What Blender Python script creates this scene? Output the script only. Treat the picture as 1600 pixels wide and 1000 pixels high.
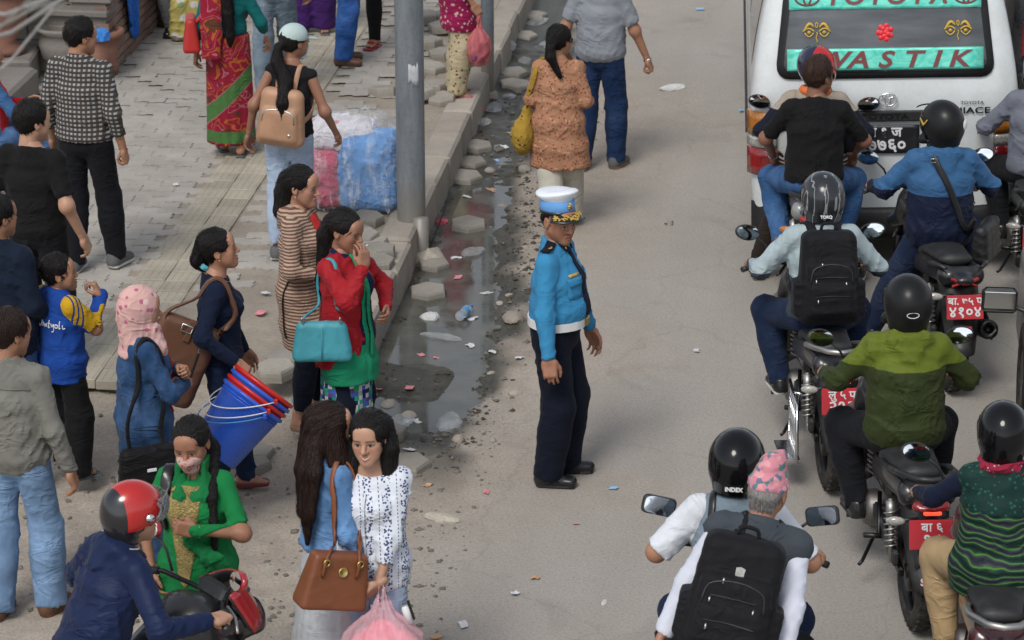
import bpy, bmesh, math, random
import numpy as np
from mathutils import Vector, Matrix, Euler
for o in list(bpy.data.objects): bpy.data.objects.remove(o)
SC = bpy.context.scene
COL = SC.collection
R = math.radians
# ---------------- camera, sky, sun, exposure ----------------
FPX, HORIZ, CAMH = 4400.0, -1108.0, 6.43
PITCH = math.atan((500-HORIZ)/FPX)
cam_d = bpy.data.cameras.new('camera'); cam = bpy.data.objects.new('camera', cam_d); COL.objects.link(cam)
cam.location = (0, 0, CAMH); cam.rotation_euler = (math.pi/2-PITCH, 0, 0)
cam_d.sensor_width = 36; cam_d.lens = FPX/1600*36; cam_d.clip_start = .5; cam_d.clip_end = 3000
cam_d.dof.use_dof = True; cam_d.dof.focus_distance = 15.6; cam_d.dof.aperture_fstop = 6.3
SC.camera = cam
W = bpy.data.worlds.new('World'); SC.world = W; W.use_nodes = True
SUN_EL, SUN_AZ = R(52), R(205)
_n = W.node_tree.nodes; _l = W.node_tree.links
_sky = _n.new('ShaderNodeTexSky'); _sky.sky_type = 'NISHITA'; _sky.sun_disc = False
_sky.sun_elevation = SUN_EL; _sky.sun_rotation = SUN_AZ; _sky.dust_density = 1.2; _sky.ozone_density = .6; _sky.air_density = 1.0
_bg = _n['Background']; _bg.inputs['Strength'].default_value = .13
_hs = _n.new('ShaderNodeHueSaturation'); _hs.inputs['Saturation'].default_value = .38
_l.new(_sky.outputs[0], _hs.inputs['Color']); _l.new(_hs.outputs[0], _bg.inputs['Color'])
sun_d = bpy.data.lights.new('sun', 'SUN'); sun_d.energy = 1.5; sun_d.angle = R(20); sun_d.color = (1, .965, .915)
sun = bpy.data.objects.new('sun', sun_d); COL.objects.link(sun)
_sd = Vector((math.sin(SUN_AZ)*math.cos(SUN_EL), math.cos(SUN_AZ)*math.cos(SUN_EL), math.sin(SUN_EL)))
sun.rotation_euler = _sd.to_track_quat('Z', 'Y').to_euler(); sun.location = (0, 0, 30)
SC.view_settings.view_transform = 'Standard'; SC.view_settings.look = 'None'; SC.view_settings.gamma = 1
SC.view_settings.exposure = 0.40
SC.render.engine = 'CYCLES'

# ---------------- pixel helpers (direction only; distance comes from a known height) ----------------
def pray(u, v):
    x = (u-800)/FPX; y = -(v-500)/FPX
    return Vector((x, math.cos(PITCH)+y*math.sin(PITCH), -math.sin(PITCH)+y*math.cos(PITCH)))
def at(u, v, z=0.0):
    d = pray(u, v); t = (z-CAMH)/d.z
    return Vector((d.x*t, d.y*t, z))
def at_y(u, v, Y):
    d = pray(u, v); t = Y/d.y
    return Vector((d.x*t, Y, CAMH+d.z*t))

# ---------------- scene graph helpers ----------------
def tag(o, label, cat, group=None, kind=None):
    if label: o['label'] = label
    if cat: o['category'] = cat
    if group: o['group'] = group
    if kind: o['kind'] = kind
    return o
def empty(name, loc=(0, 0, 0), rz=0.0, label=None, cat=None, group=None):
    o = bpy.data.objects.new(name, None); COL.objects.link(o)
    o.empty_display_size = .1; o.location = loc; o.rotation_euler = (0, 0, rz)
    return tag(o, label, cat, group)
def link(name, me, mat=None, parent=None):
    o = bpy.data.objects.new(name, me); COL.objects.link(o)
    if mat is not None:
        if len(me.materials) == 0: me.materials.append(mat)
        elif me.materials[0] != mat: o.material_slots[0].link = 'OBJECT'; o.material_slots[0].material = mat
    if parent is not None: o.parent = parent
    return o
def struct(name, me, mat, parent=None):
    o = link(name, me, mat, parent); o['kind'] = 'structure'; return o

# ---------------- materials ----------------
MATS = {}
class NT:
    """small node helper"""
    def __init__(s, m): s.m = m; s.t = m.node_tree; s.n = s.t.nodes; s.l = s.t.links; s.b = s.n['Principled BSDF']
    def new(s, ty, **kw):
        nd = s.n.new('ShaderNode'+ty)
        for k, v in kw.items(): setattr(nd, k, v)
        return nd
    def put(s, sock, v):
        if isinstance(v, bpy.types.NodeSocket): s.l.new(v, sock)
        elif isinstance(v, (tuple, list)) and len(v) == 3 and sock.type == 'RGBA': sock.default_value = (*v, 1)
        else: sock.default_value = v
    def math(s, op, a, b=None, c=None, clamp=False):
        nd = s.new('Math', operation=op, use_clamp=clamp); s.put(nd.inputs[0], a)
        if b is not None: s.put(nd.inputs[1], b)
        if c is not None: s.put(nd.inputs[2], c)
        return nd.outputs[0]
    def mix(s, f, a, b):
        nd = s.new('Mix', data_type='RGBA'); s.put(nd.inputs[0], f); s.put(nd.inputs[6], a); s.put(nd.inputs[7], b)
        return nd.outputs[2]
    def obj(s): return s.new('TexCoord').outputs['Object']
    def attr(s, n): return s.new('Attribute', attribute_name=n)
    def xyz(s, v):
        nd = s.new('SeparateXYZ'); s.put(nd.inputs[0], v); return nd.outputs
    def noise(s, v, sc, det=3, rough=.55, dist=0):
        nd = s.new('TexNoise'); s.put(nd.inputs['Vector'], v); nd.inputs['Scale'].default_value = sc
        nd.inputs['Detail'].default_value = det; nd.inputs['Roughness'].default_value = rough; nd.inputs['Distortion'].default_value = dist
        return nd.outputs
    def voro(s, v, sc, feat='F1'):
        nd = s.new('TexVoronoi', feature=feat); s.put(nd.inputs['Vector'], v); nd.inputs['Scale'].default_value = sc
        return nd.outputs
    def scale(s, v, xyz):
        nd = s.new('VectorMath', operation='MULTIPLY'); s.put(nd.inputs[0], v); nd.inputs[1].default_value = xyz; return nd.outputs[0]
    def ramp(s, f, stops):
        nd = s.new('ValToRGB'); s.put(nd.inputs[0], f); e = nd.color_ramp.elements
        while len(e) < len(stops): e.new(.5)
        for el, (p, c) in zip(e, stops):
            el.position = p; el.color = (*c, 1) if len(c) == 3 else c
        return nd.outputs[0]
    def step(s, x, lo, hi):
        nd = s.new('MapRange'); s.put(nd.inputs[0], x); nd.inputs[1].default_value = lo; nd.inputs[2].default_value = hi
        return nd.outputs[0]
    def bump(s, h, st=.3, dist=.01):
        nd = s.new('Bump'); nd.inputs['Strength'].default_value = st; nd.inputs['Distance'].default_value = dist
        s.put(nd.inputs['Height'], h); s.l.new(nd.outputs[0], s.b.inputs['Normal']); return nd
def mat(name, base=(.5, .5, .5), rough=.6, metal=0.0, spec=.4, fn=None, coat=0.0):
    if name in MATS: return MATS[name]
    m = bpy.data.materials.new(name); m.use_nodes = True; MATS[name] = m
    k = NT(m); b = k.b
    b.inputs['Base Color'].default_value = (*base, 1); b.inputs['Roughness'].default_value = rough
    b.inputs['Metallic'].default_value = metal; b.inputs['Specular IOR Level'].default_value = spec
    if coat: b.inputs['Coat Weight'].default_value = coat; b.inputs['Coat Roughness'].default_value = .04
    if fn: fn(k)
    return m
def srgb(r, g, b):
    f = lambda c: (c/255/12.92) if c/255 <= .04045 else ((c/255+.055)/1.055)**2.4
    return (f(r), f(g), f(b))
def cloth(name, base, rough=.85, pattern=None, wr=.5, sheen=.03, wscale=8.0, dusty=.0, fuzz=.12):
    """woven cloth: slight colour drift, crease relief, optional pattern(k, base)->colour socket"""
    def fn(k):
        co = k.obj(); c = pattern(k, base) if pattern else None
        n1 = k.noise(co, 5, 4)[0]
        a = c if c is not None else base
        dk = k.new('HueSaturation'); k.put(dk.inputs['Color'], a)
        k.put(dk.inputs['Value'], k.math('MULTIPLY_ADD', n1, fuzz*4, 1-fuzz*2))
        k.l.new(dk.outputs[0], k.b.inputs['Base Color'])
        k.b.inputs['Sheen Weight'].default_value = sheen; k.b.inputs['Sheen Roughness'].default_value = .5
        mp = k.new('Mapping'); k.put(mp.inputs[0], co); mp.inputs['Rotation'].default_value = (.5, .6, .3); mp.inputs['Scale'].default_value = (1, .45, 1.5)
        w1 = k.noise(mp.outputs[0], wscale, 2, .5, .9)[0]; w2 = k.noise(k.scale(co, (1, 1, .5)), wscale*2.2, 2, .5, .6)[0]; w3 = k.noise(co, 3.2, 2)[0]
        r1 = k.math('POWER', k.math('SUBTRACT', 1, k.math('MULTIPLY', k.math('ABSOLUTE', k.math('SUBTRACT', w1, .5)), 3.2), None, True), 2.5)
        r1 = k.math('MULTIPLY', r1, k.step(w3, .42, .62))
        h = k.math('MULTIPLY_ADD', w2, .22, k.math('MULTIPLY', r1, .8))
        k.bump(h, wr, .022)
    return mat(name, base, rough, 0, .12, fn)
def plastic(name, base, rough=.35, bump=.0, var=.1):
    def fn(k):
        co = k.obj(); n = k.noise(co, 9, 5)[0]
        k.put(k.b.inputs['Base Color'], k.mix(k.math('MULTIPLY', k.step(n, .45, .8), var*2), base, tuple(x*.55+.05 for x in base)))
        k.put(k.b.inputs['Roughness'], k.math('MULTIPLY_ADD', k.noise(co, 30, 4)[0], .25, rough-.12))
        if bump: k.bump(k.noise(co, 120, 3)[0], bump, .003)
    return mat(name, base, rough, 0, .5, fn)
def metal(name, base=(.6, .6, .6), rough=.25):
    def fn(k):
        n = k.noise(k.obj(), 25, 5)[0]
        k.put(k.b.inputs['Roughness'], k.math('MULTIPLY_ADD', n, .3, rough-.1))
        k.put(k.b.inputs['Base Color'], k.mix(k.step(n, .55, .75), base, tuple(x*.7 for x in base)))
    return mat(name, base, rough, 1, .5, fn)
def paint(name, base, rough=.25, dirt=.3, flake=0.0):
    """vehicle paint with road dust"""
    def fn(k):
        co = k.obj(); n = k.noise(co, 3, 6, .65)[0]; n2 = k.noise(co, 40, 4)[0]
        d = k.math('MULTIPLY', k.step(k.math('ADD', n, k.math('MULTIPLY', n2, .3)), .55, .95), dirt)
        k.put(k.b.inputs['Base Color'], k.mix(d, base, (.3, .26, .21)))
        k.put(k.b.inputs['Roughness'], k.math('MULTIPLY_ADD', n2, .2, k.math('MULTIPLY_ADD', d, .5, rough-.08)))
        k.b.inputs['Coat Weight'].default_value = .5; k.b.inputs['Coat Roughness'].default_value = .08
    return mat(name, base, rough, flake, .5, fn)

# ---------------- mesh helpers ----------------
def mesh_np(name, V, F, smooth=True, col=None, attrs=None):
    me = bpy.data.meshes.new(name); V = np.asarray(V, np.float32)
    if isinstance(F, np.ndarray):
        nf, k = F.shape
        me.vertices.add(len(V)); me.vertices.foreach_set('co', V.ravel())
        me.loops.add(nf*k); me.loops.foreach_set('vertex_index', F.ravel().astype(np.int32))
        me.polygons.add(nf); me.polygons.foreach_set('loop_start', np.arange(0, nf*k, k, dtype=np.int32))
        me.update(calc_edges=True)
    else:
        me.from_pydata([tuple(v) for v in V], [], F)
    if smooth: me.polygons.foreach_set('use_smooth', np.ones(len(me.polygons), bool))
    if col is not None:
        a = me.color_attributes.new('Col', 'FLOAT_COLOR', 'POINT')
        c = np.ones((len(V), 4), np.float32); c[:, :3] = col; a.data.foreach_set('color', c.ravel())
    return me
class MB:
    """collects simple shapes into one mesh"""
    def __init__(s): s.v = []; s.f = []; s.sm = []
    def add(s, vs, fs, sm=False):
        o = len(s.v); s.v += [tuple(v) for v in vs]; s.f += [tuple(i+o for i in f) for f in fs]; s.sm += [sm]*len(fs); return s
    def box(s, c, size, rot=None, taper=None, bev=0.0):
        x, y, z = [q/2 for q in size]; M = (Euler(rot).to_matrix() if rot else Matrix.Identity(3)); c = Vector(c)
        tx, ty = taper or (1, 1)
        if bev:
            b = min(bev, x*.9, y*.9, z*.9)
            rings = []
            for zz, ins, t in ((-z, b, 0), (-z+b, 0, 0), (z-b, 0, 1), (z, b, 1)):
                fx, fy = (tx, ty) if t else (1, 1)
                X, Y = x*fx-ins, y*fy-ins
                bb = b*.6
                rings.append([(X-bb, -Y), (X, -Y+bb), (X, Y-bb), (X-bb, Y), (-X+bb, Y), (-X, Y-bb), (-X, -Y+bb), (-X+bb, -Y)])
                rings[-1] = [(px, py, zz) for px, py in rings[-1]]
            vs = [M@Vector(p)+c for r in rings for p in r]; fs = []
            for i in range(3):
                for j in range(8): a = i*8+j; b2 = i*8+(j+1) % 8; fs.append((a, b2, b2+8, a+8))
            fs.append(tuple(range(7, -1, -1))); fs.append(tuple(range(24, 32)))
            return s.add(vs, fs)
        P = [(-x, -y, -z), (x, -y, -z), (x, y, -z), (-x, y, -z), (-x*tx, -y*ty, z), (x*tx, -y*ty, z), (x*tx, y*ty, z), (-x*tx, y*ty, z)]
        return s.add([M@Vector(p)+c for p in P], [(0, 3, 2, 1), (4, 5, 6, 7), (0, 1, 5, 4), (1, 2, 6, 5), (2, 3, 7, 6), (3, 0, 4, 7)])
    def tube(s, pts, r, n=8, closed=False, flat=None):
        """tube along pts; r float or list; flat=(axis, ratio) squashes"""
        P = [Vector(p) for p in pts]; m = len(P); rr = r if isinstance(r, (list, tuple)) else [r]*m
        vs = []; prev = None
        for i in range(m):
            a = P[(i-1) % m] if (closed or i > 0) else P[i]; b = P[(i+1) % m] if (closed or i < m-1) else P[i]
            t = (b-a)
            t = t.normalized() if t.length > 1e-9 else Vector((0, 0, 1))
            if prev is None:
                u = t.orthogonal().normalized()
                if flat: u = Vector(flat[0]); u = (u-t*u.dot(t)).normalized()
            else:
                u = prev-t*prev.dot(t); u = u.normalized() if u.length > 1e-6 else t.orthogonal().normalized()
            prev = u; w = t.cross(u)
            for j in range(n):
                an = 2*math.pi*j/n
                vs.append(P[i]+(u*math.cos(an)*(flat[1] if flat else 1)+w*math.sin(an))*rr[i])
        fs = []
        for i in range(m if closed else m-1):
            for j in range(n):
                a = i*n+j; b = i*n+(j+1) % n; c = ((i+1) % m)*n+(j+1) % n; d = ((i+1) % m)*n+j; fs.append((a, b, c, d))
        s.add(vs, fs, True)
        if not closed:
            o = len(s.v)-m*n
            s.f += [tuple(o+j for j in range(n-1, -1, -1)), tuple(o+(m-1)*n+j for j in range(n))]; s.sm += [False, False]
        return s
    def lathe(s, prof, n=24, M=None, close=False, arc=(0, 2*math.pi)):
        """prof: list (r,z) spun round local z, M places it"""
        M = M or Matrix.Identity(4); vs = []; full = abs(arc[1]-arc[0]-2*math.pi) < 1e-6; cols = n if full else n+1
        for r, z in prof:
            for j in range(cols):
                an = arc[0]+(arc[1]-arc[0])*j/n; vs.append(M@Vector((r*math.cos(an), r*math.sin(an), z)))
        fs = []; m = len(prof)
        for i in range(m if close else m-1):
            for j in range(n):
                j2 = (j+1) % cols; i2 = (i+1) % m
                fs.append((i*cols+j, i*cols+j2, i2*cols+j2, i2*cols+j))
        return s.add(vs, fs, True)
    def prism(s, poly, z0, z1, M=None):
        M = M or Matrix.Identity(4); n = len(poly)
        vs = [M@Vector((x, y, z0)) for x, y in poly]+[M@Vector((x, y, z1)) for x, y in poly]
        fs = [tuple(range(n-1, -1, -1)), tuple(range(n, 2*n))]+[(i, (i+1) % n, (i+1) % n+n, i+n) for i in range(n)]
        return s.add(vs, fs)
    def grid(s, fn, nu, nv, sm=True, thick=None):
        """sheet fn(u,v)->point, u,v in 0..1; thick gives it a back"""
        vs = [Vector(fn(i/nu, j/nv)) for j in range(nv+1) for i in range(nu+1)]
        q = lambda i, j: j*(nu+1)+i
        fs = [(q(i, j), q(i+1, j), q(i+1, j+1), q(i, j+1)) for j in range(nv) for i in range(nu)]
        if thick:
            nr = [Vector((0, 0, 0)) for _ in vs]
            for f in fs:
                nn = (vs[f[1]]-vs[f[0]]).cross(vs[f[3]]-vs[f[0]])
                for i in f: nr[i] += nn
            N = len(vs); bk = [v-(n_.normalized() if n_.length > 1e-12 else Vector((0, 0, 1)))*thick for v, n_ in zip(vs, nr)]
            fs2 = [tuple(i+N for i in reversed(f)) for f in fs]
            ed = [q(i, 0) for i in range(nu+1)]+[q(nu, j) for j in range(1, nv+1)]+[q(i, nv) for i in range(nu-1, -1, -1)]+[q(0, j) for j in range(nv-1, 0, -1)]
            sd = [(ed[(i+1) % len(ed)], ed[i], ed[i]+N, ed[(i+1) % len(ed)]+N) for i in range(len(ed))]
            return s.add(vs+bk, fs+fs2+sd, sm)
        return s.add(vs, fs, sm)
    def mesh(s, name='m'):
        me = bpy.data.meshes.new(name); me.from_pydata(s.v, [], s.f)
        me.polygons.foreach_set('use_smooth', np.array(s.sm, bool)); me.update(); return me
    def build(s, name, m, parent=None): return link(name, s.mesh(name), m, parent)
def text_mesh(body, size, depth=.0015, bold=0.0, align='CENTER', shear=0.0, xs=1.0):
    cu = bpy.data.curves.new('t', 'FONT'); cu.body = body; cu.size = size; cu.extrude = depth; cu.offset = bold
    cu.align_x = align; cu.align_y = 'CENTER'; cu.shear = shear; cu.resolution_u = 3
    o = bpy.data.objects.new('t', cu); COL.objects.link(o)
    me = bpy.data.meshes.new_from_object(o.evaluated_get(bpy.context.evaluated_depsgraph_get()))
    bpy.data.objects.remove(o); bpy.data.curves.remove(cu)
    me.materials.clear()
    if xs != 1.0: me.transform(Matrix.Diagonal((xs, 1, 1, 1)))
    return me
def text(name, body, size, m, parent, loc, rot=(0, 0, 0), **kw):
    o = link(name, text_mesh(body, size, **kw), m, parent); o.location = loc; o.rotation_euler = rot; return o

# ---------------- signed distance fields -> quad meshes (surface nets) ----------------
class Field:
    def __init__(s, lo, hi, h):
        s.h = h; s.lo = np.array(lo, np.float32)-h*1.5; s.n = tuple(int(math.ceil((b-a)/h))+4 for a, b in zip(lo, hi))
        s.a = np.full(s.n, 1.0, np.float32)
    def block(s, lo, hi):
        i0 = [max(0, int((lo[k]-s.lo[k])/s.h)-1) for k in range(3)]; i1 = [min(s.n[k], int((hi[k]-s.lo[k])/s.h)+3) for k in range(3)]
        if any(b <= a for a, b in zip(i0, i1)): return None
        sl = tuple(slice(a, b) for a, b in zip(i0, i1))
        g = [(np.arange(a, b, dtype=np.float32)*s.h+s.lo[k]) for k, (a, b) in enumerate(zip(i0, i1))]
        return sl, g[0][:, None, None], g[1][None, :, None], g[2][None, None, :]
    def whole(s):
        g = [(np.arange(s.n[k], dtype=np.float32)*s.h+s.lo[k]) for k in range(3)]
        return g[0][:, None, None], g[1][None, :, None], g[2][None, None, :]
    def put(s, sl, d, k=0.0, op='u'):
        a = s.a[sl]
        if op == 'u':
            if k > 0:
                m = np.clip(k-np.abs(a-d), 0, None)/k; s.a[sl] = np.minimum(a, d)-m*m*k*.25
            else: s.a[sl] = np.minimum(a, d)
        else:
            d = -d
            if k > 0:
                m = np.clip(k-np.abs(a-d), 0, None)/k; s.a[sl] = np.maximum(a, d)+m*m*k*.25
            else: s.a[sl] = np.maximum(a, d)
        return s
    def cone(s, a, b, ra, rb, side=None, k=.03, op='u', cap=1.0):
        """tapered capsule; ra/rb float or (side radius, other radius); side = direction of first radius"""
        a = np.array(a, np.float32); b = np.array(b, np.float32)
        e1 = isinstance(ra, (tuple, list)); 
        ra_ = ra if e1 else (ra, ra); rb_ = rb if isinstance(rb, (tuple, list)) else (rb, rb)
        mr = max(*ra_, *rb_)+k+2*s.h
        bl = s.block(np.minimum(a, b)-mr, np.maximum(a, b)+mr)
        if bl is None: return s
        sl, X, Y, Z = bl; ax = b-a; L = float(np.linalg.norm(ax)); u = ax/L if L > 1e-6 else np.array([0, 0, 1], np.float32)
        px, py, pz = X-a[0], Y-a[1], Z-a[2]
        w = px*u[0]+py*u[1]+pz*u[2]; t = np.clip(w/max(L, 1e-6), 0, 1)
        e = w-t*L
        if not e1 and ra_[0] == ra_[1]:
            q2 = px*px+py*py+pz*pz-w*w
            d = np.sqrt(np.clip(q2, 0, None)+e*e*cap)-(ra_[0]+(rb_[0]-ra_[0])*t)
        else:
            sd = np.array(side if side is not None else (1, 0, 0), np.float32); sd = sd-u*np.dot(sd, u); sd /= max(np.linalg.norm(sd), 1e-6); fr = np.cross(u, sd)
            qs = px*sd[0]+py*sd[1]+pz*sd[2]; qf = px*fr[0]+py*fr[1]+pz*fr[2]
            rs = ra_[0]+(rb_[0]-ra_[0])*t; rf = ra_[1]+(rb_[1]-ra_[1])*t; mn = np.minimum(rs, rf)
            l0 = np.sqrt((qs/rs)**2+(qf/rf)**2+(e*cap/mn)**2)
            l1 = np.sqrt((qs/rs**2)**2+(qf/rf**2)**2+(e*cap/mn**2)**2)
            d = l0*(l0-1)/np.maximum(l1, 1e-6)
        return s.put(sl, d, k, op)
    def ell(s, c, r, M=None, k=.02, op='u'):
        """ellipsoid, M 3x3 columns = axes"""
        mr = max(r)+k+2*s.h; c = np.array(c, np.float32); bl = s.block(c-mr, c+mr)
        if bl is None: return s
        sl, X, Y, Z = bl; p = [X-c[0], Y-c[1], Z-c[2]]
        if M is not None:
            M = np.array(M, np.float32); p = [p[0]*M[0, i]+p[1]*M[1, i]+p[2]*M[2, i] for i in range(3)]
        l0 = np.sqrt(sum((q/rr)**2 for q, rr in zip(p, r))); l1 = np.sqrt(sum((q/rr**2)**2 for q, rr in zip(p, r)))
        return s.put(sl, l0*(l0-1)/np.maximum(l1, 1e-6), k, op)
    def box(s, c, half, rad=.02, M=None, k=.01, op='u', taper=None):
        mr = float(np.linalg.norm(half))+k+2*s.h; c = np.array(c, np.float32); bl = s.block(c-mr, c+mr)
        if bl is None: return s
        sl, X, Y, Z = bl; p = [X-c[0], Y-c[1], Z-c[2]]
        if M is not None:
            M = np.array(M, np.float32); p = [p[0]*M[0, i]+p[1]*M[1, i]+p[2]*M[2, i] for i in range(3)]
        hx, hy = half[0], half[1]
        if taper:
            t = np.clip((p[2]+half[2])/(2*half[2]), 0, 1); hx = half[0]*(1+(taper[0]-1)*t); hy = half[1]*(1+(taper[1]-1)*t)
        q = [np.abs(p[0])-hx+rad, np.abs(p[1])-hy+rad, np.abs(p[2])-half[2]+rad]
        d = np.sqrt(sum(np.clip(x, 0, None)**2 for x in q))+np.minimum(np.maximum(np.maximum(q[0], q[1]), q[2]), 0)-rad
        return s.put(sl, d, k, op)
    def cut(s, p, n, k=.004):
        """remove the side of plane (p,n) that n points to"""
        X, Y, Z = s.whole(); n = np.array(n, np.float32); n /= np.linalg.norm(n)
        d = (X-p[0])*n[0]+(Y-p[1])*n[1]+(Z-p[2])*n[2]
        m = np.clip(k-np.abs(s.a-d), 0, None)/k
        s.a = np.maximum(s.a, d)+m*m*k*.25; return s
    def merge(s, o, k=.02):
        m = np.clip(k-np.abs(s.a-o.a), 0, None)/k; s.a = np.minimum(s.a, o.a)-m*m*k*.25; return s
    def folds(s, amp, freq, seed=0, spots=(), stretch=(1, 1, .5), base=.35):
        """cloth creases: ridged warped sines, stronger near 'spots' (pos, radius, gain)"""
        X, Y, Z = s.whole(); rg = np.random.RandomState(seed); acc = 0
        for i in range(4):
            d = rg.normal(size=3)*stretch; d = d/np.linalg.norm(d)*freq*(1+.45*i); d2 = rg.normal(size=3); d2 = d2/np.linalg.norm(d2)*freq*.55; ph = rg.uniform(0, 6.28, 2)
            wv = np.sin(X*d[0]+Y*d[1]+Z*d[2]+ph[0]+1.9*np.sin(X*d2[0]+Y*d2[1]+Z*d2[2]+ph[1]))
            acc = acc+(1-np.abs(wv))**3*(1/(1+.3*i))*(.5+.5*np.sin(X*d2[1]-Y*d2[2]+Z*d2[0]*.7+ph[1]*2))*1.5
        w = np.float32(base)
        for p, rr, g in spots:
            w = w+g*np.exp(-((X-p[0])**2+(Y-p[1])**2+(Z-p[2])**2)/(rr*rr))
        s.a = s.a-(amp*w*(acc-.55)).astype(np.float32); return s
    def net(s, relax=1):
        a = s.a; n = a.shape; ins = a < 0
        c = np.zeros((n[0]-1, n[1]-1, n[2]-1), np.int8)
        for i in (0, 1):
            for j in (0, 1):
                for k in (0, 1): c += ins[i:n[0]-1+i, j:n[1]-1+j, k:n[2]-1+k]
        act = (c > 0) & (c < 8); idx = np.argwhere(act)
        if len(idx) == 0: return np.zeros((0, 3)), np.zeros((0, 4), int)
        vid = np.full(act.shape, -1, np.int32); vid[act] = np.arange(len(idx))
        P = np.zeros((len(idx), 3)); W_ = np.zeros(len(idx))
        cr = {(i, j, k): a[idx[:, 0]+i, idx[:, 1]+j, idx[:, 2]+k] for i in (0, 1) for j in (0, 1) for k in (0, 1)}
        for ax in range(3):
            for o1 in (0, 1):
                for o2 in (0, 1):
                    lo = [0, 0, 0]; oth = [q for q in range(3) if q != ax]; lo[oth[0]] = o1; lo[oth[1]] = o2; hi = list(lo); hi[ax] = 1
                    va, vb = cr[tuple(lo)], cr[tuple(hi)]; m = (va < 0) != (vb < 0)
                    t = np.where(m, va/np.where(m, va-vb, 1), 0)
                    q = np.tile(np.array(lo, float), (len(idx), 1)); q[:, ax] = t
                    P += q*m[:, None]; W_ += m
        P = idx+P/np.maximum(W_, 1)[:, None]
        V = (P*s.h+s.lo).astype(np.float32); Fs = []
        for ax in range(3):
            sa = [slice(None)]*3; sb = [slice(None)]*3; sa[ax] = slice(0, -1); sb[ax] = slice(1, None)
            A = ins[tuple(sa)]; B = ins[tuple(sb)]; e = np.argwhere(A != B)
            o = [q for q in range(3) if q != ax]
            ok = (e[:, o[0]] > 0) & (e[:, o[1]] > 0) & (e[:, o[0]] < n[o[0]]-1) & (e[:, o[1]] < n[o[1]]-1); e = e[ok]
            inn = A[e[:, 0], e[:, 1], e[:, 2]]
            def g(d0, d1):
                q = e.copy(); q[:, o[0]] += d0; q[:, o[1]] += d1; return vid[q[:, 0], q[:, 1], q[:, 2]]
            q = np.stack([g(-1, -1), g(0, -1), g(0, 0), g(-1, 0)], 1)
            fl = inn if ax != 1 else ~inn
            q[~fl] = q[~fl][:, ::-1]; Fs.append(q)
        F = np.concatenate(Fs); F = F[(F >= 0).all(1)]
        for _ in range(relax):
            S = np.zeros_like(V); N = np.zeros(len(V)); fi = F.ravel(); N = np.bincount(fi, minlength=len(V))*2
            nb = V[np.roll(F, -1, 1)]+V[np.roll(F, 1, 1)]
            for q in range(3): S[:, q] = np.bincount(fi, nb[..., q].ravel(), minlength=len(V))
            V = V*.5+.5*S/np.maximum(N, 1)[:, None]
        return V, F
    def mesh(s, name='m', relax=1, smooth=True):
        V, F = s.net(relax); return mesh_np(name, V, F, smooth)
def sdf(name, lo, hi, h, fn, m, parent, relax=1):
    f = Field(lo, hi, h); fn(f); return link(name, f.mesh(name, relax), m, parent)
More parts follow.
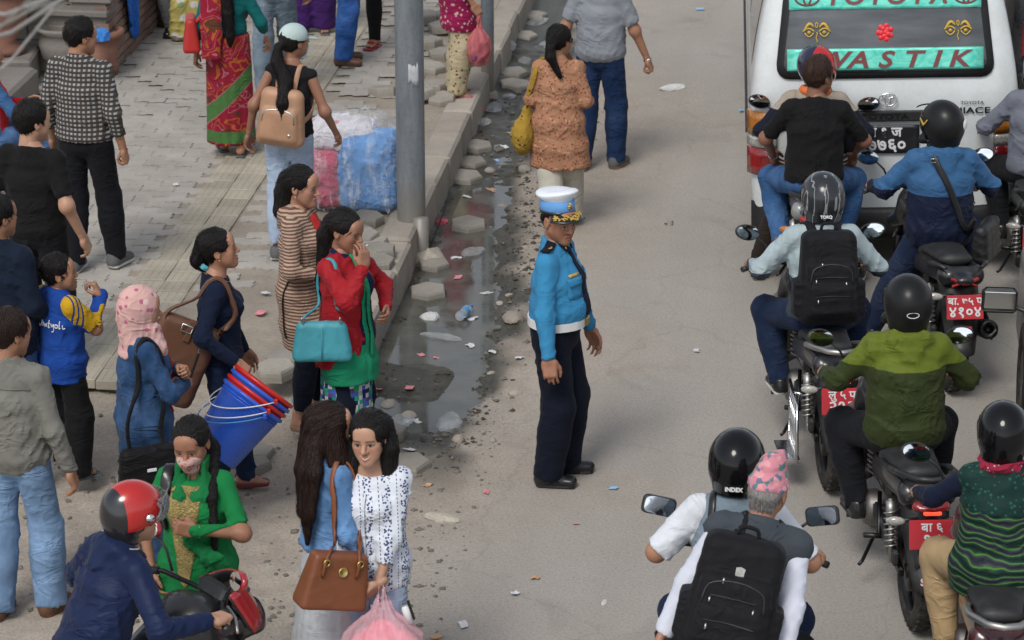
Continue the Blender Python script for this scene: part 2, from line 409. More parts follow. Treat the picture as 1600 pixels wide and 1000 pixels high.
# ---------------- people ----------------
from mathutils.bvhtree import BVHTree
def rotm(yaw=0, pitch=0, roll=0):
    """columns = right, forward, up; yaw>0 turns left, pitch>0 looks down, roll>0 tips to the right"""
    return np.array(Matrix.Rotation(R(yaw), 3, 'Z')@Matrix.Rotation(R(-pitch), 3, 'X')@Matrix.Rotation(R(roll), 3, 'Y'))
def nrm(v): v = np.array(v, float); return v/max(np.linalg.norm(v), 1e-9)
def two_bone(a, t, l1, l2, hint):
    a = np.array(a, float); t = np.array(t, float); d = t-a; L = np.linalg.norm(d); u = d/max(L, 1e-6)
    L = min(L, (l1+l2)*.998); t = a+u*L
    x = (l1*l1-l2*l2+L*L)/(2*L); y = math.sqrt(max(l1*l1-x*x, 0))
    h = np.array(hint, float); h = h-u*np.dot(h, u); h = nrm(h)
    return a+u*x+h*y, t
_TC = {}
def head_template(kind, h):
    key = ('head', kind, h)
    if key in _TC: return _TC[key]
    f = Field((-.1, -.13, -.2), (.1, .14, .13), h); fem = kind != 'm'; ch = kind == 'c'
    f.ell((0, -.015, .032), (.074, .094, .085), k=.02)
    jw = .036 if fem else .044
    f.cone((0, .028, .005), (0, .05, -.07), (.06, .055), (.04, .036), k=.04)
    for s in (-1, 1):
        f.cone((s*jw, .002, -.05), (s*.012, .058, -.094), .024, .021, k=.03)
        f.ell((s*.04, .058, -.018), (.022, .02, .02), k=.03)
        f.ell((s*.036, .05, -.05), (.022, .022, .028), k=.03)
    f.ell((0, .07, -.098), (.02, .018, .016), k=.025)
    f.cone((-.036, .078, .016), (.036, .078, .016), .010 if fem else .013, .010 if fem else .013, k=.022)
    f.ell((0, .07, .05), (.05, .024, .035), k=.03)
    for s in (-1, 1):
        f.ell((s*.031, .1, -.003), (.0175, .016, .0115), k=.014, op='s')
        f.ell((s*.031, .073, -.003), (.0165, .0155, .0115), k=.002)
        f.cone((s*.018, .0865, .0035), (s*.044, .083, .0025), .0042, .0042, k=.004)
    f.cone((0, .086, .006), (0, .108 if not ch else .1, -.03), .008, .0125, k=.012)
    for s in (-1, 1): f.ell((s*.012, .094, -.035), (.0085, .0095, .0075), k=.008)
    f.cone((-.019, .085, -.0625), (0, .0935, -.0595), .005, .0068, k=.006); f.cone((.019, .085, -.0625), (0, .0935, -.0595), .005, .0068, k=.006)
    f.cone((-.017, .085, -.069), (0, .0925, -.0735), .005, .0078, k=.006); f.cone((.017, .085, -.069), (0, .0925, -.0735), .005, .0078, k=.006)
    f.cone((-.02, .096, -.0662), (.02, .096, -.0662), .0035, .0035, k=.003, op='s')
    for s in (-1, 1):
        f.ell((s*.077, -.012, -.006), (.0085, .019, .031), M=rotm(0, -12, 0), k=.008)
        f.ell((s*.086, -.008, -.002), (.006, .010, .018), k=.006, op='s')
    f.cone((0, -.018, -.05), (0, -.04, -.19), (.046, .049) if fem else (.053, .056), (.048, .05) if fem else (.058, .058), k=.03)
    V, F = f.net(1)
    x, y, z = np.abs(V[:, 0]), V[:, 1], V[:, 2]
    g = lambda v: np.clip(v, 0, 1)
    ed = 1.2/h
    dx = (x-.031); lid = np.sqrt(np.clip(1-(dx/.0165)**2, 0, 1))
    eye = g((.0072*lid-np.abs(z+.0035))*ed+.6)*(np.abs(dx) < .0165)*(y > .06)
    iris = g((.0076-np.sqrt(dx**2+(z+.003)**2))*ed+.5)*(y > .06)
    lash = g((.0036-np.abs(z+.0035-.0074*lid))*ed+.3)*(np.abs(dx) < .018)*(y > .055)
    brz = .0215-.14*np.clip(x-.036, 0, 1)+.06*np.clip(x-.012, 0, .024)
    brow = g((.0042-np.abs(z-brz+.002))*ed+.45)*g((x-.010)*ed)*g((.052-x)*ed)*(y > .045)
    lm = np.clip(1-(x/.027)**2, 0, 1)
    lips = g((.0125*lm-np.abs(z+.067))*ed*.8+.35)*(x < .027)*(y > .065)
    line = g((.0022-np.abs(z+.0662))*ed+.35)*(x < .021)*(y > .06); teeth = g((.0048*np.clip(1-(x/.024)**2, 0, 1)-np.abs(z+.0660-.1*x))*ed+.4)*(x < .024)*(y > .06)
    r = (V, F, dict(eye=eye, iris=iris, lash=lash, brow=brow, lips=lips, line=line, teeth=teeth, x=x, y=y, z=z)); _TC[key] = r; return r
def hand_template(pose, h=.0067):
    key = ('hand', pose, h)
    if key in _TC: return _TC[key]
    f = Field((-.1, -.1, -.11), (.07, .21, .05), h)
    f.cone((0, -.035, 0), (0, .005, 0), (.028, .024), (.027, .02), k=.02)
    f.box((0, .048, 0), (.04, .05, .0145), .0135, k=.02)
    f.cone((-.03, .02, -.006), (-.026, .05, -.010), .016, .015, k=.015); f.ell((.03, .03, -.006), (.014, .028, .014), k=.015)
    bend = dict(relax=(28, 30, 18), grip=(72, 78, 45), flat=(6, 8, 5), curl=(48, 62, 35))[pose]
    for i, (bx, by, L, sp) in enumerate(((-.031, .092, .072, .10), (-.0105, .097, .079, .03), (.0105, .094, .073, -.04), (.0305, .084, .057, -.12))):
        p = np.array([bx, by-.012, 0.]); an = 0.; rr = .0094-.0009*(i == 3); gap = 0 if pose in ('grip', 'curl') else sp
        for j, (fr, b) in enumerate(zip((.46, .31, .23), bend)):
            an += R(b*(1+.08*i)); d = np.array([-math.sin(gap)*math.cos(an), math.cos(gap)*math.cos(an), -math.sin(an)])
            q = p+d*L*fr*1.12; f.cone(p, q, rr, rr-.0009, k=.004); p = q; rr -= .0009
    if pose in ('grip', 'curl'): th = [(-.034, .02, -.008), (-.046, .045, -.03), (-.03, .066, -.05), (-.012, .07, -.056)]
    elif pose == 'flat': th = [(-.032, .016, -.004), (-.058, .044, -.012), (-.072, .068, -.016), (-.078, .09, -.017)]
    else: th = [(-.033, .016, -.006), (-.052, .046, -.018), (-.054, .074, -.027), (-.05, .096, -.034)]
    for a, b, r1, r2 in zip(th, th[1:], (.0145, .0115, .0102), (.0115, .0104, .009)): f.cone(a, b, r1, r2, k=.006)
    V, F = f.net(1); _TC[key] = (V, F); return V, F
def shoe_template(kind):
    """right foot, toe +Y, ankle above origin, sole at z=0"""
    key = ('shoe', kind)
    if key in _TC: return _TC[key]
    f = Field((-.07, -.11, -.01), (.07, .22, .2), .0105)
    if kind in ('shoe', 'sneaker', 'formal'):
        f.cone((0, -.045, .035), (.003, .13, .032), (.038, .036), (.044, .03), side=(1, 0, 0), k=.02)
        f.cone((0, -.03, .055), (0, .05, .06), (.036, .036), (.034, .024), side=(1, 0, 0), k=.03)
        f.cone((0, -.02, .06), (0, -.025, .115 if kind != 'formal' else .1), .042, .043, k=.03)
        f.cut((0, 0, .001), (0, 0, -1)); f.cut((0, -.02, .1), (0, 0, 1))
        f.cone((0, -.05, .0), (.003, .135, .0), (.044, .018), (.05, .02), side=(1, 0, 0), k=.0, cap=.9); f.cut((0, 0, 0), (0, 0, -1), .002)
    elif kind == 'flat':
        f.cone((0, -.045, .028), (.003, .13, .022), (.036, .03), (.04, .022), side=(1, 0, 0), k=.02)
        f.ell((0, .03, .06), (.026, .055, .034), k=.004, op='s'); f.cone((0, -.05, .0), (.003, .135, .0), (.04, .014), (.044, .014), side=(1, 0, 0), k=.004)
        f.cut((0, 0, 0), (0, 0, -1), .002)
    elif kind == 'sandal':
        f.cone((0, -.055, .006), (.003, .15, .006), (.043, .02), (.05, .02), side=(1, 0, 0), k=0, cap=1.4); f.cut((0, 0, .022), (0, 0, 1), .002); f.cut((0, 0, 0), (0, 0, -1), .002)
        for s in (-1, 1): f.cone((s*.045, .06, .02), (s*.016, .088, .062), .012, .013, k=.006)
        f.cone((-.018, .09, .06), (.018, .09, .06), .013, .013, k=.006)
    V, F = f.net(1); _TC[key] = (V, F); return V, F
def foot_template():
    if 'foot' in _TC: return _TC['foot']
    f = Field((-.07, -.1, 0), (.07, .21, .2), .009)
    f.cone((0, -.035, .05), (0, .07, .045), (.03, .03), (.038, .022), side=(1, 0, 0), k=.03); f.cone((0, -.02, .07), (0, -.028, .125), .034, .030, k=.03)
    for i, x in enumerate((-.03, -.011, .005, .02, .034)): f.cone((x*.8, .07, .038), (x, .135-.007*i, .033), .012 if i else .015, .009 if i else .012, k=.008)
    V, F = f.net(1); _TC['foot'] = (V, F); return V, F
def skin_mat():
    def fn(k):
        c = k.attr('Col').outputs['Color']; co = k.obj(); n = k.noise(co, 40, 4)[0]; n2 = k.noise(co, 9, 3)[0]
        hs = k.new('HueSaturation'); k.put(hs.inputs['Color'], c); k.put(hs.inputs['Value'], k.math('ADD', k.math('MULTIPLY_ADD', n, .22, .89), k.math('MULTIPLY_ADD', n2, .3, -.15)))
        k.l.new(hs.outputs[0], k.b.inputs['Base Color'])
        k.b.inputs['Subsurface Weight'].default_value = .12; k.b.inputs['Subsurface Radius'].default_value = (.012, .004, .002); k.b.inputs['Subsurface Scale'].default_value = .6
        k.bump(k.noise(co, 220, 2)[0], .12, .002)
    return mat('skin', (.4, .22, .14), .5, 0, .4, fn)
SKIN = skin_mat()
def hair_mat(name, c):
    def fn(k):
        co = k.obj(); n = k.noise(k.scale(co, (1, 1, .1)), 150, 3)[0]
        k.put(k.b.inputs['Base Color'], k.mix(n, tuple(x*.5 for x in c), tuple(x*1.9+.003 for x in c)))
        k.b.inputs['Anisotropic'].default_value = .6
        k.bump(n, 1.0, .012)
    return mat(name, c, .5, 0, .22, fn)
HAIR = hair_mat('black_hair', (.007, .0055, .005)); HAIRB = hair_mat('dark_brown_hair', (.018, .009, .007)); HAIRG = hair_mat('grey_hair', (.22, .21, .2))
SKM = (.34, .17, .10)   # mid brown
SKL = (.44, .245, .16); SKD = (.24, .115, .068)

class Person:
    def __init__(s, loc, heading, label, group=None, H=1.68, fem=False, skin=SKM, pelvis=None, lean=(0, 0), twist=0, head=(0, 0, 0),
                 hands=None, elbows=None, feet=None, knees=None, hand_pose=None, hand_dir=None, palm=None, fat=1.0, belly=0.0, res=1.0, foot_yaw=None, bare='', headkind=None, toes=None, face_res=None, smile=False):
        s.root = empty('person', loc, R(heading), label, 'person', group); s.loc = Vector(loc); s.heading = heading
        s.s = k = H/1.7; s.H = H; s.fem = fem; s.res = res; s.fat = fat; s.belly = belly; s.skin = skin; s.seed = int(abs(loc[0])*977+abs(loc[1])*131) % 9973
        s.P = P = np.array(pelvis if pelvis is not None else (0, 0, .925*k), float)
        s.T = T = np.array(Matrix.Rotation(R(twist), 3, 'Z')@Matrix.Rotation(R(lean[1]), 3, 'Y')@Matrix.Rotation(R(-lean[0]), 3, 'X'))
        s.hs = .6+.4*k if k < .9 else (.985 if fem else 1.03)
        tp = lambda x, y, z: P+T@np.array((x*k, y*k, z*k)); s.tp = tp
        sw = .142 if fem else .162
        s.sh = {'R': tp(sw, -.012, .442), 'L': tp(-sw, -.012, .442)}; s.neck = tp(0, -.012, .515)
        s.Hd = rotm(*head); nt = nrm(T@np.array((0, .12, 1.))*.6+np.array((0, .1, 1.))*.4)
        s.Hc = s.neck+nt*(.132 if fem else .122)*s.hs*min(1, k*1.02)+s.Hd@np.array((0, .012, .012))*s.hs
        s.hip = {'R': P+np.array((.088*k, 0, -.03*k)), 'L': P+np.array((-.088*k, 0, -.03*k))}
        hands = hands or {}; elbows = elbows or {}; feet = feet or {}; knees = knees or {}
        s.wr = {}; s.el = {}; s.an = {}; s.kn = {}
        fy = foot_yaw or {'R': -8, 'L': 8}; s.fy = fy
        for q, sg in (('R', 1), ('L', -1)):
            t = hands.get(q, s.sh[q]+np.array((sg*.075*k, .03*k, -.525*k)))
            s.el[q], s.wr[q] = two_bone(s.sh[q], t, .285*k, .255*k, elbows.get(q, (sg*.35, -1, -.1)))
            ft = feet.get(q, (sg*.1*k, 0, 0)); ft = np.array(ft, float); s.an[q] = None
            ank = ft+np.array((0, -.0, .085*k))
            s.kn[q], s.an[q] = two_bone(s.hip[q], ank, .409*k, .409*k, knees.get(q, (sg*.12, 1, 0)))
        s.hp_ = hand_pose or {}; s.hd = hand_dir or {}; s.pl = palm or {}; s.toes = toes or {}
        s.kind = headkind or ('f' if fem else 'm'); s.bare = bare; s.smile = smile
        s.face_res = (face_res if face_res and face_res < .0034 else max(face_res, .0048) if face_res else .0098)
        s.build_body()
    def hpnt(s, x, y, z): return s.Hc+s.Hd@np.array((x, y, z))*s.hs
    def tors(s, f, t=0., k=.05, up=True, low=True, shoulder=True):
        """torso volume, thickness t over the skin"""
        c = s.s; w = s.fat; T = s.T; side = T[:, 0]; tp = s.tp
        if s.fem:
            lv = [(-.07, .155, .108, 0), (0, .163, .115, 0), (.15, .125, .092, .004), (.32, .132, .100, .012), (.405, .125, .082, .0)]
        else:
            lv = [(-.07, .152, .105, 0), (0, .158, .112, 0), (.15, .142, .105, .006), (.32, .152, .112, .006), (.405, .146, .090, -.004)]
        pts = []
        for z, a, b, y in lv:
            bl = s.belly*math.exp(-((z-.12)/.13)**2)
            t_ = t-(.012 if t < 0 and z < .2 else 0); pts.append((tp(0, y+bl*.6, z), (a*c*w+t_, (b*w+bl)*c+t_)))
        for (p, r), (q, r2) in zip(pts, pts[1:]): f.cone(p, q, r, r2, side=side, k=k, cap=1.6)
        if s.fem:
            for g in (-1, 1): f.ell(tp(g*.065, .085*w, .315), ((.058*c+t*.6),)*3, k=.05)
        if shoulder:
            for q in 'RL': f.cone(tp(0, -.014, .478), s.sh[q], (.05*c+t*.4), .047*c+t*.9, k=.05)
            f.cone(tp(0, -.018, .43), tp(0, -.016, .525), (.088*c+t, .07*c+t), (.060*c+t*.4, .062*c+t*.4), side=side, k=.05)
    def arm(s, f, q, t=0., k=.03, t2=None):
        c = s.s; w = .9+.1*s.fat; fe = .88 if s.fem else 1; t2 = t if t2 is None else t2
        f.cone(s.sh[q], s.el[q], .050*c*w*fe+t, .040*c*w*fe+t2, k=k); f.cone(s.el[q], s.wr[q], .040*c*w*fe+t2, .026*c*fe+t2, k=k)
    def leg(s, f, q, t=0., k=.04, t2=None, t3=None):
        c = s.s; w = s.fat*(1.02 if s.fem else 1); t2 = t if t2 is None else t2; t3 = t2 if t3 is None else t3
        f.cone(s.hip[q], s.kn[q], .086*c*w+t, .056*c*w+t2, k=k); f.cone(s.kn[q], s.an[q], .056*c*w+t2, .036*c+t3, k=k)
        m = s.kn[q]*.62+s.an[q]*.38; f.ell(m+nrm(s.an[q]-s.kn[q])*0+np.array((0, -.008, 0)), (.05*c+t2, .05*c+t2, .11*c), k=.05)
    def bounds(s, pts, m=.2):
        p = np.array(pts); return p.min(0)-m, p.max(0)+m
    def build_body(s):
        VV = []; FF = []; CC = []; off = 0; sk = np.array(s.skin)
        def push(V, F, C=None):
            nonlocal off
            VV.append(V); FF.append(F+off); off += len(V); CC.append(np.tile(sk, (len(V), 1)) if C is None else C)
        # hidden trunk and legs, coarse
        pts = [s.P, s.neck, *s.sh.values(), *s.kn.values(), *s.an.values()]
        f = Field(*s.bounds(pts, .16), .028); s.tors(f, -.016)
        for q in 'RL':
            s.leg(f, q, -.012, t3=-.002)
            if q not in s.bare: s.arm(f, q, -.012)
        f.cone(s.tp(0, -.01, .5), s.hpnt(0, -.03, -.12), .05*s.hs, .045*s.hs, k=.03)
        push(*f.net(1))
        for q in 'RL':
            if q in s.bare:
                f = Field(*s.bounds([s.sh[q], s.el[q], s.wr[q]], .1), .0125*max(1, s.res)); s.arm(f, q, 0); f.ell(s.el[q], (.04*s.s,)*3, k=.03); push(*f.net(1))
        V, F, m = head_template(s.kind, s.face_res); C = np.tile(sk, (len(V), 1))
        lp = sk*np.array((.85, .55, .55))*(.95 if not s.fem else 1)+np.array((.03, .0, .005))*(2.2 if s.fem else .4)
        warm = np.exp(-((m['x']-.035)**2+(m['z']+.03)**2)/.0006)*(m['y'] > .03); C = C*(1-.12*warm[:, None]*np.array((0, 1, 1)))
        def mixc(C, w, c): return C*(1-w[:, None])+np.array(c)*w[:, None]
        if not s.fem and s.kind == 'm':
            st = np.clip((-.045-m['z'])*40, 0, 1)*(m['y'] > -.0)*np.clip((m['z']+.13)*60, 0, 1); C = mixc(C, st*.28, sk*.45)
            st = np.exp(-((m['z']+.052)/.006)**2)*(m['x'] < .03)*(m['y'] > .07); C = mixc(C, st*.45, sk*.3)
        C = mixc(C, m['lips']*.85, lp); C = mixc(C, m['teeth' if s.smile else 'line']*.9, (.6, .57, .53) if s.smile else sk*.25)
        C = mixc(C, m['eye']*.9, (.46, .42, .39)); C = mixc(C, m['iris']*m['eye'], (.012, .008, .006)); C = mixc(C, m['lash']*.85, (.015, .01, .008))
        C = mixc(C, m['brow']*.7, (.02, .014, .011))
        push((V*s.hs)@s.Hd.T+s.Hc, F, C)
        for q, sg in (('R', 1), ('L', -1)):
            V, F = hand_template(s.hp_.get(q, 'relax')); V = V.copy()
            if sg < 0: V[:, 0] *= -1; F = F[:, ::-1]
            Y = nrm(s.hd.get(q, s.wr[q]-s.el[q])); n = np.array(s.pl.get(q, (-sg*.9, -.25, 0)), float); n = nrm(n-Y*np.dot(n, Y)); Z = -n; X = np.cross(Y, Z)
            M = np.stack([X, Y, Z], 1); sc = (s.s*.55+.45)*(.93 if s.fem else 1.04)
            push((V*sc)@M.T+s.wr[q], F, None)
        s.obj = link('body', mesh_np('body', np.concatenate(VV), np.concatenate(FF), True, np.concatenate(CC)), SKIN, s.root)
        s.hscale = (s.s*.55+.45)*(.93 if s.fem else 1.04)
    # ---- clothing ----
    def top(s, m, name='shirt', t=.014, hem=-.06, sleeve=1.0, loose=.012, flare=0.0, collar=True, neck=.47, fold=.006, freq=26, h=None, tarm=None, hood=False, vneck=0.0, fit=1.0, open_front=False, hem_tilt=0):
        """hem: height relative to pelvis (x body scale); sleeve 0..1; flare widens below waist"""
        t *= .8; loose *= .75; tarm = max(.0135, t*.8 if tarm is None else tarm*.75); c = s.s; h = h or .0120*s.res; pts = [s.neck, s.P, *s.sh.values(), *s.el.values(), *s.wr.values(), s.P+np.array((0, 0, hem*c)), *(s.kn.values() if hem < -.2 else [])]
        lo, hi = s.bounds(pts, .26); f = Field(lo, hi, h); s.tors(f, t, k=.06)
        if loose: f.cone(s.tp(0, .0, .02), s.tp(0, .004, .3), ((.158*s.fat)*c+loose, (.112*s.fat+s.belly*.8)*c+loose), ((.15 if not s.fem else .125)*c*s.fat+loose, (.11*s.fat)*c+loose), side=s.T[:, 0], k=.05, cap=1.6)
        if hem < -.1:
            for z0, z1 in ((-.0, -.2), (-.2, hem-.06)):
                if z1 < z0:
                    a = s.P+np.array((0, 0, z0*c)); b = s.P+np.array((0, 0, z1*c))
                    kx = lambda z: (.16*s.fat+flare*(-z)+.012)*c+t; ky = lambda z: (.115*s.fat+flare*.8*(-z)+.012)*c+t
                    mid = lambda z: (s.kn['R']+s.kn['L'])*.5
                    if hem < -.2:
                        k2 = (s.kn['R']+s.kn['L'])/2; w1 = min(1, -z1/.42); w0 = min(1, -z0/.42)
                        a[:2] = s.P[:2]*(1-w0)+k2[:2]*w0; b[:2] = s.P[:2]*(1-w1)+k2[:2]*w1
                    f.cone(a, b, (kx(z0), ky(z0)), (kx(z1), ky(z1)), side=(1, 0, 0), k=.05, cap=1.6)
        nz = s.T[:, 2]
        if hem > -.1 and abs(nz[2]) < .995: f.cut(s.tp(0, 0, hem), -nz+np.array((0, hem_tilt, 0)))
        else: f.cut(s.P+np.array((0, 0, hem*c)), (0, hem_tilt, -1))
        f.cut(s.tp(0, -.01, neck+.03 if not collar else .535), nz+s.T[:, 1]*(.35))
        if sleeve > 0:
            g = Field(lo, hi, h)
            for q in 'RL':
                g2 = Field(lo, hi, h); ta = t if tarm is None else tarm; s.arm(g2, q, ta, t2=ta*1.05)
                if sleeve < .98:
                    if sleeve <= .5: p = s.sh[q]+(s.el[q]-s.sh[q])*sleeve*2; n = s.el[q]-s.sh[q]
                    else: p = s.el[q]+(s.wr[q]-s.el[q])*(sleeve-.5)*2; n = s.wr[q]-s.el[q]
                else: p = s.wr[q]-nrm(s.wr[q]-s.el[q])*.0; n = s.wr[q]-s.el[q]
                # keep only this side of the cut near the arm end
                g2.cut(p, n); g.merge(g2, .01)
            f.merge(g, .022)
        elif sleeve == 0: pass
        if hood:
            a = s.tp(0, -.085, .50); f.cone(s.tp(-.075, -.07, .49), s.tp(.075, -.07, .49), .042, .042, k=.03); f.cone(s.tp(0, -.1, .5), s.tp(0, -.125, .40), (.085, .035), (.05, .025), side=s.T[:, 0], k=.03)
            for g_ in (-1, 1): f.cone(s.tp(g_*.075, -.07, .49), s.tp(g_*.07, .05, .49), .04, .026, k=.03)
        elif collar:
            rr = (.058 if s.fem else .066)*c
            for i in range(10):
                a0 = 2*math.pi*i/10; a1 = 2*math.pi*(i+1)/10
                pt = lambda an, dz=0: s.tp(rr/c*math.cos(an), -.010+rr/c*1.02*math.sin(an), .508+dz-.022*math.sin(an))
                f.cone(pt(a0), pt(a1), .013, .013, k=.008); f.cone(pt(a0, .018), pt(a1, .018), .010, .010, k=.008)
        sp = [(s.el[q], .1, .5) for q in 'RL']+[(s.tp(0, 0, .02), .16, .5), (s.tp(.12, 0, .36), .1, .5), (s.tp(-.12, 0, .36), .1, .5)]
        f.folds(fold*1.45, freq*1.25, s.seed+3, sp, (1, 1, .7), .45)
        if vneck: f.cone(s.tp(0, .12, .50), s.tp(0, .13, .50-vneck), .05, .012, k=.005, op='s')
        s.shirt = link(name, f.mesh(name), m, s.root); return s.shirt
    def trousers(s, m, t=.016, t2=.024, t3=None, length=1.0, name='trousers', fold=.007, freq=24, waist=.06, h=None, baggy=0.0):
        c = s.s; t *= .85; t2 *= .85; h = h or .0165*s.res; t3 = t2 if t3 is None else t3
        f = Field(*s.bounds([s.P+np.array((0, 0, .1)), *s.hip.values(), *s.kn.values(), *s.an.values()], .2), h)
        w = s.fat; f.cone(s.tp(0, 0, -.05), s.tp(0, 0, .08), (.152*c*w+t, .108*c*w+t), (.150*c*w+t, (.110*w+s.belly*.95)*c+t), side=s.T[:, 0], k=.05, cap=1.5)
        f.cut(s.tp(0, 0, waist), s.T[:, 2])
        for q in 'RL':
            g = Field(f.lo+h*1.5, f.lo+h*1.5+(np.array(f.n)-4)*h, h); g.a = np.full(f.n, 1., np.float32); g.n = f.n; g.lo = f.lo
            s.leg(g, q, t+baggy*.5, t2=t2+baggy, t3=t3+baggy*.3)
            e = s.kn[q]+(s.an[q]-s.kn[q])*length; ll = s.an[q]-s.kn[q]
            if length >= 1: e = s.an[q]+nrm(ll)*.035*c
            g.cone(s.kn[q], e, .056*c+t2+baggy, .036*c+t3+baggy*.3, k=.03)
            g.cut(e, ll); f.merge(g, .025)
        sp = [(s.kn[q], .11, 1.1) for q in 'RL']+[(s.an[q], .12, 1.3) for q in 'RL']+[(s.P+np.array((0, .08, -.06)), .14, .9), (s.P+np.array((0, -.1, -.12)), .12, .8)]
        f.folds(fold*1.3, freq*1.3, s.seed+11, sp, (1, 1, .9), .35)
        return link(name, f.mesh(name), m, s.root)
    def skirt(s, m, name='skirt', top=.05, bottom=.05, r0=(.17, .125), r1=(.24, .2), pleat=14, amp=.02, fold=.006, cy=None, h=None):
        """cloth from waist to a height 'bottom' above the ground"""
        c = s.s; h = h or .013*s.res; zb = bottom; P = s.P; an = (s.an['R']+s.an['L'])/2
        f = Field((min(P[0], an[0])-.36, min(P[1], an[1])-.36, zb-.02), (max(P[0], an[0])+.36, max(P[1], an[1])+.36, P[2]+top*c+.05), h)
        b = np.array((an[0] if cy is None else cy[0], an[1] if cy is None else cy[1], zb-.1)); a = P+np.array((0, 0, top*c))
        f.cone(a, b, (r0[0]*c, r0[1]*c), (r1[0]*c, r1[1]*c), side=(1, 0, 0), k=0, cap=1)
        if pleat:
            X, Y, Z = f.whole(); t = np.clip((a[2]-Z)/(a[2]-b[2]), 0, 1); cx = a[0]+(b[0]-a[0])*t; cyy = a[1]+(b[1]-a[1])*t
            th = np.arctan2(Y-cyy, X-cx); f.a = (f.a-amp*t**.8*(np.abs(np.sin(th*pleat/2+1.3*np.sin(th*2+s.seed)))-.5)).astype(np.float32)
        f.cut((0, 0, zb), (0, 0, -1)); f.cut(a, (0, 0, 1)); f.folds(fold, 22, s.seed+17, [])
        return link(name, f.mesh(name), m, s.root)
    def shoes(s, m, kind='shoe', name='shoe', sole=None, foot=False):
        for q, sg in (('R', 1), ('L', -1)):
            yaw = s.fy.get(q, -8*sg); ft = s.an[q]-np.array((0, 0, .085*s.s)); sc = (.35+.65*s.s)*(.95 if s.fem else 1.05)
            pit = s.toes.get(q, 0); Mx = Matrix.Translation(Vector(s.an[q]))@Matrix.Rotation(R(yaw), 4, 'Z')@Matrix.Rotation(R(-pit), 4, 'X')@Matrix.Translation((0, .0, -.085*s.s))@Matrix.Diagonal((sc*sg, sc, sc, 1))
            V, F = shoe_template(kind); M = np.array(Mx)
            V2 = V@M[:3, :3].T+M[:3, 3]; F2 = F if sg > 0 else F[:, ::-1]
            me = mesh_np(name, V2, F2); o = link(name, me, m, s.root)
            if sole is not None:
                me.materials.append(sole); zc = V[F].mean(1)[:, 2]; me.polygons.foreach_set('material_index', (zc < .019).astype(np.int32))
            if kind in ('sandal', 'flat') or foot:
                V, F = foot_template(); V2 = V@M[:3, :3].T+M[:3, 3]; F2 = F if sg > 0 else F[:, ::-1]
                link('foot', mesh_np('foot', V2, F2, True, np.tile(np.array(s.skin), (len(V), 1))), SKIN, s.root)
    # ---- head things ----
    def hfield(s, h=.0065, m=.16, extra=()):
        pts = [s.Hc, *extra]; return Field(*s.bounds(pts, m), h)
    def _cap(s, f, t=.007, face=(.066, .08, .075), fz=-.032, nape=-.07, ears=True, top=0.0):
        k = s.hs; M = s.Hd
        f.ell(s.hpnt(0, -.016, .034+top*.4), ((.074+t)*k, (.094+t)*k, (.085+t+top)*k), M=M, k=0)
        f.cone(s.hpnt(0, -.06, -.0), s.hpnt(0, -.055, nape+.02), (.066*k, .045*k), (.05*k, .03*k), side=M[:, 0], k=.02)
        f.ell(s.hpnt(0, .10, fz), tuple(q*k for q in face), M=M, k=.006, op='s')
        if ears:
            for g in (-1, 1): f.ell(s.hpnt(g*.088, .012, -.025), (.026*k, .03*k, .034*k), M=M, k=.004, op='s')
        f.cut(s.hpnt(0, -.05, nape), -M[:, 2])
    def hair(s, style='short', m=HAIR, t=.009, **kw):
        k = s.hs; M = s.Hd; ex = []; mg = .17
        if style == 'long': ex = [s.hpnt(0, -.1, -.5)]
        f = s.hfield(.0095, mg, [np.array(p) for p in kw.get('path', [])]+ex); hp = s.hpnt
        if style == 'short':
            s._cap(f, t, top=kw.get('tophair', .006), nape=kw.get('nape', -.06)); f.folds(.005, 120, s.seed, [], (1, 1, .5), 1.0); f.folds(.003, 230, s.seed+1, [], (1, 1, .4), 1.0)
        else:
            s._cap(f, t+.003, face=(.060, .078, .074), fz=-.03, nape=-.06, ears=True); 
            if style in ('loose',):
                pass
        if style in ('bun', 'pony', 'braid', 'loose'):
            rad = kw.get('rad', [.03]*9); P_ = [np.array(p, float) for p in kw.get('path', [])]
            for i in range(len(P_)-1): f.cone(P_[i], P_[i+1], rad[i], rad[i+1], k=.012)
            if style == 'braid':
                X, Y, Z = f.whole()
            f.folds(.003, 75, s.seed, [], (1, 1, .25), 1.0)
        if style == 'long':
            for a, b, r1, r2 in kw['lobes']: f.cone(a, b, r1, r2, side=kw.get('side', M[:, 0]), k=.03)
            f.folds(.005, 60, s.seed, [], (1.2, 1.2, .12), 1.0)
        V, F = f.net(1); V2, F2 = s.strands(V, F, style, kw.get('num', 300), kw.get('zmax', 9))
        o = link('hair', mesh_np('hair', np.concatenate([V, V2]), np.concatenate([F, F2+len(V)])), m, s.root); s.hairobj = o; return o
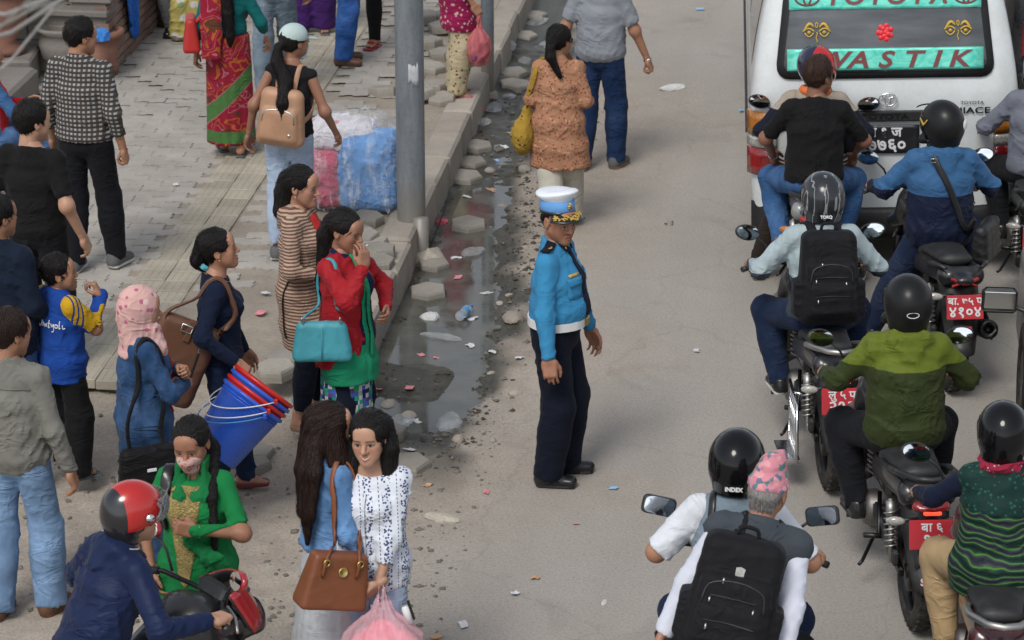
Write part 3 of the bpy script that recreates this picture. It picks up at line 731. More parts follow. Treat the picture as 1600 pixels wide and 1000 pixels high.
    def strands(s, V, F, style, num, zmax=9):
        """thin locks lying on the hair volume, combed along its flow"""
        bt = BVHTree.FromPolygons([tuple(v) for v in V], [tuple(q) for q in F]); rg = np.random.RandomState(s.seed+5); Hd = s.Hd; ok = np.where((V-s.Hc)@Hd[:, 2] < zmax)[0]; ii = ok[rg.randint(0, len(ok), num)]; crown = Vector(s.hpnt(0, -.05, .11)); hc = Vector(s.Hc)
        VV = []; FF = []; step = (.011 if style == 'short' else .022)*(1 if s.s > .85 else .85); ns = 4
        for i in ii:
            p = Vector(V[i]); last = None; w0 = .0016+.0016*rg.rand(); jit = Vector(rg.randn(3))*.35; L = step*(.6+.9*rg.rand()); off = .001+.006*rg.rand()**3; row = []
            for j in range(ns+1):
                q, nn, _, _ = bt.find_nearest(p)
                if q is None: break
                if style == 'short': d = (q-crown)*6+Vector((0, 0, -.3))+nn*.5
                else:
                    rel = (q-hc).dot(Vector(Hd[:, 2])); k_ = min(1, max(0, (rel+.02)/.06)); d = Vector(-Hd[:, 1])*k_+Vector((0, 0, -1))*(1.15-k_*.75)
                d = d+jit*(.45 if style == 'short' else .16); d = d-nn*d.dot(nn)*(.9 if style != 'short' else .6); d = d.normalized() if d.length > 1e-5 else Vector((0, 0, -1)); b = d.cross(nn).normalized(); c = q+nn*(off+.0015*j*(style == 'short'))
                w = w0*(1-.85*j/ns); row += [c+b*w, c+nn*w*.8, c-b*w]; p = q+d*L
            if len(row) == 3*(ns+1):
                o = len(VV); VV += [tuple(v) for v in row]
                for j in range(ns): a = o+3*j; FF += [(a, a+1, a+4, a+3), (a+1, a+2, a+5, a+4)]
        return np.array(VV, np.float32).reshape(-1, 3), np.array(FF, np.int64).reshape(-1, 4)
    def helmet(s, m, kind='full', visor=None, trim=None, scale=1.0):
        k = s.hs*scale; M = s.Hd; f = s.hfield(.0095, .22); hp = s.hpnt
        f.ell(hp(0, -.012, .028), (.122*k, .15*k, .135*k), M=M, k=0)
        f.cone(hp(0, -.05, -.02), hp(0, -.04, -.09), (.112*k, .1*k), (.1*k, .085*k), side=M[:, 0], k=.03)
        if kind == 'full': f.cone(hp(-.085, .06, -.09), hp(0, .135, -.095), .035*k, .035*k, k=.03); f.cone(hp(.085, .06, -.09), hp(0, .135, -.095), .035*k, .035*k, k=.03)
        if kind == 'peak': f.cone(hp(-.06, .13, .085), hp(.06, .13, .085), .018, .018, k=.02); f.cone(hp(0, .1, .09), hp(0, .21, .07), (.075, .012), (.06, .008), side=M[:, 0], k=.02)
        f.box(hp(0, .155, -.0), (.092*k, .085*k, .05*k), .03, M=M, k=.006, op='s')
        if kind in ('open', 'half', 'peak'): f.box(hp(0, .15, -.09), (.1*k, .115*k, .085*k), .03, M=M, k=.006, op='s')
        f.cut(hp(0, 0, -.115 if kind != 'half' else -.055), -M[:, 2])
        f.ell(hp(0, .005, -.03), (.095*k, .115*k, .115*k), M=M, k=.004, op='s')
        o = link('helmet', f.mesh('helmet', 2), m, s.root)
        if visor is not None:
            f = s.hfield(.0075, .24); up = kw_up = .0
            f.ell(hp(0, -.012, .02), (.128*k, .162*k, .14*k), M=M, k=0); f.ell(hp(0, -.012, .02), (.121*k, .155*k, .133*k), M=M, k=0, op='s')
            f.cut(hp(0, .03, 0), -M[:, 1]); f.cut(hp(0, 0, .075), M[:, 2]); f.cut(hp(0, 0, -.05), -M[:, 2])
            link('visor', f.mesh('visor'), visor, s.root)
        if trim is not None:
            mb = MB(); n = 40; prof = []
            pts = [Vector(hp(.119*k*math.sin(a), -.045-.105*k*math.cos(a), -.112+.012*math.cos(a))) for a in np.linspace(-2.0, 2.0, n)]
            mb.tube(pts, .006, 6); mb.build('helmet_trim', trim, s.root)
        return o
    def world(s, p):
        return Matrix.Translation(s.loc)@Matrix.Rotation(R(s.heading), 4, 'Z')@Vector(p)
    def local(s, p):
        return np.array((Matrix.Translation(s.loc)@Matrix.Rotation(R(s.heading), 4, 'Z')).inverted()@Vector(p))
def grip_wrist(g, Y, n, sc=1.0):
    """wrist so that the closed hand wraps a bar at g; Y finger direction, n palm direction"""
    Y = nrm(Y); n = np.array(n, float); n = nrm(n-Y*np.dot(n, Y)); return np.array(g, float)-Y*.085*sc-n*.030*sc
def head_place(u, v, top, z=0.0):
    """ground point under a head whose top (height 'top' above ground z) shows at pixel u,v"""
    p = at(u, v, z+top); return (p.x, p.y, z)
# ---------------- setting ----------------
ROADH = -6.6                                    # heading of the road
_a = R(-ROADH); ET = Vector((math.sin(_a), math.cos(_a), 0)); EN = Vector((math.cos(_a), -math.sin(_a), 0)); K0 = at(590, 540)
def kt(n, t, z=0.0): p = K0+EN*n+ET*t; return Vector((p.x, p.y, z))
def nt(p): d = Vector((p[0]-K0.x, p[1]-K0.y, 0)); return d.dot(EN), d.dot(ET)
KM = Matrix.Translation((K0.x, K0.y, 0))@Matrix.Rotation(-_a, 4, 'Z')      # local x = n, y = t
PAV = .20
rng = np.random.RandomState(7)
_VT = {}
def vnoise(x, y, sc, seed=0):
    """smooth value noise"""
    if seed not in _VT: _VT[seed] = np.random.RandomState(seed).rand(256, 256)
    T = _VT[seed]; x = np.asarray(x)*sc; y = np.asarray(y)*sc
    xi = np.floor(x).astype(int); yi = np.floor(y).astype(int); fx = x-xi; fy = y-yi; fx = fx*fx*(3-2*fx); fy = fy*fy*(3-2*fy)
    g = lambda a, b: T[a % 256, b % 256]
    return (g(xi, yi)*(1-fx)+g(xi+1, yi)*fx)*(1-fy)+(g(xi, yi+1)*(1-fx)+g(xi+1, yi+1)*fx)*fy
def sstep(a, b, x): t = np.clip((x-a)/(b-a), 0, 1); return t*t*(3-2*t)
def pave_end(n): return -.75+.30*np.asarray(n)                       # near (broken) end of the pavement
def gutw(t): return .66+.10*np.sin(t*1.1+.4)-.015*t+.16*sstep(2.5, -.5, t)
def ground_z(n, t):
    n = np.asarray(n, float); t = np.asarray(t, float)
    gw_ = .30+.16*sstep(2.5, -.5, t); g = np.exp(-((n-.9*gw_)/gw_)**2)*(n > -.3)*sstep(-1.75, -1.0, t)
    g = g*(1-.62*sstep(2.9, 4.6, t+.8*(vnoise(n, t, 1.5, 61)-.5)))
    z = -.082*g*(1-.7*sstep(.64, .78, vnoise(n, t, 2.6, 51)))
    z = z+.022*(vnoise(n, t, 6, 1)-.5)*sstep(1.3, .3, n)*sstep(-9, -3, n)+.022*(vnoise(n, t, 17, 2)-.5)*sstep(1.0, .2, n)+.010*(vnoise(n, t, 37, 8)-.5)*sstep(1.0, .2, n)+.018*(vnoise(n, t, 2.1, 5)-.5)*sstep(2, .3, n)
    edge = np.exp(-((n-gutw(t))/.16)**2)*sstep(-2.4, -1.4, t); z = z+edge*(.030*vnoise(n, t, 11, 3)-.006)+edge*.02*(vnoise(n, t, 30, 9)-.4)
    dirt = sstep(.25, -.25, n)*sstep(-.4, -1.6, t-pave_end(n)*0); z = z+dirt*(.035*(vnoise(n, t, 3.1, 11)-.5)+.02*(vnoise(n, t, 9, 12)-.5))
    ramp = sstep(-.02, -.12, n)*sstep(-1.3, .5, t-pave_end(n)); z = z*(1-.5*ramp)+ramp*(PAV-.075)
    return z+.01*(vnoise(n, t, .35, 4)-.5)
def make_ground():
    nl = np.concatenate([[-400, -120, -40, -16, -9], np.arange(-6, -.3, .07), np.arange(-.3, 1.3, .03), np.arange(1.3, 6.5, .2), [9, 16, 40, 120, 400]])
    tl = np.concatenate([[-60, -25, -12, -8, -6], np.arange(-5, 8, .04), np.arange(8, 14, .2), [18, 26, 50, 120, 400, 1200]])
    N, T = np.meshgrid(nl, tl, indexing='ij'); Z = ground_z(N, T)
    V = np.stack([N, T, Z], -1).reshape(-1, 3); a, b = N.shape
    i = (np.arange(a-1)[:, None]*b+np.arange(b-1)[None, :]).ravel(); F = np.stack([i, i+b, i+b+1, i+1], 1)
    me = mesh_np('ground', V, F)
    mud = np.clip(sstep(.14, -.10, N-gutw(T)+.25*(vnoise(N, T, 5, 21)-.5)), 0, 1)*sstep(-.3, -.02, N)*sstep(-2.7, -1.5, T+.9*(vnoise(N, T, 2.3, 22)-.5))
    dirt = np.clip(sstep(2.1, .1, N+1.3*(vnoise(N, T, .9, 23)-.5)+.4*(vnoise(N, T, 3.5, 24)-.5)), 0, 1)
    for nm, arr in (('mud', mud), ('dirt', dirt)):
        at_ = me.attributes.new(nm, 'FLOAT', 'POINT'); at_.data.foreach_set('value', arr.ravel().astype(np.float32))
    def fn(k):
        co = k.obj(); mud = k.attr('mud').outputs['Fac']; dirt = k.attr('dirt').outputs['Fac']
        n1 = k.noise(co, .55, 5, .6)[0]; n2 = k.noise(co, 4.5, 6, .65)[0]; n3 = k.noise(co, 60, 5, .7)[0]; n4 = k.noise(k.scale(co, (2.2, .35, 1)), 1.0, 4)[0]
        road = k.mix(k.step(n1, .3, .75), (.358, .331, .295), (.42, .388, .346)); road = k.mix(k.math('MULTIPLY', k.step(n4, .4, .7), .45), road, (.300, .275, .244))
        road = k.mix(k.math('MULTIPLY', k.step(n3, .35, .7), .4), road, (.135, .125, .11))
        dc = k.mix(k.step(n2, .3, .7), (.335, .285, .232), (.43, .375, .312)); dc = k.mix(k.math('MULTIPLY', k.step(n3, .4, .7), .5), dc, (.14, .11, .085))
        c = k.mix(dirt, road, dc)
        v = k.voro(co, 55)[0]; sp = k.math('LESS_THAN', v, .16); c = k.mix(k.math('MULTIPLY', sp, .55), c, (.1, .095, .09))
        v2 = k.voro(co, 33)[0]; c = k.mix(k.math('MULTIPLY', k.math('LESS_THAN', v2, .09), .6), c, (.42, .40, .36))
        st = k.noise(co, 1.6, 3, .5, .6)[0]; c = k.mix(k.math('MULTIPLY', k.step(st, .62, .75), .28), c, (.11, .105, .095))
        wp = k.new('VectorMath', operation='ADD'); k.put(wp.inputs[0], co); k.put(wp.inputs[1], k.scale(k.noise(co, 2.5, 4, .6)[1], (.5, .5, 0))); crk = k.voro(wp.outputs[0], .42, 'DISTANCE_TO_EDGE')[0]
        c = k.mix(k.math('MULTIPLY', k.step(crk, .006, .001), .16), c, (.14, .125, .11)); oil = k.voro(co, 1.1)[0]; c = k.mix(k.math('MULTIPLY', k.step(k.math('ADD', oil, k.math('MULTIPLY', n2, .12)), .13, .05), .3), c, (.16, .145, .13))
        m2 = k.mix(k.step(n2, .35, .7), (.034, .032, .025), (.080, .075, .058)); m2 = k.mix(k.math('MULTIPLY', k.step(n3, .5, .75), .35), m2, (.13, .13, .10))
        c = k.mix(mud, c, m2); k.put(k.b.inputs['Base Color'], c)
        k.put(k.b.inputs['Roughness'], k.math('MULTIPLY_ADD', mud, k.math('MULTIPLY_ADD', n2, .5, -.75), .92))
        k.bump(k.math('ADD', k.math('MULTIPLY', n3, .6), k.math('MULTIPLY', n2, .5)), .55, .012)
    g = struct('ground', me, mat('dusty_ground', (.25, .23, .2), .92, 0, .3, fn)); g.matrix_world = KM
    # standing water in the gutter
    m = MB(); nn = 14; mm = 60
    def fw(u, v): return (-.03+u*1.2, -1.9+v*11, -.038)
    m.grid(fw, nn, mm)
    def wf(k):
        co = k.obj(); n = k.noise(co, 3.5, 5)[0]; k.put(k.b.inputs['Base Color'], k.mix(k.step(n, .35, .7), (.060, .060, .050), (.115, .113, .095)))
        k.put(k.b.inputs['Roughness'], k.math('MULTIPLY_ADD', k.step(n, .45, .8), .22, .04)); k.bump(k.noise(co, 30, 3)[0], .05, .004)
    w = struct('water', m.mesh(), mat('gutter_water', (.05, .05, .04), .05, 0, .5, wf)); w.matrix_world = KM
make_ground()
def concrete(name, base, rough=.9, blotch=.5, rv=.3):
    def fn(k):
        co = k.new('NewGeometry').outputs['Position']; n1 = k.noise(co, 3.5, 6, .65)[0]; n2 = k.noise(co, 45, 5, .7)[0]; n0 = k.noise(co, .9, 4, .6)[0]
        inf = k.new('ObjectInfo').outputs['Random']
        c = k.mix(k.step(n1, .3, .75), tuple(x*.78 for x in base), tuple(min(1, x*1.14) for x in base)); c = k.mix(k.math('MULTIPLY', k.step(n2, .45, .75), blotch*.7), c, tuple(x*.5 for x in base))
        c = k.mix(k.math('MULTIPLY', k.step(n0, .45, .75), .45), c, tuple(x*.62 for x in base)); hs = k.new('HueSaturation'); k.put(hs.inputs['Color'], c); k.put(hs.inputs['Value'], k.math('MULTIPLY_ADD', inf, rv, 1-rv*.5)); k.l.new(hs.outputs[0], k.b.inputs['Base Color'])
        k.bump(k.math('ADD', k.math('MULTIPLY', n2, .5), n1), .5, .008)
    return mat(name, base, rough, 0, .3, fn)
M_KERB = concrete('kerb_concrete', (.35, .31, .26)); M_PAVER = concrete('paver_concrete', (.375, .348, .308), blotch=.25, rv=.10); M_HEX = concrete('hexagon_block_concrete', (.31, .285, .245)); M_TACT = concrete('tactile_tile_concrete', (.37, .335, .265), blotch=.3)
# kerb: separate cast stones
kerb = empty('kerb', (0, 0, 0)); kerb['kind'] = 'structure'; kerb.matrix_world = KM
t = -1.15; i = 0
while t < 11:
    L = .62+.1*rng.rand(); mb = MB(); dx, dz, rz = (rng.rand(3)-.5)*np.array((.02, .022, .02)); w_ = .26
    tilt = -.05+.06*rng.rand() if t > -.9 else .16
    mb.box((-.13+dx, t+L/2, .055+dz-(0 if t > -.9 else .07)), (w_, L-.012, .33), (0, tilt*.4, rz), (.93, 1), .022)
    o = mb.build('kerbstone', M_KERB, kerb); t += L; i += 1
# pavement: bed, wavy pavers, tactile strip
pav = empty('pavement', (0, 0, 0)); pav['kind'] = 'structure'; pav.matrix_world = KM
def wavy(lx, ly, hgt, amp=.02):
    """interlocking paver outline"""
    def edge(p, q, nrm_, s):
        pts = []
        for f, a in ((0, 0), (.22, 0), (.30, 1), (.47, 1), (.53, -1), (.70, -1), (.78, 0)): pts.append((p[0]+(q[0]-p[0])*f+nrm_[0]*a*amp*s, p[1]+(q[1]-p[1])*f+nrm_[1]*a*amp*s))
        return pts
    a, b = lx/2, ly/2
    poly = edge((-a, -b), (a, -b), (0, 1), 1)+edge((a, -b), (a, b), (1, 0), .5)+edge((a, b), (-a, b), (0, 1), -1)+edge((-a, b), (-a, -b), (1, 0), -.5)
    m = MB(); n = len(poly); sc = lambda f: [(x*f, y*f) for x, y in poly]
    V = [(x, y, -hgt) for x, y in sc(.997)]+[(x, y, -.003) for x, y in sc(.997)]+[(x, y, 0) for x, y in sc(.972)]
    F = [(i, (i+1) % n, (i+1) % n+n, i+n) for i in range(n)]+[(i+n, (i+1) % n+n, (i+1) % n+2*n, i+2*n) for i in range(n)]+[tuple(range(2*n, 3*n))]
    return V, F
LX, LY = .25, .125
VP, FP = wavy(LX, LY, .07, .014); me_p = bpy.data.meshes.new('paver'); me_p.from_pydata(VP, [], FP); me_p.materials.append(M_PAVER); me_p.update()
TL, TR = nt(at(268, 480, PAV)), nt(at(348, 260, PAV)); TN = (TL[0]+TR[0])/2
cells = []
def vis(n, t, z=PAV):
    p = kt(n, t, z); c = math.cos(PITCH); s_ = math.sin(PITCH); d = p.y*c-(p.z-CAMH)*s_; up = p.y*s_+(p.z-CAMH)*c
    return 800+FPX*p.x/d, 500-FPX*up/d
row = 0; tt = -3.2
while tt < 10.5:
    off = (row % 2)*LX/2
    for j in range(-22, 1):
        n = j*LX+off-.3
        if n < -4.9 or n > -.42: continue
        if tt < pave_end(n)+.15*math.sin(n*7): continue
        broke = -.36-.42*(.3+1.1*vnoise(tt, 3.3, 1.3, 31))-.75*float(sstep(1.2, -.2, tt))-(.9 if 1.2 < tt < 2.6 else 0)*0
        if n > broke+.12*(rng.rand()-.5) and tt < 9: continue
        if n > broke-.5 and rng.rand() < .16: continue
        if abs(n-TN) < .24: continue
        u, v = vis(n, tt)
        cells.append((n, tt, u, v))
    row += 1; tt += LY
inside = [c for c in cells if -20 < c[2] < 1620 and -15 < c[3] < 1010]; inside.sort(key=lambda c: -c[3])
# hidden behind people matters little: the nearest 300 in frame are objects of their own
for n, t, u, v in inside[:300]:
    o = bpy.data.objects.new('paver', me_p); COL.objects.link(o); o.parent = pav
    o.location = (n, t, PAV+(rng.rand()-.5)*.008); o.rotation_euler = ((rng.rand()-.5)*.035, (rng.rand()-.5)*.035, (rng.rand()-.5)*.03)
rest = inside[300:]+[c for c in cells if not (-20 < c[2] < 1620 and -15 < c[3] < 1010)]
VV = []; FF = []; o_ = 0; VPn = np.array(VP)
for n, t, u, v in rest:
    a = (rng.rand(3)-.5)*.05; q = VPn.copy(); q[:, 2] += q[:, 0]*a[0]+q[:, 1]*a[1]+(rng.rand()-.5)*.01; q[:, 0] += n; q[:, 1] += t; q[:, 2] += PAV
    VV += [tuple(p) for p in q[len(q)//3:]]; N_ = len(q)//3; FF += [tuple(i-N_+o_ for i in f) for f in FP[N_:]]; o_ += 2*N_
me = bpy.data.meshes.new('paver_field'); me.from_pydata(VV, [], FF); me.update(); o = link('paver_field', me, M_PAVER, pav); o['kind'] = 'stuff'
# tactile guide tiles with ribs
TS = .205
mb = MB(); mb.box((0, 0, -.03), (TS-.003, TS-.003, .06), bev=.004)
for i in range(4): mb.box((-.074+i*.049, 0, -.0015), (.026, TS*.92, .008), bev=.003)
me_t = mb.mesh('tactile_tile'); me_t.materials.append(M_TACT)
for sgn in (-.5, .5):
    t = float(pave_end(TN))
    while t < 10.5:
        o = bpy.data.objects.new('tactile_tile', me_t); COL.objects.link(o); o.parent = pav; o.location = (TN+sgn*TS, t, PAV+(rng.rand()-.5)*.008); o.rotation_euler = ((rng.rand()-.5)*.03, (rng.rand()-.5)*.03, 0); t += TS
# bed of trodden earth under the pavers
def bed(u, v):
    t = -3.0+v*14; n = -.25-u*5.4
    return (n, t, PAV-.012+.012*(vnoise(n, t, 5, 41)-.5) if t > pave_end(n)-.1 else -.2)
mb = MB(); mb.grid(bed, 60, 150); M_EARTH = concrete('trodden_earth', (.33, .285, .23), blotch=.8); o = struct('pavement_bed', mb.mesh(), M_EARTH); o.matrix_world = KM
# ---- loose hexagonal blocks ----
def hexmesh(r, h, name='paving_block', seed=0, chip=True):
    rg = np.random.RandomState(seed); poly = [(r*math.cos(math.pi/3*i+.3)*(1+.03*(rg.rand()-.5)), r*math.sin(math.pi/3*i+.3)*(1+.03*(rg.rand()-.5))) for i in range(6)]
    sc = lambda f, z: [(x*f, y*f, z+.006*(rg.rand()-.5)) for x, y in poly]
    V = sc(.97, -h)+sc(1, -h*.5)+sc(.985, -.012)+sc(.93, 0); F = []
    for k_ in range(3): F += [(k_*6+i, k_*6+(i+1) % 6, k_*6+(i+1) % 6+6, k_*6+i+6) for i in range(6)]
    F += [tuple(range(18, 24)), tuple(range(5, -1, -1))]
    me = bpy.data.meshes.new(name); me.from_pydata(V, [], F); me.materials.append(M_HEX); me.update(); return me
HX = [hexmesh(.135, .08, seed=i) for i in range(4)]
def hexb(u, v, z, label, group, tilt=(0, 0), rz=0, sc=1.0, i=[0]):
    p = at(u, v, z); o = bpy.data.objects.new('paving_block', HX[i[0] % 4]); i[0] += 1; COL.objects.link(o)
    o.location = p; o.rotation_euler = (tilt[0], tilt[1], rz if rz else rng.rand()*3); o.scale = (sc, sc, sc); tag(o, label, 'paving block', group); return o
gutter_hex = [(745, 224, 1), (735, 250, 1), (727, 272, 1.05), (732, 346, 1.05), (678, 408, .85), (668, 450, 1), (632, 720, 1.15), (800, 110, 1.05), (805, 128, 1.1), (830, 20, 1.2), (818, 52, 1.0)]
for u, v, s_ in gutter_hex: hexb(u, v, .012 if v < 700 else .04, *(('grey hexagonal block at the far end of the gutter among clear bags', 'far gutter blocks') if v < 160 else ('grey hexagonal stepping block in the gutter beside the orange kurta woman', 'gutter blocks by the kurta woman') if v < 300 else ('flat hexagonal block in the gutter water near the thick post', 'gutter blocks by the thick post') if v < 500 else ('wide hexagonal slab at the near end of the puddle', None)), ((rng.rand()-.5)*.1, (rng.rand()-.5)*.1), 0, s_)
for u, v, s_ in [(600, 135, 1), (605, 175, 1), (598, 188, 1), (612, 200, .95), (668, 60, 1), (672, 100, 1.05), (680, 128, 1.0), (690, 35, 1), (700, 20, 1), (655, 140, .9), (586, 402, 1.05), (578, 374, 1), (565, 365, .9), (557, 352, .9), (590, 385, 1), (560, 420, 1), (545, 440, .95), (448, 552, 1), (430, 570, .95), (540, 395, .9), (575, 335, .9), (690, 150, .9), (712, 0, 1), (720, 92, .9), (735, 60, .9), (665, 20, 1), (690, 78, .95)]:
    hexb(u, v, PAV+.045+.05*rng.rand(), *(('loose hexagonal block between the navy-topped and cardigan women', 'blocks by the cardigan woman') if v > 500 else ('loose hexagonal block heaped on the kerb beside the red-jacketed woman', 'blocks by the red-jacketed woman') if v > 300 else ('loose tilted hexagonal block behind the plastic-wrapped bundle', 'blocks behind the bundle') if u < 640 else ('loose hexagonal block in the rubble around the magenta kurta woman', 'blocks by the magenta kurta woman')), ((rng.rand()-.5)*.34, (rng.rand()-.5)*.34), 0, s_)
for u, v, s_ in [(386, 718, 1.1), (395, 700, 1.0), (606, 668, .9)]:
    hexb(u, v, .05, 'worn hexagonal paving block sunk in the bare dirt before the pavement', 'blocks sunk in the dirt', (0.03, .05), 0, s_)
# ---- gravel ----
def gravel(name, num, fn, smin, smax, m, label):
    V = []; F = []; rg = np.random.RandomState(5)
    base = np.array([(1, 0, 0), (-1, 0, 0), (0, 1, 0), (0, -1, 0), (0, 0, 1), (0, 0, -1)], float); bf = [(0, 2, 4), (2, 1, 4), (1, 3, 4), (3, 0, 4), (2, 0, 5), (1, 2, 5), (3, 1, 5), (0, 3, 5)]
    for _ in range(num):
        n, t = fn(rg); s_ = smin+(smax-smin)*rg.rand()**4; q = base*s_*(.6+.8*rg.rand(6, 1))*np.array((1, 1, .6)); a = rg.rand()*6.28; q = q@np.array([[math.cos(a), math.sin(a), 0], [-math.sin(a), math.cos(a), 0], [0, 0, 1]])
        q += (n, t, float(ground_z(n, t))+s_*.2); o_ = len(V); V += [tuple(p) for p in q]; F += [tuple(i+o_ for i in f) for f in bf]
    me = bpy.data.meshes.new(name); me.from_pydata(V, [], F); me.update(); o = link(name, me, m); o.matrix_world = KM; tag(o, label, 'gravel', kind='stuff')
M_GRAV = concrete('gravel_stone', (.19, .175, .15))
gravel('gravel', 2600, lambda g: ((g.rand()-.75)*3.6 if g.rand() < .6 else g.rand()*1.0, -4.2+g.rand()*3.4 if g.rand() < .55 else -2+g.rand()*9), .004, .026, M_GRAV, 'small grey stones strewn over the dirt and gutter edge')
M_MUDC = concrete('mud_clod', (.075, .066, .052), blotch=.8)
gravel('mud_clods', 1900, lambda g: (float(np.clip(.70+.11*g.randn(), .05, 1.0)) if g.rand() < .75 else g.rand()*.6, -2+g.rand()*9), .005, .024, M_MUDC, 'dark crumbly mud clods along the gutter edge')
# ---- poles ----
M_GALV = None
def galv(name, base, ydir=0):
    def fn(k):
        co = k.obj(); n1 = k.noise(k.scale(co, (6, 6, 1.2)), 1.6, 6, .7)[0]; n2 = k.noise(co, 45, 5, .7)[0]; z = k.xyz(co)[2]
        c = k.mix(k.step(n1, .35, .7), base, tuple(x*.6 for x in base)); c = k.mix(k.math('MULTIPLY', k.step(n2, .52, .7), .5), c, (.12, .10, .085))
        c = k.mix(k.math('MULTIPLY', k.step(k.math('ADD', z, k.math('MULTIPLY', n1, -.6)), .35, -.1), .7), c, (.26, .225, .18)); k.put(k.b.inputs['Base Color'], c); k.bump(n2, .2, .004)
    return mat(name, base, .5, .25, .4, fn)
p = at(643, 348, PAV); e = empty('lamp_post', (p.x, p.y, 0), 0, 'thick galvanised steel post with torn poster scraps, set at the kerb', 'post')
MB().lathe([(.101, .0), (.101, 2.2), (.098, 2.25), (.085, 6.2), (.05, 9)], 28).build('shaft', galv('galvanised_steel', (.225, .25, .27)), e)
mb = MB(); mb.lathe([(.055, -.05), (.055, .27), (.0, .28)], 18, Matrix.Translation((.07, -.11, 0))); mb.build('stub_pipe', galv('galvanised_steel', (.225, .25, .27)), e)
def lump(name, c, r, m, parent, seed=1):
    def fn(f): f.ell(c, r, k=0); f.folds(.03, 18, seed, [], (1, 1, 1), 1); f.cut((0, 0, -.06), (0, 0, -1))
    return sdf(name, (c[0]-r[0]-.05, c[1]-r[1]-.05, -.08), (c[0]+r[0]+.05, c[1]+r[1]+.05, c[2]+r[2]+.05), .02, fn, m, parent)
lump('concrete_footing', (.11, -.15, -.02), (.15, .13, .075), M_KERB, e)
M_PAP = concrete('torn_paper', (.62, .63, .64), blotch=.2)
for (z0, z1, a0, w_, sd) in ((1.22, 1.42, -1.25, .75, 1), (2.05, 2.16, -1.5, .8, 2), (1.8, 1.98, -.62, .35, 3), (2.5, 2.75, -1.2, 1.0, 4)):
    rg = np.random.RandomState(sd); mb = MB(); jag = rg.rand(14)
    def fp(u, v): 
        lo = z0+.07*jag[int(u*6.99)]*(1-v); hi = z1-.09*jag[7+int(u*6.99)]
        z = lo+(hi-lo)*v; an = a0-w_/2+w_*u; return (.1035*math.cos(an), .1035*math.sin(an), z)
    mb.grid(fp, 7, 3, thick=.002); mb.build('poster_scrap', M_PAP, e)
p = at(762, 150, .0); e = empty('sign_post', (p.x, p.y, 0), 0, 'slim grey painted post standing in the gutter beside the kerb', 'post')
MB().lathe([(.055, -.05), (.055, 4.2), (0, 4.22)], 20).build('shaft', galv('grey_post_paint', (.20, .235, .26)), e)
MB().lathe([(.09, -.05), (.085, .03), (.06, .05)], 16).build('base_collar', M_KERB, e)
# ---- planter walls, steps, pots (far left) ----
M_BRICK = concrete('weathered_brick', (.26, .17, .13), blotch=.6); M_STONE = concrete('weathered_stone', (.23, .21, .185), blotch=.6); M_MORT = concrete('mortar', (.22, .2, .175))
nA, tA = nt(at(172, 118, PAV)); nB, tB = nt(at(258, 40, PAV))
def brick_wall(name, A, B, z0, hgt, th, label, m=M_BRICK, bl=.23, bh=.075):
    A = Vector((A[0], A[1], 0)); B = Vector((B[0], B[1], 0)); d = B-A; L = d.length; e = empty(name, (A.x, A.y, z0), math.atan2(d.y, d.x), label, 'wall')
    MB().box((L/2, th/2+.006, hgt/2), (L-.01, th-.012, hgt)).build('core', M_MORT, e)
    r = 0; z = 0; me = MB().box((0, 0, 0), (bl-.014, .1, bh-.012), bev=.006).mesh('brick'); me.materials.append(m)
    while z < hgt-bh*.6:
        x = -(bl/2)*(r % 2)
        while x < L:
            x0 = max(x, 0); x1 = min(x+bl, L)
            if x1-x0 > .06:
                o = bpy.data.objects.new('brick', me); COL.objects.link(o); o.parent = e; o.location = ((x0+x1)/2, .045+(rng.rand()-.5)*.012, z+bh/2); o.scale = ((x1-x0)/bl, 1, 1)
            x += bl
        z += bh; r += 1
    o = MB().box((L/2, th/2-.01, hgt+.03), (L+.04, th+.06, .06), bev=.012).build('coping', M_STONE, e)
    return e
# long side of the planter beside the pavement (its face looks toward the road)
pA = at(172, 118, PAV); pB = pA+ET*6.0; 
brick_wall('planter_wall', (pA.x, pA.y), (pB.x, pB.y), PAV, .62, .3, 'brick planter side wall running along the back of the pavement')
# its end facing the street, stone courses
pC = pA-EN*2.2+ET*.1
e = brick_wall('planter_end_wall', (pC.x, pC.y), (pA.x-.01*EN.x, pA.y-.01*EN.y), PAV, .5, .3, 'low stone-coursed planter end wall behind the urns', M_STONE, .5, .14)
so = MB(); so.box((0, 0, 0), (2.1, 5.6, .1)); so = so.build('planter_soil', M_EARTH); so.location = pA-EN*1.1+ET*3.15+Vector((0, 0, PAV+.5)); so.rotation_euler = (0, 0, -_a); tag(so, None, None, kind='structure')
st = empty('stone_step', tuple(at(20, 190, PAV)-EN*.55), -_a, 'broad stone step block beside the checked-shirt man', 'step')
MB().box((0, .35, .12), (1.1, .9, .24), bev=.03).build('block', M_STONE, st); MB().box((-.25, .55, .36), (.7, .5, .24), bev=.03).build('upper_block', M_STONE, st)
MB().box((.09, .297, .37), (.012, .14, .16)).build('pasted_notice', M_PAP, st)
M_TERRA = concrete('terracotta', (.30, .15, .105), blotch=.5)
def pot(u, v, z, prof, m, label, name, extra=None):
    p = at(u, v, z); e = empty(name, p, 0, label, 'plant pot'); MB().lathe(prof, 26).build('vessel', m, e)
    MB().lathe([(0, prof[-2][1]-.03), (prof[-2][0]-.02, prof[-2][1]-.03)], 20).build('soil', M_EARTH, e); return e
pot(160, 116, PAV, [(0, 0), (.13, 0), (.15, .1), (.12, .13), (.17, .3), (.16, .32), (.2, .34), (.2, .39), (.16, .39), (.14, .34)], M_TERRA, 'terracotta pot with a flared rim and a blue bag on it', 'terracotta_pot')
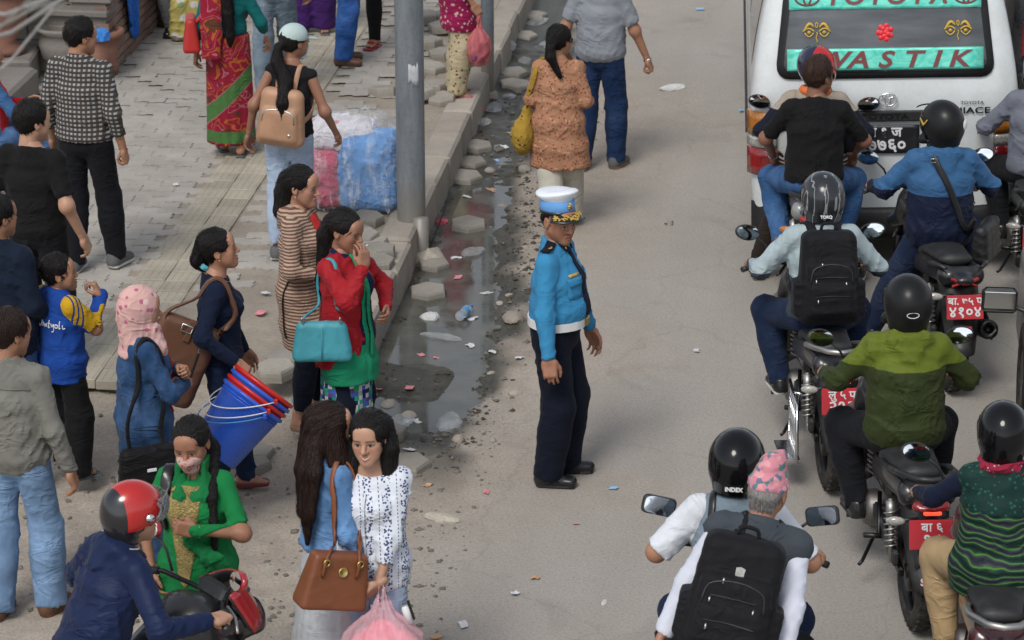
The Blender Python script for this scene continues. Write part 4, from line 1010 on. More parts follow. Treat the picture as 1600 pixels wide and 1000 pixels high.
pot(104, 118, PAV, [(0, 0), (.1, 0), (.08, .05), (.2, .18), (.22, .3), (.19, .38), (.25, .42), (.23, .44), (.17, .4), (.15, .34)], M_STONE, 'grey stone urn with a wavy rim before the planter', 'stone_urn')
q = pot(8, 82, PAV+.25, [(0, 0), (.16, 0), (.18, .05), (.09, .1), (.2, .28), (.22, .42), (.19, .5), (.24, .54), (.24, .58), (.2, .58), (.18, .5)], M_TERRA, 'tall red terracotta pot on a pedestal by the step', 'terracotta_pot')
MB().box((0, 0, -.14), (.5, .5, .27), bev=.02).build('pedestal', M_STONE, q)
# planter shrubs: leaf clumps
M_LEAF = mat('leaf', (.04, .075, .025), .5, 0, .4, lambda k: k.put(k.b.inputs['Base Color'], k.mix(k.new('ObjectInfo').outputs['Random'], (.03, .055, .02), (.06, .10, .03))))
def leafy(name, p, num, rx, rz, L, label, seed, upright=.3):
    e = empty(name, p, 0, label, 'plant'); rg = np.random.RandomState(seed); mb = MB()
    st_ = MB()
    for i in range(7):
        a = rg.rand()*6.28; st_.tube([(0, 0, -.05), (rx*.4*math.cos(a), rx*.4*math.sin(a), rz*.5), (rx*.7*math.cos(a), rx*.7*math.sin(a), rz*(.7+.3*rg.rand()))], [.012, .009, .004], 5)
    st_.build('stem', M_MUDC, e)
    for i in range(num):
        a = rg.rand()*6.28; r_ = rx*math.sqrt(rg.rand()); z = rz*rg.rand(); b = Vector((r_*math.cos(a), r_*math.sin(a), z)); a2 = a+rg.randn()*.8; d = Vector((math.cos(a2), math.sin(a2), upright+rg.randn()*.5)).normalized(); sd = d.cross(Vector((0, 0, 1))).normalized(); l = L*(.6+.6*rg.rand()); w = l*.22; up = Vector((0, 0, 1))
        mb.add([b, b+d*l*.45+sd*w-up*l*.05, b+d*l-up*l*.3, b+d*l*.45-sd*w-up*l*.05, b+d*l*.45+up*.01], [(0, 1, 4), (1, 2, 4), (2, 3, 4), (3, 0, 4)])
    mb.build('foliage', M_LEAF, e)
for i, (dn, dt, rx, rz, nn) in enumerate(((-.35, .5, .3, .45, 260), (-.8, .6, .38, .5, 320), (-1.3, .45, .35, .4, 300), (-.9, 1.4, .45, .6, 300), (-1.7, .9, .4, .6, 260), (-.45, 1.7, .35, .5, 240))):
    p = pA+EN*dn+ET*dt; leafy('shrub', (p.x, p.y, PAV+.54), nn, rx, rz, .16 if i % 2 else .11, ['narrow-leaved shrub at the planter corner', 'long-leaved dark shrub in the planter behind the stone urn', 'small-leaved trailing plant over the planter end wall', 'bushy green shrub deep in the planter', 'spreading shrub behind the tall terracotta pot', 'leafy shrub behind the blue cloth on the wall'][i], 60+i)
p = pA-EN*.42+ET*.55; e = empty('sapling', (p.x, p.y, PAV+.5), 0, 'thin sapling trunk rising from the planter', 'tree'); MB().tube([(0, 0, 0), (.02, 0, .8), (0, .02, 1.9)], [.05, .042, .03], 8).build('trunk', M_MUDC, e)
mb = MB(); rg = np.random.RandomState(3)
for i in range(420):
    d = Vector(rg.randn(3)).normalized(); b = Vector((0, 0, 2.3))+Vector((d.x*.7, d.y*.7, d.z*.5))*(.4+.6*rg.rand()); sd = d.orthogonal().normalized()*.04; mb.add([b-sd, b+d*.05, b+sd, b+d*.16], [(0, 1, 3), (1, 2, 3)])
mb.build('crown', M_LEAF, e)
# overhead cables
M_CAB = plastic('cable_sheath', (.33, .33, .32), .6)
for i, (a, b, za, r_) in enumerate((((-30, 18), (100, -8), 4.9, .0042), ((-30, 40), (92, -6), 4.85, .003), ((-30, 62), (120, -12), 4.8, .0045), ((-30, 132), (115, -22), 4.75, .0032), ((-30, 50), (60, -10), 4.95, .0025))):
    A = at(*a, za); B = at(*b, za+.25); d = B-A; pts = [A+d*f+Vector((0, 0, -.02*math.sin(math.pi*f))) for f in np.linspace(-8, 12, 25)]
    o = MB().tube(pts, r_, 6).build('overhead_cable', M_CAB); tag(o, ['upper grey cable slung over the planter', 'thin grey cable crossing over the terracotta pot', 'thick grey cable sagging over the planter', 'lowest grey cable passing in front of the stone step', 'fine grey cable between the thicker ones'][i], 'cable')
# ---------------- motorcycles ----------------
M_TYRE = mat('tyre_rubber', (.018, .017, .017), .85, 0, .3, lambda k: (k.put(k.b.inputs['Base Color'], k.mix(k.step(k.noise(k.obj(), 8, 5)[0], .4, .75), (.016, .016, .016), (.075, .065, .055))), k.bump(k.noise(k.obj(), 70, 2)[0], .3, .004)))
M_BLK = plastic('black_plastic', (.014, .014, .015), .45, .1, .5); M_GLOSSB = paint('gloss_black', (.010, .010, .011), .38, .08); M_SEAT = plastic('seat_vinyl', (.016, .016, .017), .6, .15, .3)
M_CHR = metal('chrome', (.7, .7, .7), .14); M_ALU = metal('cast_alloy', (.42, .41, .39), .42); M_ENG = metal('engine_alloy', (.2, .19, .18), .5); M_DKM = metal('dark_metal', (.05, .05, .05), .4)
def lampglass(name, c, em=0.0):
    def fn(k):
        k.b.inputs['Coat Weight'].default_value = .8
        n = k.voro(k.obj(), 90)[0]; k.put(k.b.inputs['Base Color'], k.mix(n, c, tuple(x*.45 for x in c)))
        if em: k.put(k.b.inputs['Emission Color'], c); k.b.inputs['Emission Strength'].default_value = em
    return mat(name, c, .18, 0, .5, fn)
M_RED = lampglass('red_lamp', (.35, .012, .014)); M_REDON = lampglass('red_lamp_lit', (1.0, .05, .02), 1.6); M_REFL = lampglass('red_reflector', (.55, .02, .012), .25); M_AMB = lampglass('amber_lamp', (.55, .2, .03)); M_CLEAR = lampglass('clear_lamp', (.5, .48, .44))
M_MIR = mat('mirror_glass', (.75, .77, .78), .03, 1.0, .5, lambda k: k.put(k.b.inputs['Roughness'], k.math('MULTIPLY_ADD', k.noise(k.obj(), 20, 4)[0], .12, .0)))
M_PRED = plastic('number_plate_red', srgb(186, 48, 58), .45, 0, .2); M_WHITE = plastic('white_paint', (.72, .72, .72), .5, 0, .15); M_PBLK = plastic('number_plate_black', (.012, .012, .014), .4, 0, .2)
_BM = {}
def cached(key, fn):
    if key not in _BM: _BM[key] = fn()
    return _BM[key]
def wheel(e, y, r, w, rear=True):
    ry = Matrix.Translation((0, y, r))@Matrix.Rotation(math.pi/2, 4, 'Y')
    def tyre():
        mb = MB(); prof = []
        for a in np.linspace(-2.5, 2.5, 11): prof.append((r-w*.48+w*.48*math.cos(a), w*.5*math.sin(a)))
        mb.lathe(prof, 40, ry, close=True)
        for i in range(34):
            an = 2*math.pi*i/34
            for sg in (-1, 1):
                M = ry@Matrix.Rotation(an+.05*sg, 4, 'Z')@Matrix.Translation((r-.004, 0, sg*w*.2)); M2 = M@Matrix.Rotation(sg*.5, 4, 'X')
                b = MB().box((0, 0, 0), (.012, .018, w*.30)); mb.add([M2@Vector(v) for v in b.v], b.f)
        return mb.mesh('wheel')
    def rim():
        mb = MB(); rr = r-w*.78
        mb.lathe([(rr-.012, -w*.36), (rr+.012, -w*.38), (rr+.012, w*.38), (rr-.012, w*.36), (rr-.02, 0)], 32, ry, close=True); mb.lathe([(0, -.06), (.04, -.06), (.04, .06), (0, .06)], 16, ry)
        for i in range(5):
            M = ry@Matrix.Rotation(2*math.pi*i/5, 4, 'Z')
            for d in (-.14, .14): mb.tube([M@Vector((.03, 0, 0)), M@Vector((rr*math.cos(d), rr*math.sin(d), 0))], .013, 6)
        if rear: mb.lathe([(0, -.05), (.105, -.05), (.105, .045), (0, .045)], 20, ry)
        else: mb.lathe([(.06, .06), (.13, .06), (.13, .066), (.06, .066)], 24, ry)
        return mb.mesh('rim')
    o = link('wheel', cached(('tyre', r, w, y), tyre), M_TYRE, e); o2 = link('rim', cached(('rim', r, w, y, rear), rim), M_DKM, o); return o
def bike(loc, heading, label, color=M_GLOSSB, plate=None, tail='wide', rail='chrome', ind='clear', lit=False, mirror='oval', guard=False, group='motorcycles in the queue', maker=None, roll=0, mirror_mat=None, cover=M_GLOSSB, rail_mat=None, silver_tail=False, front='plain', mirror_dx=0.0):
    e = empty('motorcycle', loc, R(heading), label, 'motorcycle', group); e.rotation_euler = (0, R(roll), R(heading))
    wheel(e, -.66, .305, .112); wheel(e, .66, .30, .09, False)
    def seat():
        f = Field((-.2, -.85, .6), (.2, .35, .95), .013)
        f.cone((0, .1, .755), (0, -.25, .765), (.1, .045), (.14, .05), side=(1, 0, 0), k=.03); f.cone((0, -.25, .79), (0, -.66, .845), (.14, .05), (.105, .04), side=(1, 0, 0), k=.03); f.cut((0, 0, .72), (0, 0, -1)); return f.mesh('seat')
    link('seat', cached('seat', seat), M_SEAT, e)
    def tank():
        f = Field((-.24, -.05, .6), (.24, .6, 1.08), .014)
        f.cone((0, .08, .80), (0, .3, .9), (.11, .09), (.165, .11), side=(1, 0, 0), k=.05); f.cone((0, .3, .9), (0, .47, .86), (.165, .11), (.12, .1), side=(1, 0, 0), k=.05)
        for s in (-1, 1): f.cone((s*.13, .3, .82), (s*.15, .52, .72), .06, .04, k=.05)
        return f.mesh('tank')
    link('fuel_tank', cached('tank', tank), color, e)
    def cowl():
        f = Field((-.22, -1.02, .58), (.22, -.1, .92), .012)
        for s in (-1, 1): f.cone((s*.125, -.15, .68), (s*.10, -.8, .80), (.035, .07), (.03, .055), side=(1, 0, 0), k=.03)
        f.cone((-.09, -.8, .79), (.09, -.8, .79), .055, .055, k=.04); f.cone((0, -.8, .79), (0, -.93, .80), (.09, .05), (.06, .03), side=(1, 0, 0), k=.03); return f.mesh('tail_cowl')
    tc = link('tail_cowl', cached('cowl', cowl), cover, e)
    # tail lamp
    if tail == 'wide':
        def tl():
            f = Field((-.2, -1.02, .66), (.2, -.8, .86), .008); f.cone((-.07, -.915, .775), (.07, -.915, .775), .026, .026, k=.0); f.cone((0, -.92, .775), (0, -.945, .772), (.085, .028), (.075, .02), side=(1, 0, 0), k=.02); return f.mesh('tail_lamp')
        link('tail_lamp', cached('tl', tl), M_RED, e)
        if lit: MB().box((0, -.956, .755), (.09, .02, .022), bev=.006).build('brake_light', M_REDON, e)
    else:
        mb = MB(); mb.box((0, -.94, .79), (.05, .03, .03), bev=.008)
        for s in (-1, 1): mb.box((s*.05, -.925, .80), (.075, .03, .018), (0, s*-.35, s*.25), bev=.005); mb.box((s*.05, -.925, .775), (.06, .03, .016), (0, s*.45, s*.25), bev=.005)
        mb.build('tail_lamp', M_RED, e)
    # rear mudguard with plate
    def fend():
        mb = MB()
        def fn(u, v):
            x = (u-.5)*2; w = .115*(1-.42*v**2.2); yy = -.80-.16*v-.06*v*v; zz = .74-.40*v; return (x*w, yy+.055*abs(x)**2.4, zz)
        mb.grid(fn, 8, 8, thick=.012)
        def fn2(u, v):
            x = (u-.5)*2; a = R(150-95*v); return (x*.075, -.66+.345*math.cos(a), .305+.345*math.sin(a)-.02*abs(x)**2)
        mb.grid(fn2, 6, 10, thick=.008); return mb.mesh('rear_mudguard')
    link('rear_mudguard', cached('fend', fend), M_BLK, e)
    if plate:
        pe = link('number_plate', cached('plate', lambda: MB().box((0, 0, 0), (.215, .008, .15), bev=.004).mesh('number_plate')), M_PRED, e); pe.location = (0, -.968, .645); pe.rotation_euler = (R(-16), 0, 0)
        text('plate_text', plate[0], .062, M_WHITE, pe, (0, -.006, .036), (R(90), 0, 0), bold=.0012); text('plate_text', plate[1], .088, M_WHITE, pe, (0, -.006, -.03), (R(90), 0, 0), bold=.0018)
        pe.scale = (1.05, 1, 1)
    MB().box((0, -1.0, .515), (.085, .014, .032), (R(-18), 0, 0), bev=.005).build('reflector', M_REFL, e)
    for s in (-1, 1):
        def indm(s=s):
            mb = MB(); f = Field((-.08, -.03, -.04), (.08, .03, .04), .006); f.ell((0, 0, 0), (.05, .02, .024), k=0); return f.mesh('indicator')
        st_ = MB().tube([(s*.06, -.9, .70), (s*.15, -.91, .70)], .011, 8).build('indicator_stalk', M_BLK, e); o = link('indicator', cached('ind', indm), M_CLEAR if ind == 'clear' else M_AMB, st_); o.location = (s*.175, -.915, .70); o.rotation_euler = (0, 0, s*.2)
    # grab rail
    mb = MB()
    if rail == 'loop': mb.tube([(.125, -.45, .79), (.15, -.6, .85), (.14, -.78, .90), (.07, -.9, .915), (0, -.93, .918), (-.07, -.9, .915), (-.14, -.78, .90), (-.15, -.6, .85), (-.125, -.45, .79)], .017, 8)
    else:
        for s in (-1, 1): mb.tube([(s*.13, -.45, .77), (s*.165, -.62, .82), (s*.155, -.8, .87), (s*.11, -.88, .865)], [.014, .016, .016, .011], 8)
    mb.build('grab_rail', rail_mat or M_BLK, e)
    # swing arm, shocks, chain cover, exhaust, engine, frame
    mb = MB()
    for s in (-1, 1): mb.box((s*.085, -.36, .33), (.03, .66, .055), (R(4), 0, 0), bev=.01)
    mb.build('swing_arm', M_DKM, e)
    def spring():
        mb = MB(); pts = [(.032*math.cos(a), .032*math.sin(a), .02+.2*a/(2*math.pi*7)) for a in np.linspace(0, 2*math.pi*7, 70)]; mb.tube(pts, .006, 5); mb.tube([(0, 0, -.05), (0, 0, .28)], .014, 8); mb.tube([(0, 0, .18), (0, 0, .27)], .027, 10); return mb.mesh('shock_absorber')
    for s in (-1, 1): o = link('shock_absorber', cached('spring', spring), M_ALU, e); o.location = (s*.125, -.6, .38); o.rotation_euler = (R(-16), 0, 0)
    mb = MB(); mb.box((-.11, -.36, .38), (.035, .6, .09), (R(2), 0, 0), bev=.02); mb.build('chain_cover', M_BLK, e)
    def exh():
        f = Field((.05, -1.0, .15), (.3, .3, .6), .012); f.cone((.16, .1, .26), (.17, -.35, .30), .026, .03, k=.02); f.cone((.175, -.42, .33), (.185, -.84, .45), .05, .062, k=.03); f.cut((.19, -.86, .455), (0, -1, .3)); f.cone((.187, -.9, .47), (.186, -.82, .447), .028, .028, k=0, op='s'); return f.mesh('exhaust')
    ex = link('exhaust', cached('exh', exh), M_DKM, e); MB().box((.235, -.6, .41), (.012, .3, .075), (R(14), 0, 0), bev=.005).build('heat_shield', M_BLK, ex)
    def eng():
        mb = MB(); mb.box((0, .1, .36), (.24, .34, .22), bev=.05); mb.lathe([(0, -.16), (.085, -.16), (.1, -.13), (.1, .13), (.085, .16), (0, .16)], 18, Matrix.Translation((0, .02, .36))@Matrix.Rotation(math.pi/2, 4, 'Y'))
        for i in range(7): mb.box((0, .22+i*.008, .48+i*.026), (.19, .17, .011), (R(-15), 0, 0))
        mb.box((0, .25, .57), (.14, .13, .2), (R(-15), 0, 0), bev=.02); return mb.mesh('engine')
    link('engine', cached('eng', eng), M_ENG, e)
    mb = MB(); mb.tube([(0, .5, .92), (0, .3, .78), (0, -.1, .7), (0, -.7, .74)], .024, 8); mb.tube([(0, .5, .9), (0, .42, .55), (0, .28, .28), (0, -.15, .25), (0, -.2, .68)], .02, 8); mb.build('frame', M_BLK, e)
    MB().box((0, -.12, .6), (.2, .28, .2), bev=.05).build('side_panel', cover, e)
    for s in (-1, 1):
        MB().tube([(s*.1, .07, .30), (s*.24, .07, .30)], .016, 8).build('foot_peg', M_DKM, e)
        mb = MB(); mb.tube([(s*.1, -.33, .35), (s*.22, -.33, .36)], .015, 8); mb.tube([(s*.1, -.1, .5), (s*.14, -.33, .36)], .012, 6); mb.build('pillion_peg', M_DKM, e)
    MB().tube([(-.13, .1, .3), (-.15, .25, .27)], .009, 6).build('gear_lever', M_DKM, e); MB().tube([(-.12, -.1, .25), (-.2, -.22, .16), (-.22, -.24, .15)], .010, 6).build('side_stand', M_DKM, e); MB().tube([(.13, .1, .3), (.15, .24, .3)], .009, 6).build('brake_pedal', M_DKM, e)
    # front: fork, headlamp, bars, mirrors
    mb = MB()
    for s in (-1, 1): mb.tube([(s*.095, .665, .3), (s*.095, .55, .62)], .027, 10); mb.tube([(s*.095, .55, .62), (s*.095, .44, .95)], .018, 10)
    mb.box((0, .46, .9), (.25, .08, .03), (R(-18), 0, 0), bev=.01); mb.build('fork', M_DKM, e)
    def ffend():
        mb = MB()
        def fn(u, v):
            x = (u-.5)*2; a = R(35+115*v); return (x*.06, .66+.335*math.cos(a), .30+.335*math.sin(a)-.03*abs(x)**2)
        mb.grid(fn, 6, 10, thick=.006); return mb.mesh('front_mudguard')
    link('front_mudguard', cached('ffend', ffend), color, e)
    def hl():
        f = Field((-.2, .4, .6), (.2, .78, 1.1), .013); f.cone((0, .52, .84), (0, .62, .82), (.13, .12), (.1, .09), side=(1, 0, 0), k=.03); f.cone((0, .5, .95), (0, .58, .98), (.1, .03), (.08, .02), side=(1, 0, 0), k=.03); f.cut((0, .655, .8), (0, 1, .1)); return f.mesh('headlamp_cowl')
    hc = link('headlamp_cowl', cached('hl', hl), color, e); MB().lathe([(0, .02), (.07, .012), (.08, 0)], 20, Matrix.Translation((0, .655, .82))@Matrix.Rotation(-math.pi/2, 4, 'X')).build('lens', M_CLEAR, hc)
    MB().box((0, .44, 1.0), (.2, .05, .09), (R(-35), 0, 0), bev=.02).build('instrument_panel', M_BLK, e)
    mb = MB(); mb.tube([(-.40, .25, 1.01), (-.25, .33, 1.03), (-.1, .42, .98), (0, .43, .97), (.1, .42, .98), (.25, .33, 1.03), (.40, .25, 1.01)], .012, 8); hb = mb.build('handlebar', M_DKM, e)
    for s in (-1, 1):
        MB().tube([(s*.27, .32, 1.027), (s*.41, .245, 1.008)], .018, 10).build('grip', M_BLK, hb)
        MB().tube([(s*.22, .37, 1.02), (s*.30, .36, 1.0), (s*.41, .30, .99)], .007, 6).build('lever', M_ALU, hb)
        if mirror:
            mx, my, mz = s*(.37+mirror_dx), .33, 1.21
            stk = MB().tube([(s*.22, .36, 1.03), (s*.26, .36, 1.12), (s*(.32+mirror_dx), .345, 1.18)], .007, 6).build('mirror_stem', M_BLK, e)
            def mh(kind=mirror):
                f = Field((-.12, -.03, -.09), (.12, .05, .09), .006)
                if kind == 'oval': f.ell((0, .012, 0), (.078, .03, .048), k=0)
                else: f.box((0, .012, 0), (.08, .026, .045), .024, k=0)
                f.cut((0, -.004, 0), (0, -1, 0)); return f.mesh('mirror')
            o = link('mirror', cached(('mir', mirror), mh), mirror_mat or M_BLK, stk); o.location = (mx, my, mz); o.rotation_euler = (R(-15), R(s*-14), R(s*-12))
            def mg(kind=mirror):
                mb = MB(); n = 24; pts = []
                for i in range(n):
                    a = 2*math.pi*i/n; ex_ = 1 if kind == 'oval' else .55
                    pts.append((.070*math.copysign(abs(math.cos(a))**ex_, math.cos(a)), .041*math.copysign(abs(math.sin(a))**ex_, math.sin(a))))
                V = [(x, -.0065, z) for x, z in pts]+[(x*.55, -.0095, z*.55) for x, z in pts]+[(0, -.0105, 0)]
                mb.add(V, [(i, (i+1) % n, (i+1) % n+n, i+n) for i in range(n)]+[(i+n, (i+1) % n+n, 2*n) for i in range(n)], True); return mb.mesh('mirror_glass')
            g = link('mirror_glass', cached(('mg', mirror), mg), M_MIR, e); g.parent = stk; g.location = o.location; g.rotation_euler = o.rotation_euler
    if guard:
        mb = MB(); L = [(-.19, -.3, .52), (-.21, -.72, .52), (-.21, -.78, .2), (-.20, -.42, .17)]
        mb.tube(L, .010, 8, closed=True)
        for i in range(6): f_ = i/5; a = Vector(L[0]).lerp(Vector(L[3]), f_); b = Vector(L[1]).lerp(Vector(L[2]), f_); mb.tube([a, b], .005, 5)
        for i in range(9): f_ = i/8; a = Vector(L[0]).lerp(Vector(L[1]), f_); b = Vector(L[3]).lerp(Vector(L[2]), f_); mb.tube([a, b], .004, 5)
        mb.box((-.24, -.6, .2), (.11, .3, .012)); mb.tube([(-.1, -.5, .5), (-.2, -.5, .52)], .008, 6); mb.build('saree_guard', M_CHR, e)
    if maker: text('maker_lettering', maker, .035, M_ALU, e, (0, -.955, .83), (R(75), 0, 0), xs=1.3)
    return e
def rider_pose(lean=10, grips=True, feet='pegs', py=-.16, pz=.885, pillion=False, dx=0.0, grip_l=True, grip_r=True, H=1.68):
    """keyword arguments for a Person sitting on bike()"""
    k = H/1.7; kw = dict(pelvis=(dx, py if not pillion else -.5, pz if not pillion else pz+.055), lean=(lean, 0))
    Yd = {'R': (-.25, 1, -.12), 'L': (.25, 1, -.12)}; n = {'R': (0, -.1, -1), 'L': (0, -.1, -1)}
    if grips and not pillion:
        kw['hands'] = {q: grip_wrist((s*.34, .283, 1.018), Yd[q], n[q], 1.04) for q, s in (('R', 1), ('L', -1))}; kw['hand_pose'] = {'R': 'grip', 'L': 'grip'}; kw['hand_dir'] = Yd; kw['palm'] = n; kw['elbows'] = {'R': (.75, -.55, -.75), 'L': (-.75, -.55, -.75)}
    if feet == 'pegs': kw['feet'] = {'R': (.2, .02 if not pillion else -.36, .32 if not pillion else .38), 'L': (-.2, .02 if not pillion else -.36, .32 if not pillion else .38)}; kw['knees'] = {'R': (.45, 1, .5), 'L': (-.45, 1, .5)}
    elif feet == 'ground': kw['feet'] = {'R': (.36, .12, 0), 'L': (-.36, .12, 0)}; kw['knees'] = {'R': (.5, 1, .1), 'L': (-.5, 1, .1)}
    elif feet == 'left': kw['feet'] = {'R': (.2, .02, .32), 'L': (-.36, .12, 0)}; kw['knees'] = {'R': (.45, 1, .5), 'L': (-.5, 1, .1)}
    return kw
def rear_at(u, v, heading, z=0.0, back=.66):
    """bike origin whose rear wheel touches the road at pixel u,v"""
    p = at(u, v, z); h = R(heading); return (p.x-math.sin(h)*back, p.y+math.cos(h)*back, 0)
# ---------------- van ----------------
VANH = -4.2
vp = at(1380, 423)
van = empty('passenger_van', (vp.x, vp.y, 0), R(VANH), 'white passenger van with green lettered rear window film', 'van'); van.rotation_euler = (0, R(-2.0), R(VANH)); van.scale = (.985, 1, 1)
M_VAN = paint('white_van_paint', (.62, .65, .65), .3, .35)
def vanbody():
    f = Field((-1.0, -.1, .2), (1.0, 4.9, 2.25), .03)
    X, Y, Z = f.whole(); t = np.clip((Z-1.15)/1.05, 0, 1); hw = .935-.19*t**1.5-.03*np.clip((.7-Z)/.4, 0, 1); y0 = .02+.27*np.clip((Z-1.2)/1.0, 0, 1)**1.25
    q0 = np.abs(X)-hw+.13; q1 = np.maximum(y0-Y, Y-(4.7-.5*t))+.13; q2 = np.maximum(.28-Z, Z-2.18)+.13
    d = np.sqrt(np.clip(q0, 0, None)**2+np.clip(q1, 0, None)**2+np.clip(q2, 0, None)**2)+np.minimum(np.maximum(np.maximum(q0, q1), q2), 0)-.13
    f.a = d.astype(np.float32)+0*(X+Y+Z)
    for s in (-1, 1):
        for yy in (.95, 3.7): f.cone((s*1.1, yy, .33), (s*.7, yy, .33), .36, .36, k=.03, op='s')
    return f.mesh('body', 2)
body = link('body', vanbody(), M_VAN, van)
def vy(z): return .02+.27*max(0, (z-1.2)/1.0)**1.25
def vanpt(x, z, out=.0): 
    dy = (vy(z+.02)-vy(z-.02))/.04; n = Vector((0, -1, dy)).normalized(); hw = .935-.19*max(0, (z-1.15)/1.05)**1.5; e_ = min(.115, max(0, abs(x)-hw+.13))
    return Vector((x, vy(z)+.13-math.sqrt(.13**2-e_*e_), z))+n*out
def vsheet(x0, x1, z0, z1, out, m, name, parent=van, rad=.0, nu=12, nv=8, trap=0.0, th=.004):
    mb = MB(); mb.grid(lambda u, v: vanpt((x0+(x1-x0)*u)*(1-trap*v)+0, z0+(z1-z0)*v, out), nu, nv, thick=th); return mb.build(name, m, parent)
M_RUB = plastic('black_rubber', (.012, .012, .013), .6); M_VGL = mat('van_glass', (.055, .062, .068), .06, 0, .6, lambda k: k.put(k.b.inputs['Base Color'], k.mix(k.step(k.noise(k.scale(k.obj(), (1, 1, 5)), 1.6, 4)[0], .35, .7), (.045, .05, .055), (.12, .13, .135))))
M_FILM = mat('green_mirror_film', (.04, .42, .33), .25, .2, .5, lambda k: (k.put(k.b.inputs['Base Color'], k.mix(k.step(k.noise(k.scale(k.obj(), (3, 1, 6)), 2.5, 5, .6, 1.5)[0], .35, .75), (.05, .50, .38), (.26, .80, .64))), k.put(k.b.inputs['Roughness'], .3)))
M_LETR = plastic('maroon_lettering', (.17, .035, .035), .5); M_YEL = plastic('gold_sticker', (.52, .34, .05), .5); M_ROSE = plastic('rose_sticker', (.75, .03, .04), .45)
# window: rubber frame, glass, film bands, lettering
def rounded(x0, x1, z0, z1, r, out, m, name, parent, trap=.0, n=5):
    pts = []
    for cx, cz, a0 in ((x1-r, z0+r, -90), (x1-r, z1-r, 0), (x0+r, z1-r, 90), (x0+r, z0+r, 180)):
        for i in range(n): a = R(a0+90*i/(n-1)); pts.append((cx+r*math.cos(a), cz+r*math.sin(a)))
    c = ((x0+x1)/2, (z0+z1)/2); mb = MB(); rings = [1.0, .8, .5, .2]; V = []; N = len(pts)
    for s in rings:
        for x, z in pts:
            xx = c[0]+(x-c[0])*s; zz = c[1]+(z-c[1])*s; tt = (zz-z0)/(z1-z0); V.append(vanpt(xx*(1-trap*tt), zz, out))
    V.append(vanpt(c[0], c[1], out)); F = []
    for k_ in range(len(rings)-1): F += [(k_*N+i, k_*N+(i+1) % N, (k_+1)*N+(i+1) % N, (k_+1)*N+i) for i in range(N)]
    F += [((len(rings)-1)*N+i, (len(rings)-1)*N+(i+1) % N, len(V)-1) for i in range(N)]
    back = len(V); V += [Vector(v)+Vector((0, .03, 0)) for v in V[:N]]; F += [(i, back+i, back+(i+1) % N, (i+1) % N) for i in range(N)]
    mb.add(V, F, True); return mb.build(name, m, parent)
WZ0, WZ1 = 1.42, 2.02
wf_ = rounded(-.76, .76, WZ0-.045, WZ1+.03, .10, .016, M_RUB, 'window_frame', van, .10); gl = rounded(-.705, .705, WZ0, WZ1-.015, .07, .024, M_VGL, 'rear_window', van, .10)
vsheet(-.675, .675, WZ0+.012, WZ0+.155, .031, M_FILM, 'window_film', gl, nu=16); vsheet(-.66, .66, WZ1-.19, WZ1-.03, .030, M_FILM, 'window_film', gl, nu=16)
def vtext(body, size, x, z, m, name, parent=gl, out=.036, **kw):
    a = math.atan2((vy(z+.05)-vy(z-.05)), .1); p = vanpt(x, z, out); return text(name, body, size, m, parent, p, (R(90)-a, 0, 0), **kw)
for i, ch in enumerate('SWASTIK'): vtext(ch, .155, -.56+i*.185-(.02 if ch == 'I' else 0)+(-.05 if i == 6 else 0), WZ0+.075, M_LETR, 'film_letter', bold=.004, shear=.25, xs=1.35)
for i, ch in enumerate('TOYOTA'): vtext(ch, .15, -.36+i*.145, WZ1-.115, M_LETR, 'film_letter', bold=.004, shear=.15, xs=1.15)
def ring(cx, cz, rx, rz, w, m, name, parent, out=.036, th=.003):
    mb = MB(); n = 28
    mb.tube([vanpt(cx+rx*math.cos(a), cz+rz*math.sin(a), out) for a in np.linspace(0, 2*math.pi, n, endpoint=False)], w, 6, closed=True); return mb.build(name, m, parent)
def emblem(cx, cz, s, m, parent, name, out=.036):
    mb = MB()
    for rx, rz, dz in ((s, s*.66, 0), (s*.3, s*.62, 0), (s*.62, s*.24, s*.36)):
        mb.tube([vanpt(cx+rx*math.cos(a), cz+dz+rz*math.sin(a), out) for a in np.linspace(0, 2*math.pi, 26, endpoint=False)], s*.075, 6, closed=True)
    return mb.build(name, m, parent)
for sx in (-.535, .555): emblem(sx, WZ1-.105, .085, M_LETR, gl, 'film_emblem')
emblem(.02, 1.235, .062, M_CHR, van, 'maker_emblem', .03)
def eyes(cx, cz):
    mb = MB()
    for s in (-1, 1):
        mb.tube([vanpt(cx+s*(.018+.075*f), cz+.03+.032*math.sin(math.pi*min(1, f*1.15))*1-.02*f, .033) for f in np.linspace(0, 1, 9)], [.004+.008*math.sin(math.pi*f) for f in np.linspace(.05, 1, 9)], 6)
        mb.tube([vanpt(cx+s*(.015+.08*f), cz+.002+.022*math.sin(math.pi*f), .033) for f in np.linspace(0, 1, 9)], .006, 6); mb.tube([vanpt(cx+s*(.02+.065*f), cz-.004-.026*math.sin(math.pi*f), .033) for f in np.linspace(0, 1, 9)], .005, 6)
        mb.lathe([(0, 0), (.013, 0), (.013, .004), (0, .004)], 10, Matrix.Translation(vanpt(cx+s*.052, cz-.002, .034))@Matrix.Rotation(R(90), 4, 'X'))
    mb.tube([vanpt(cx+.008*math.cos(a), cz+.045+.016*math.sin(a), .033) for a in np.linspace(0, 6.28, 12, endpoint=False)], .004, 5, closed=True)
    mb.tube([vanpt(cx+.004*math.sin(f*9), cz+.0-.07*f, .033) for f in np.linspace(0, 1, 9)], .004, 5); mb.build('eye_sticker', M_YEL, gl)
eyes(-.47, WZ0+.265); eyes(.50, WZ0+.265)
mb = MB(); rg = np.random.RandomState(2)
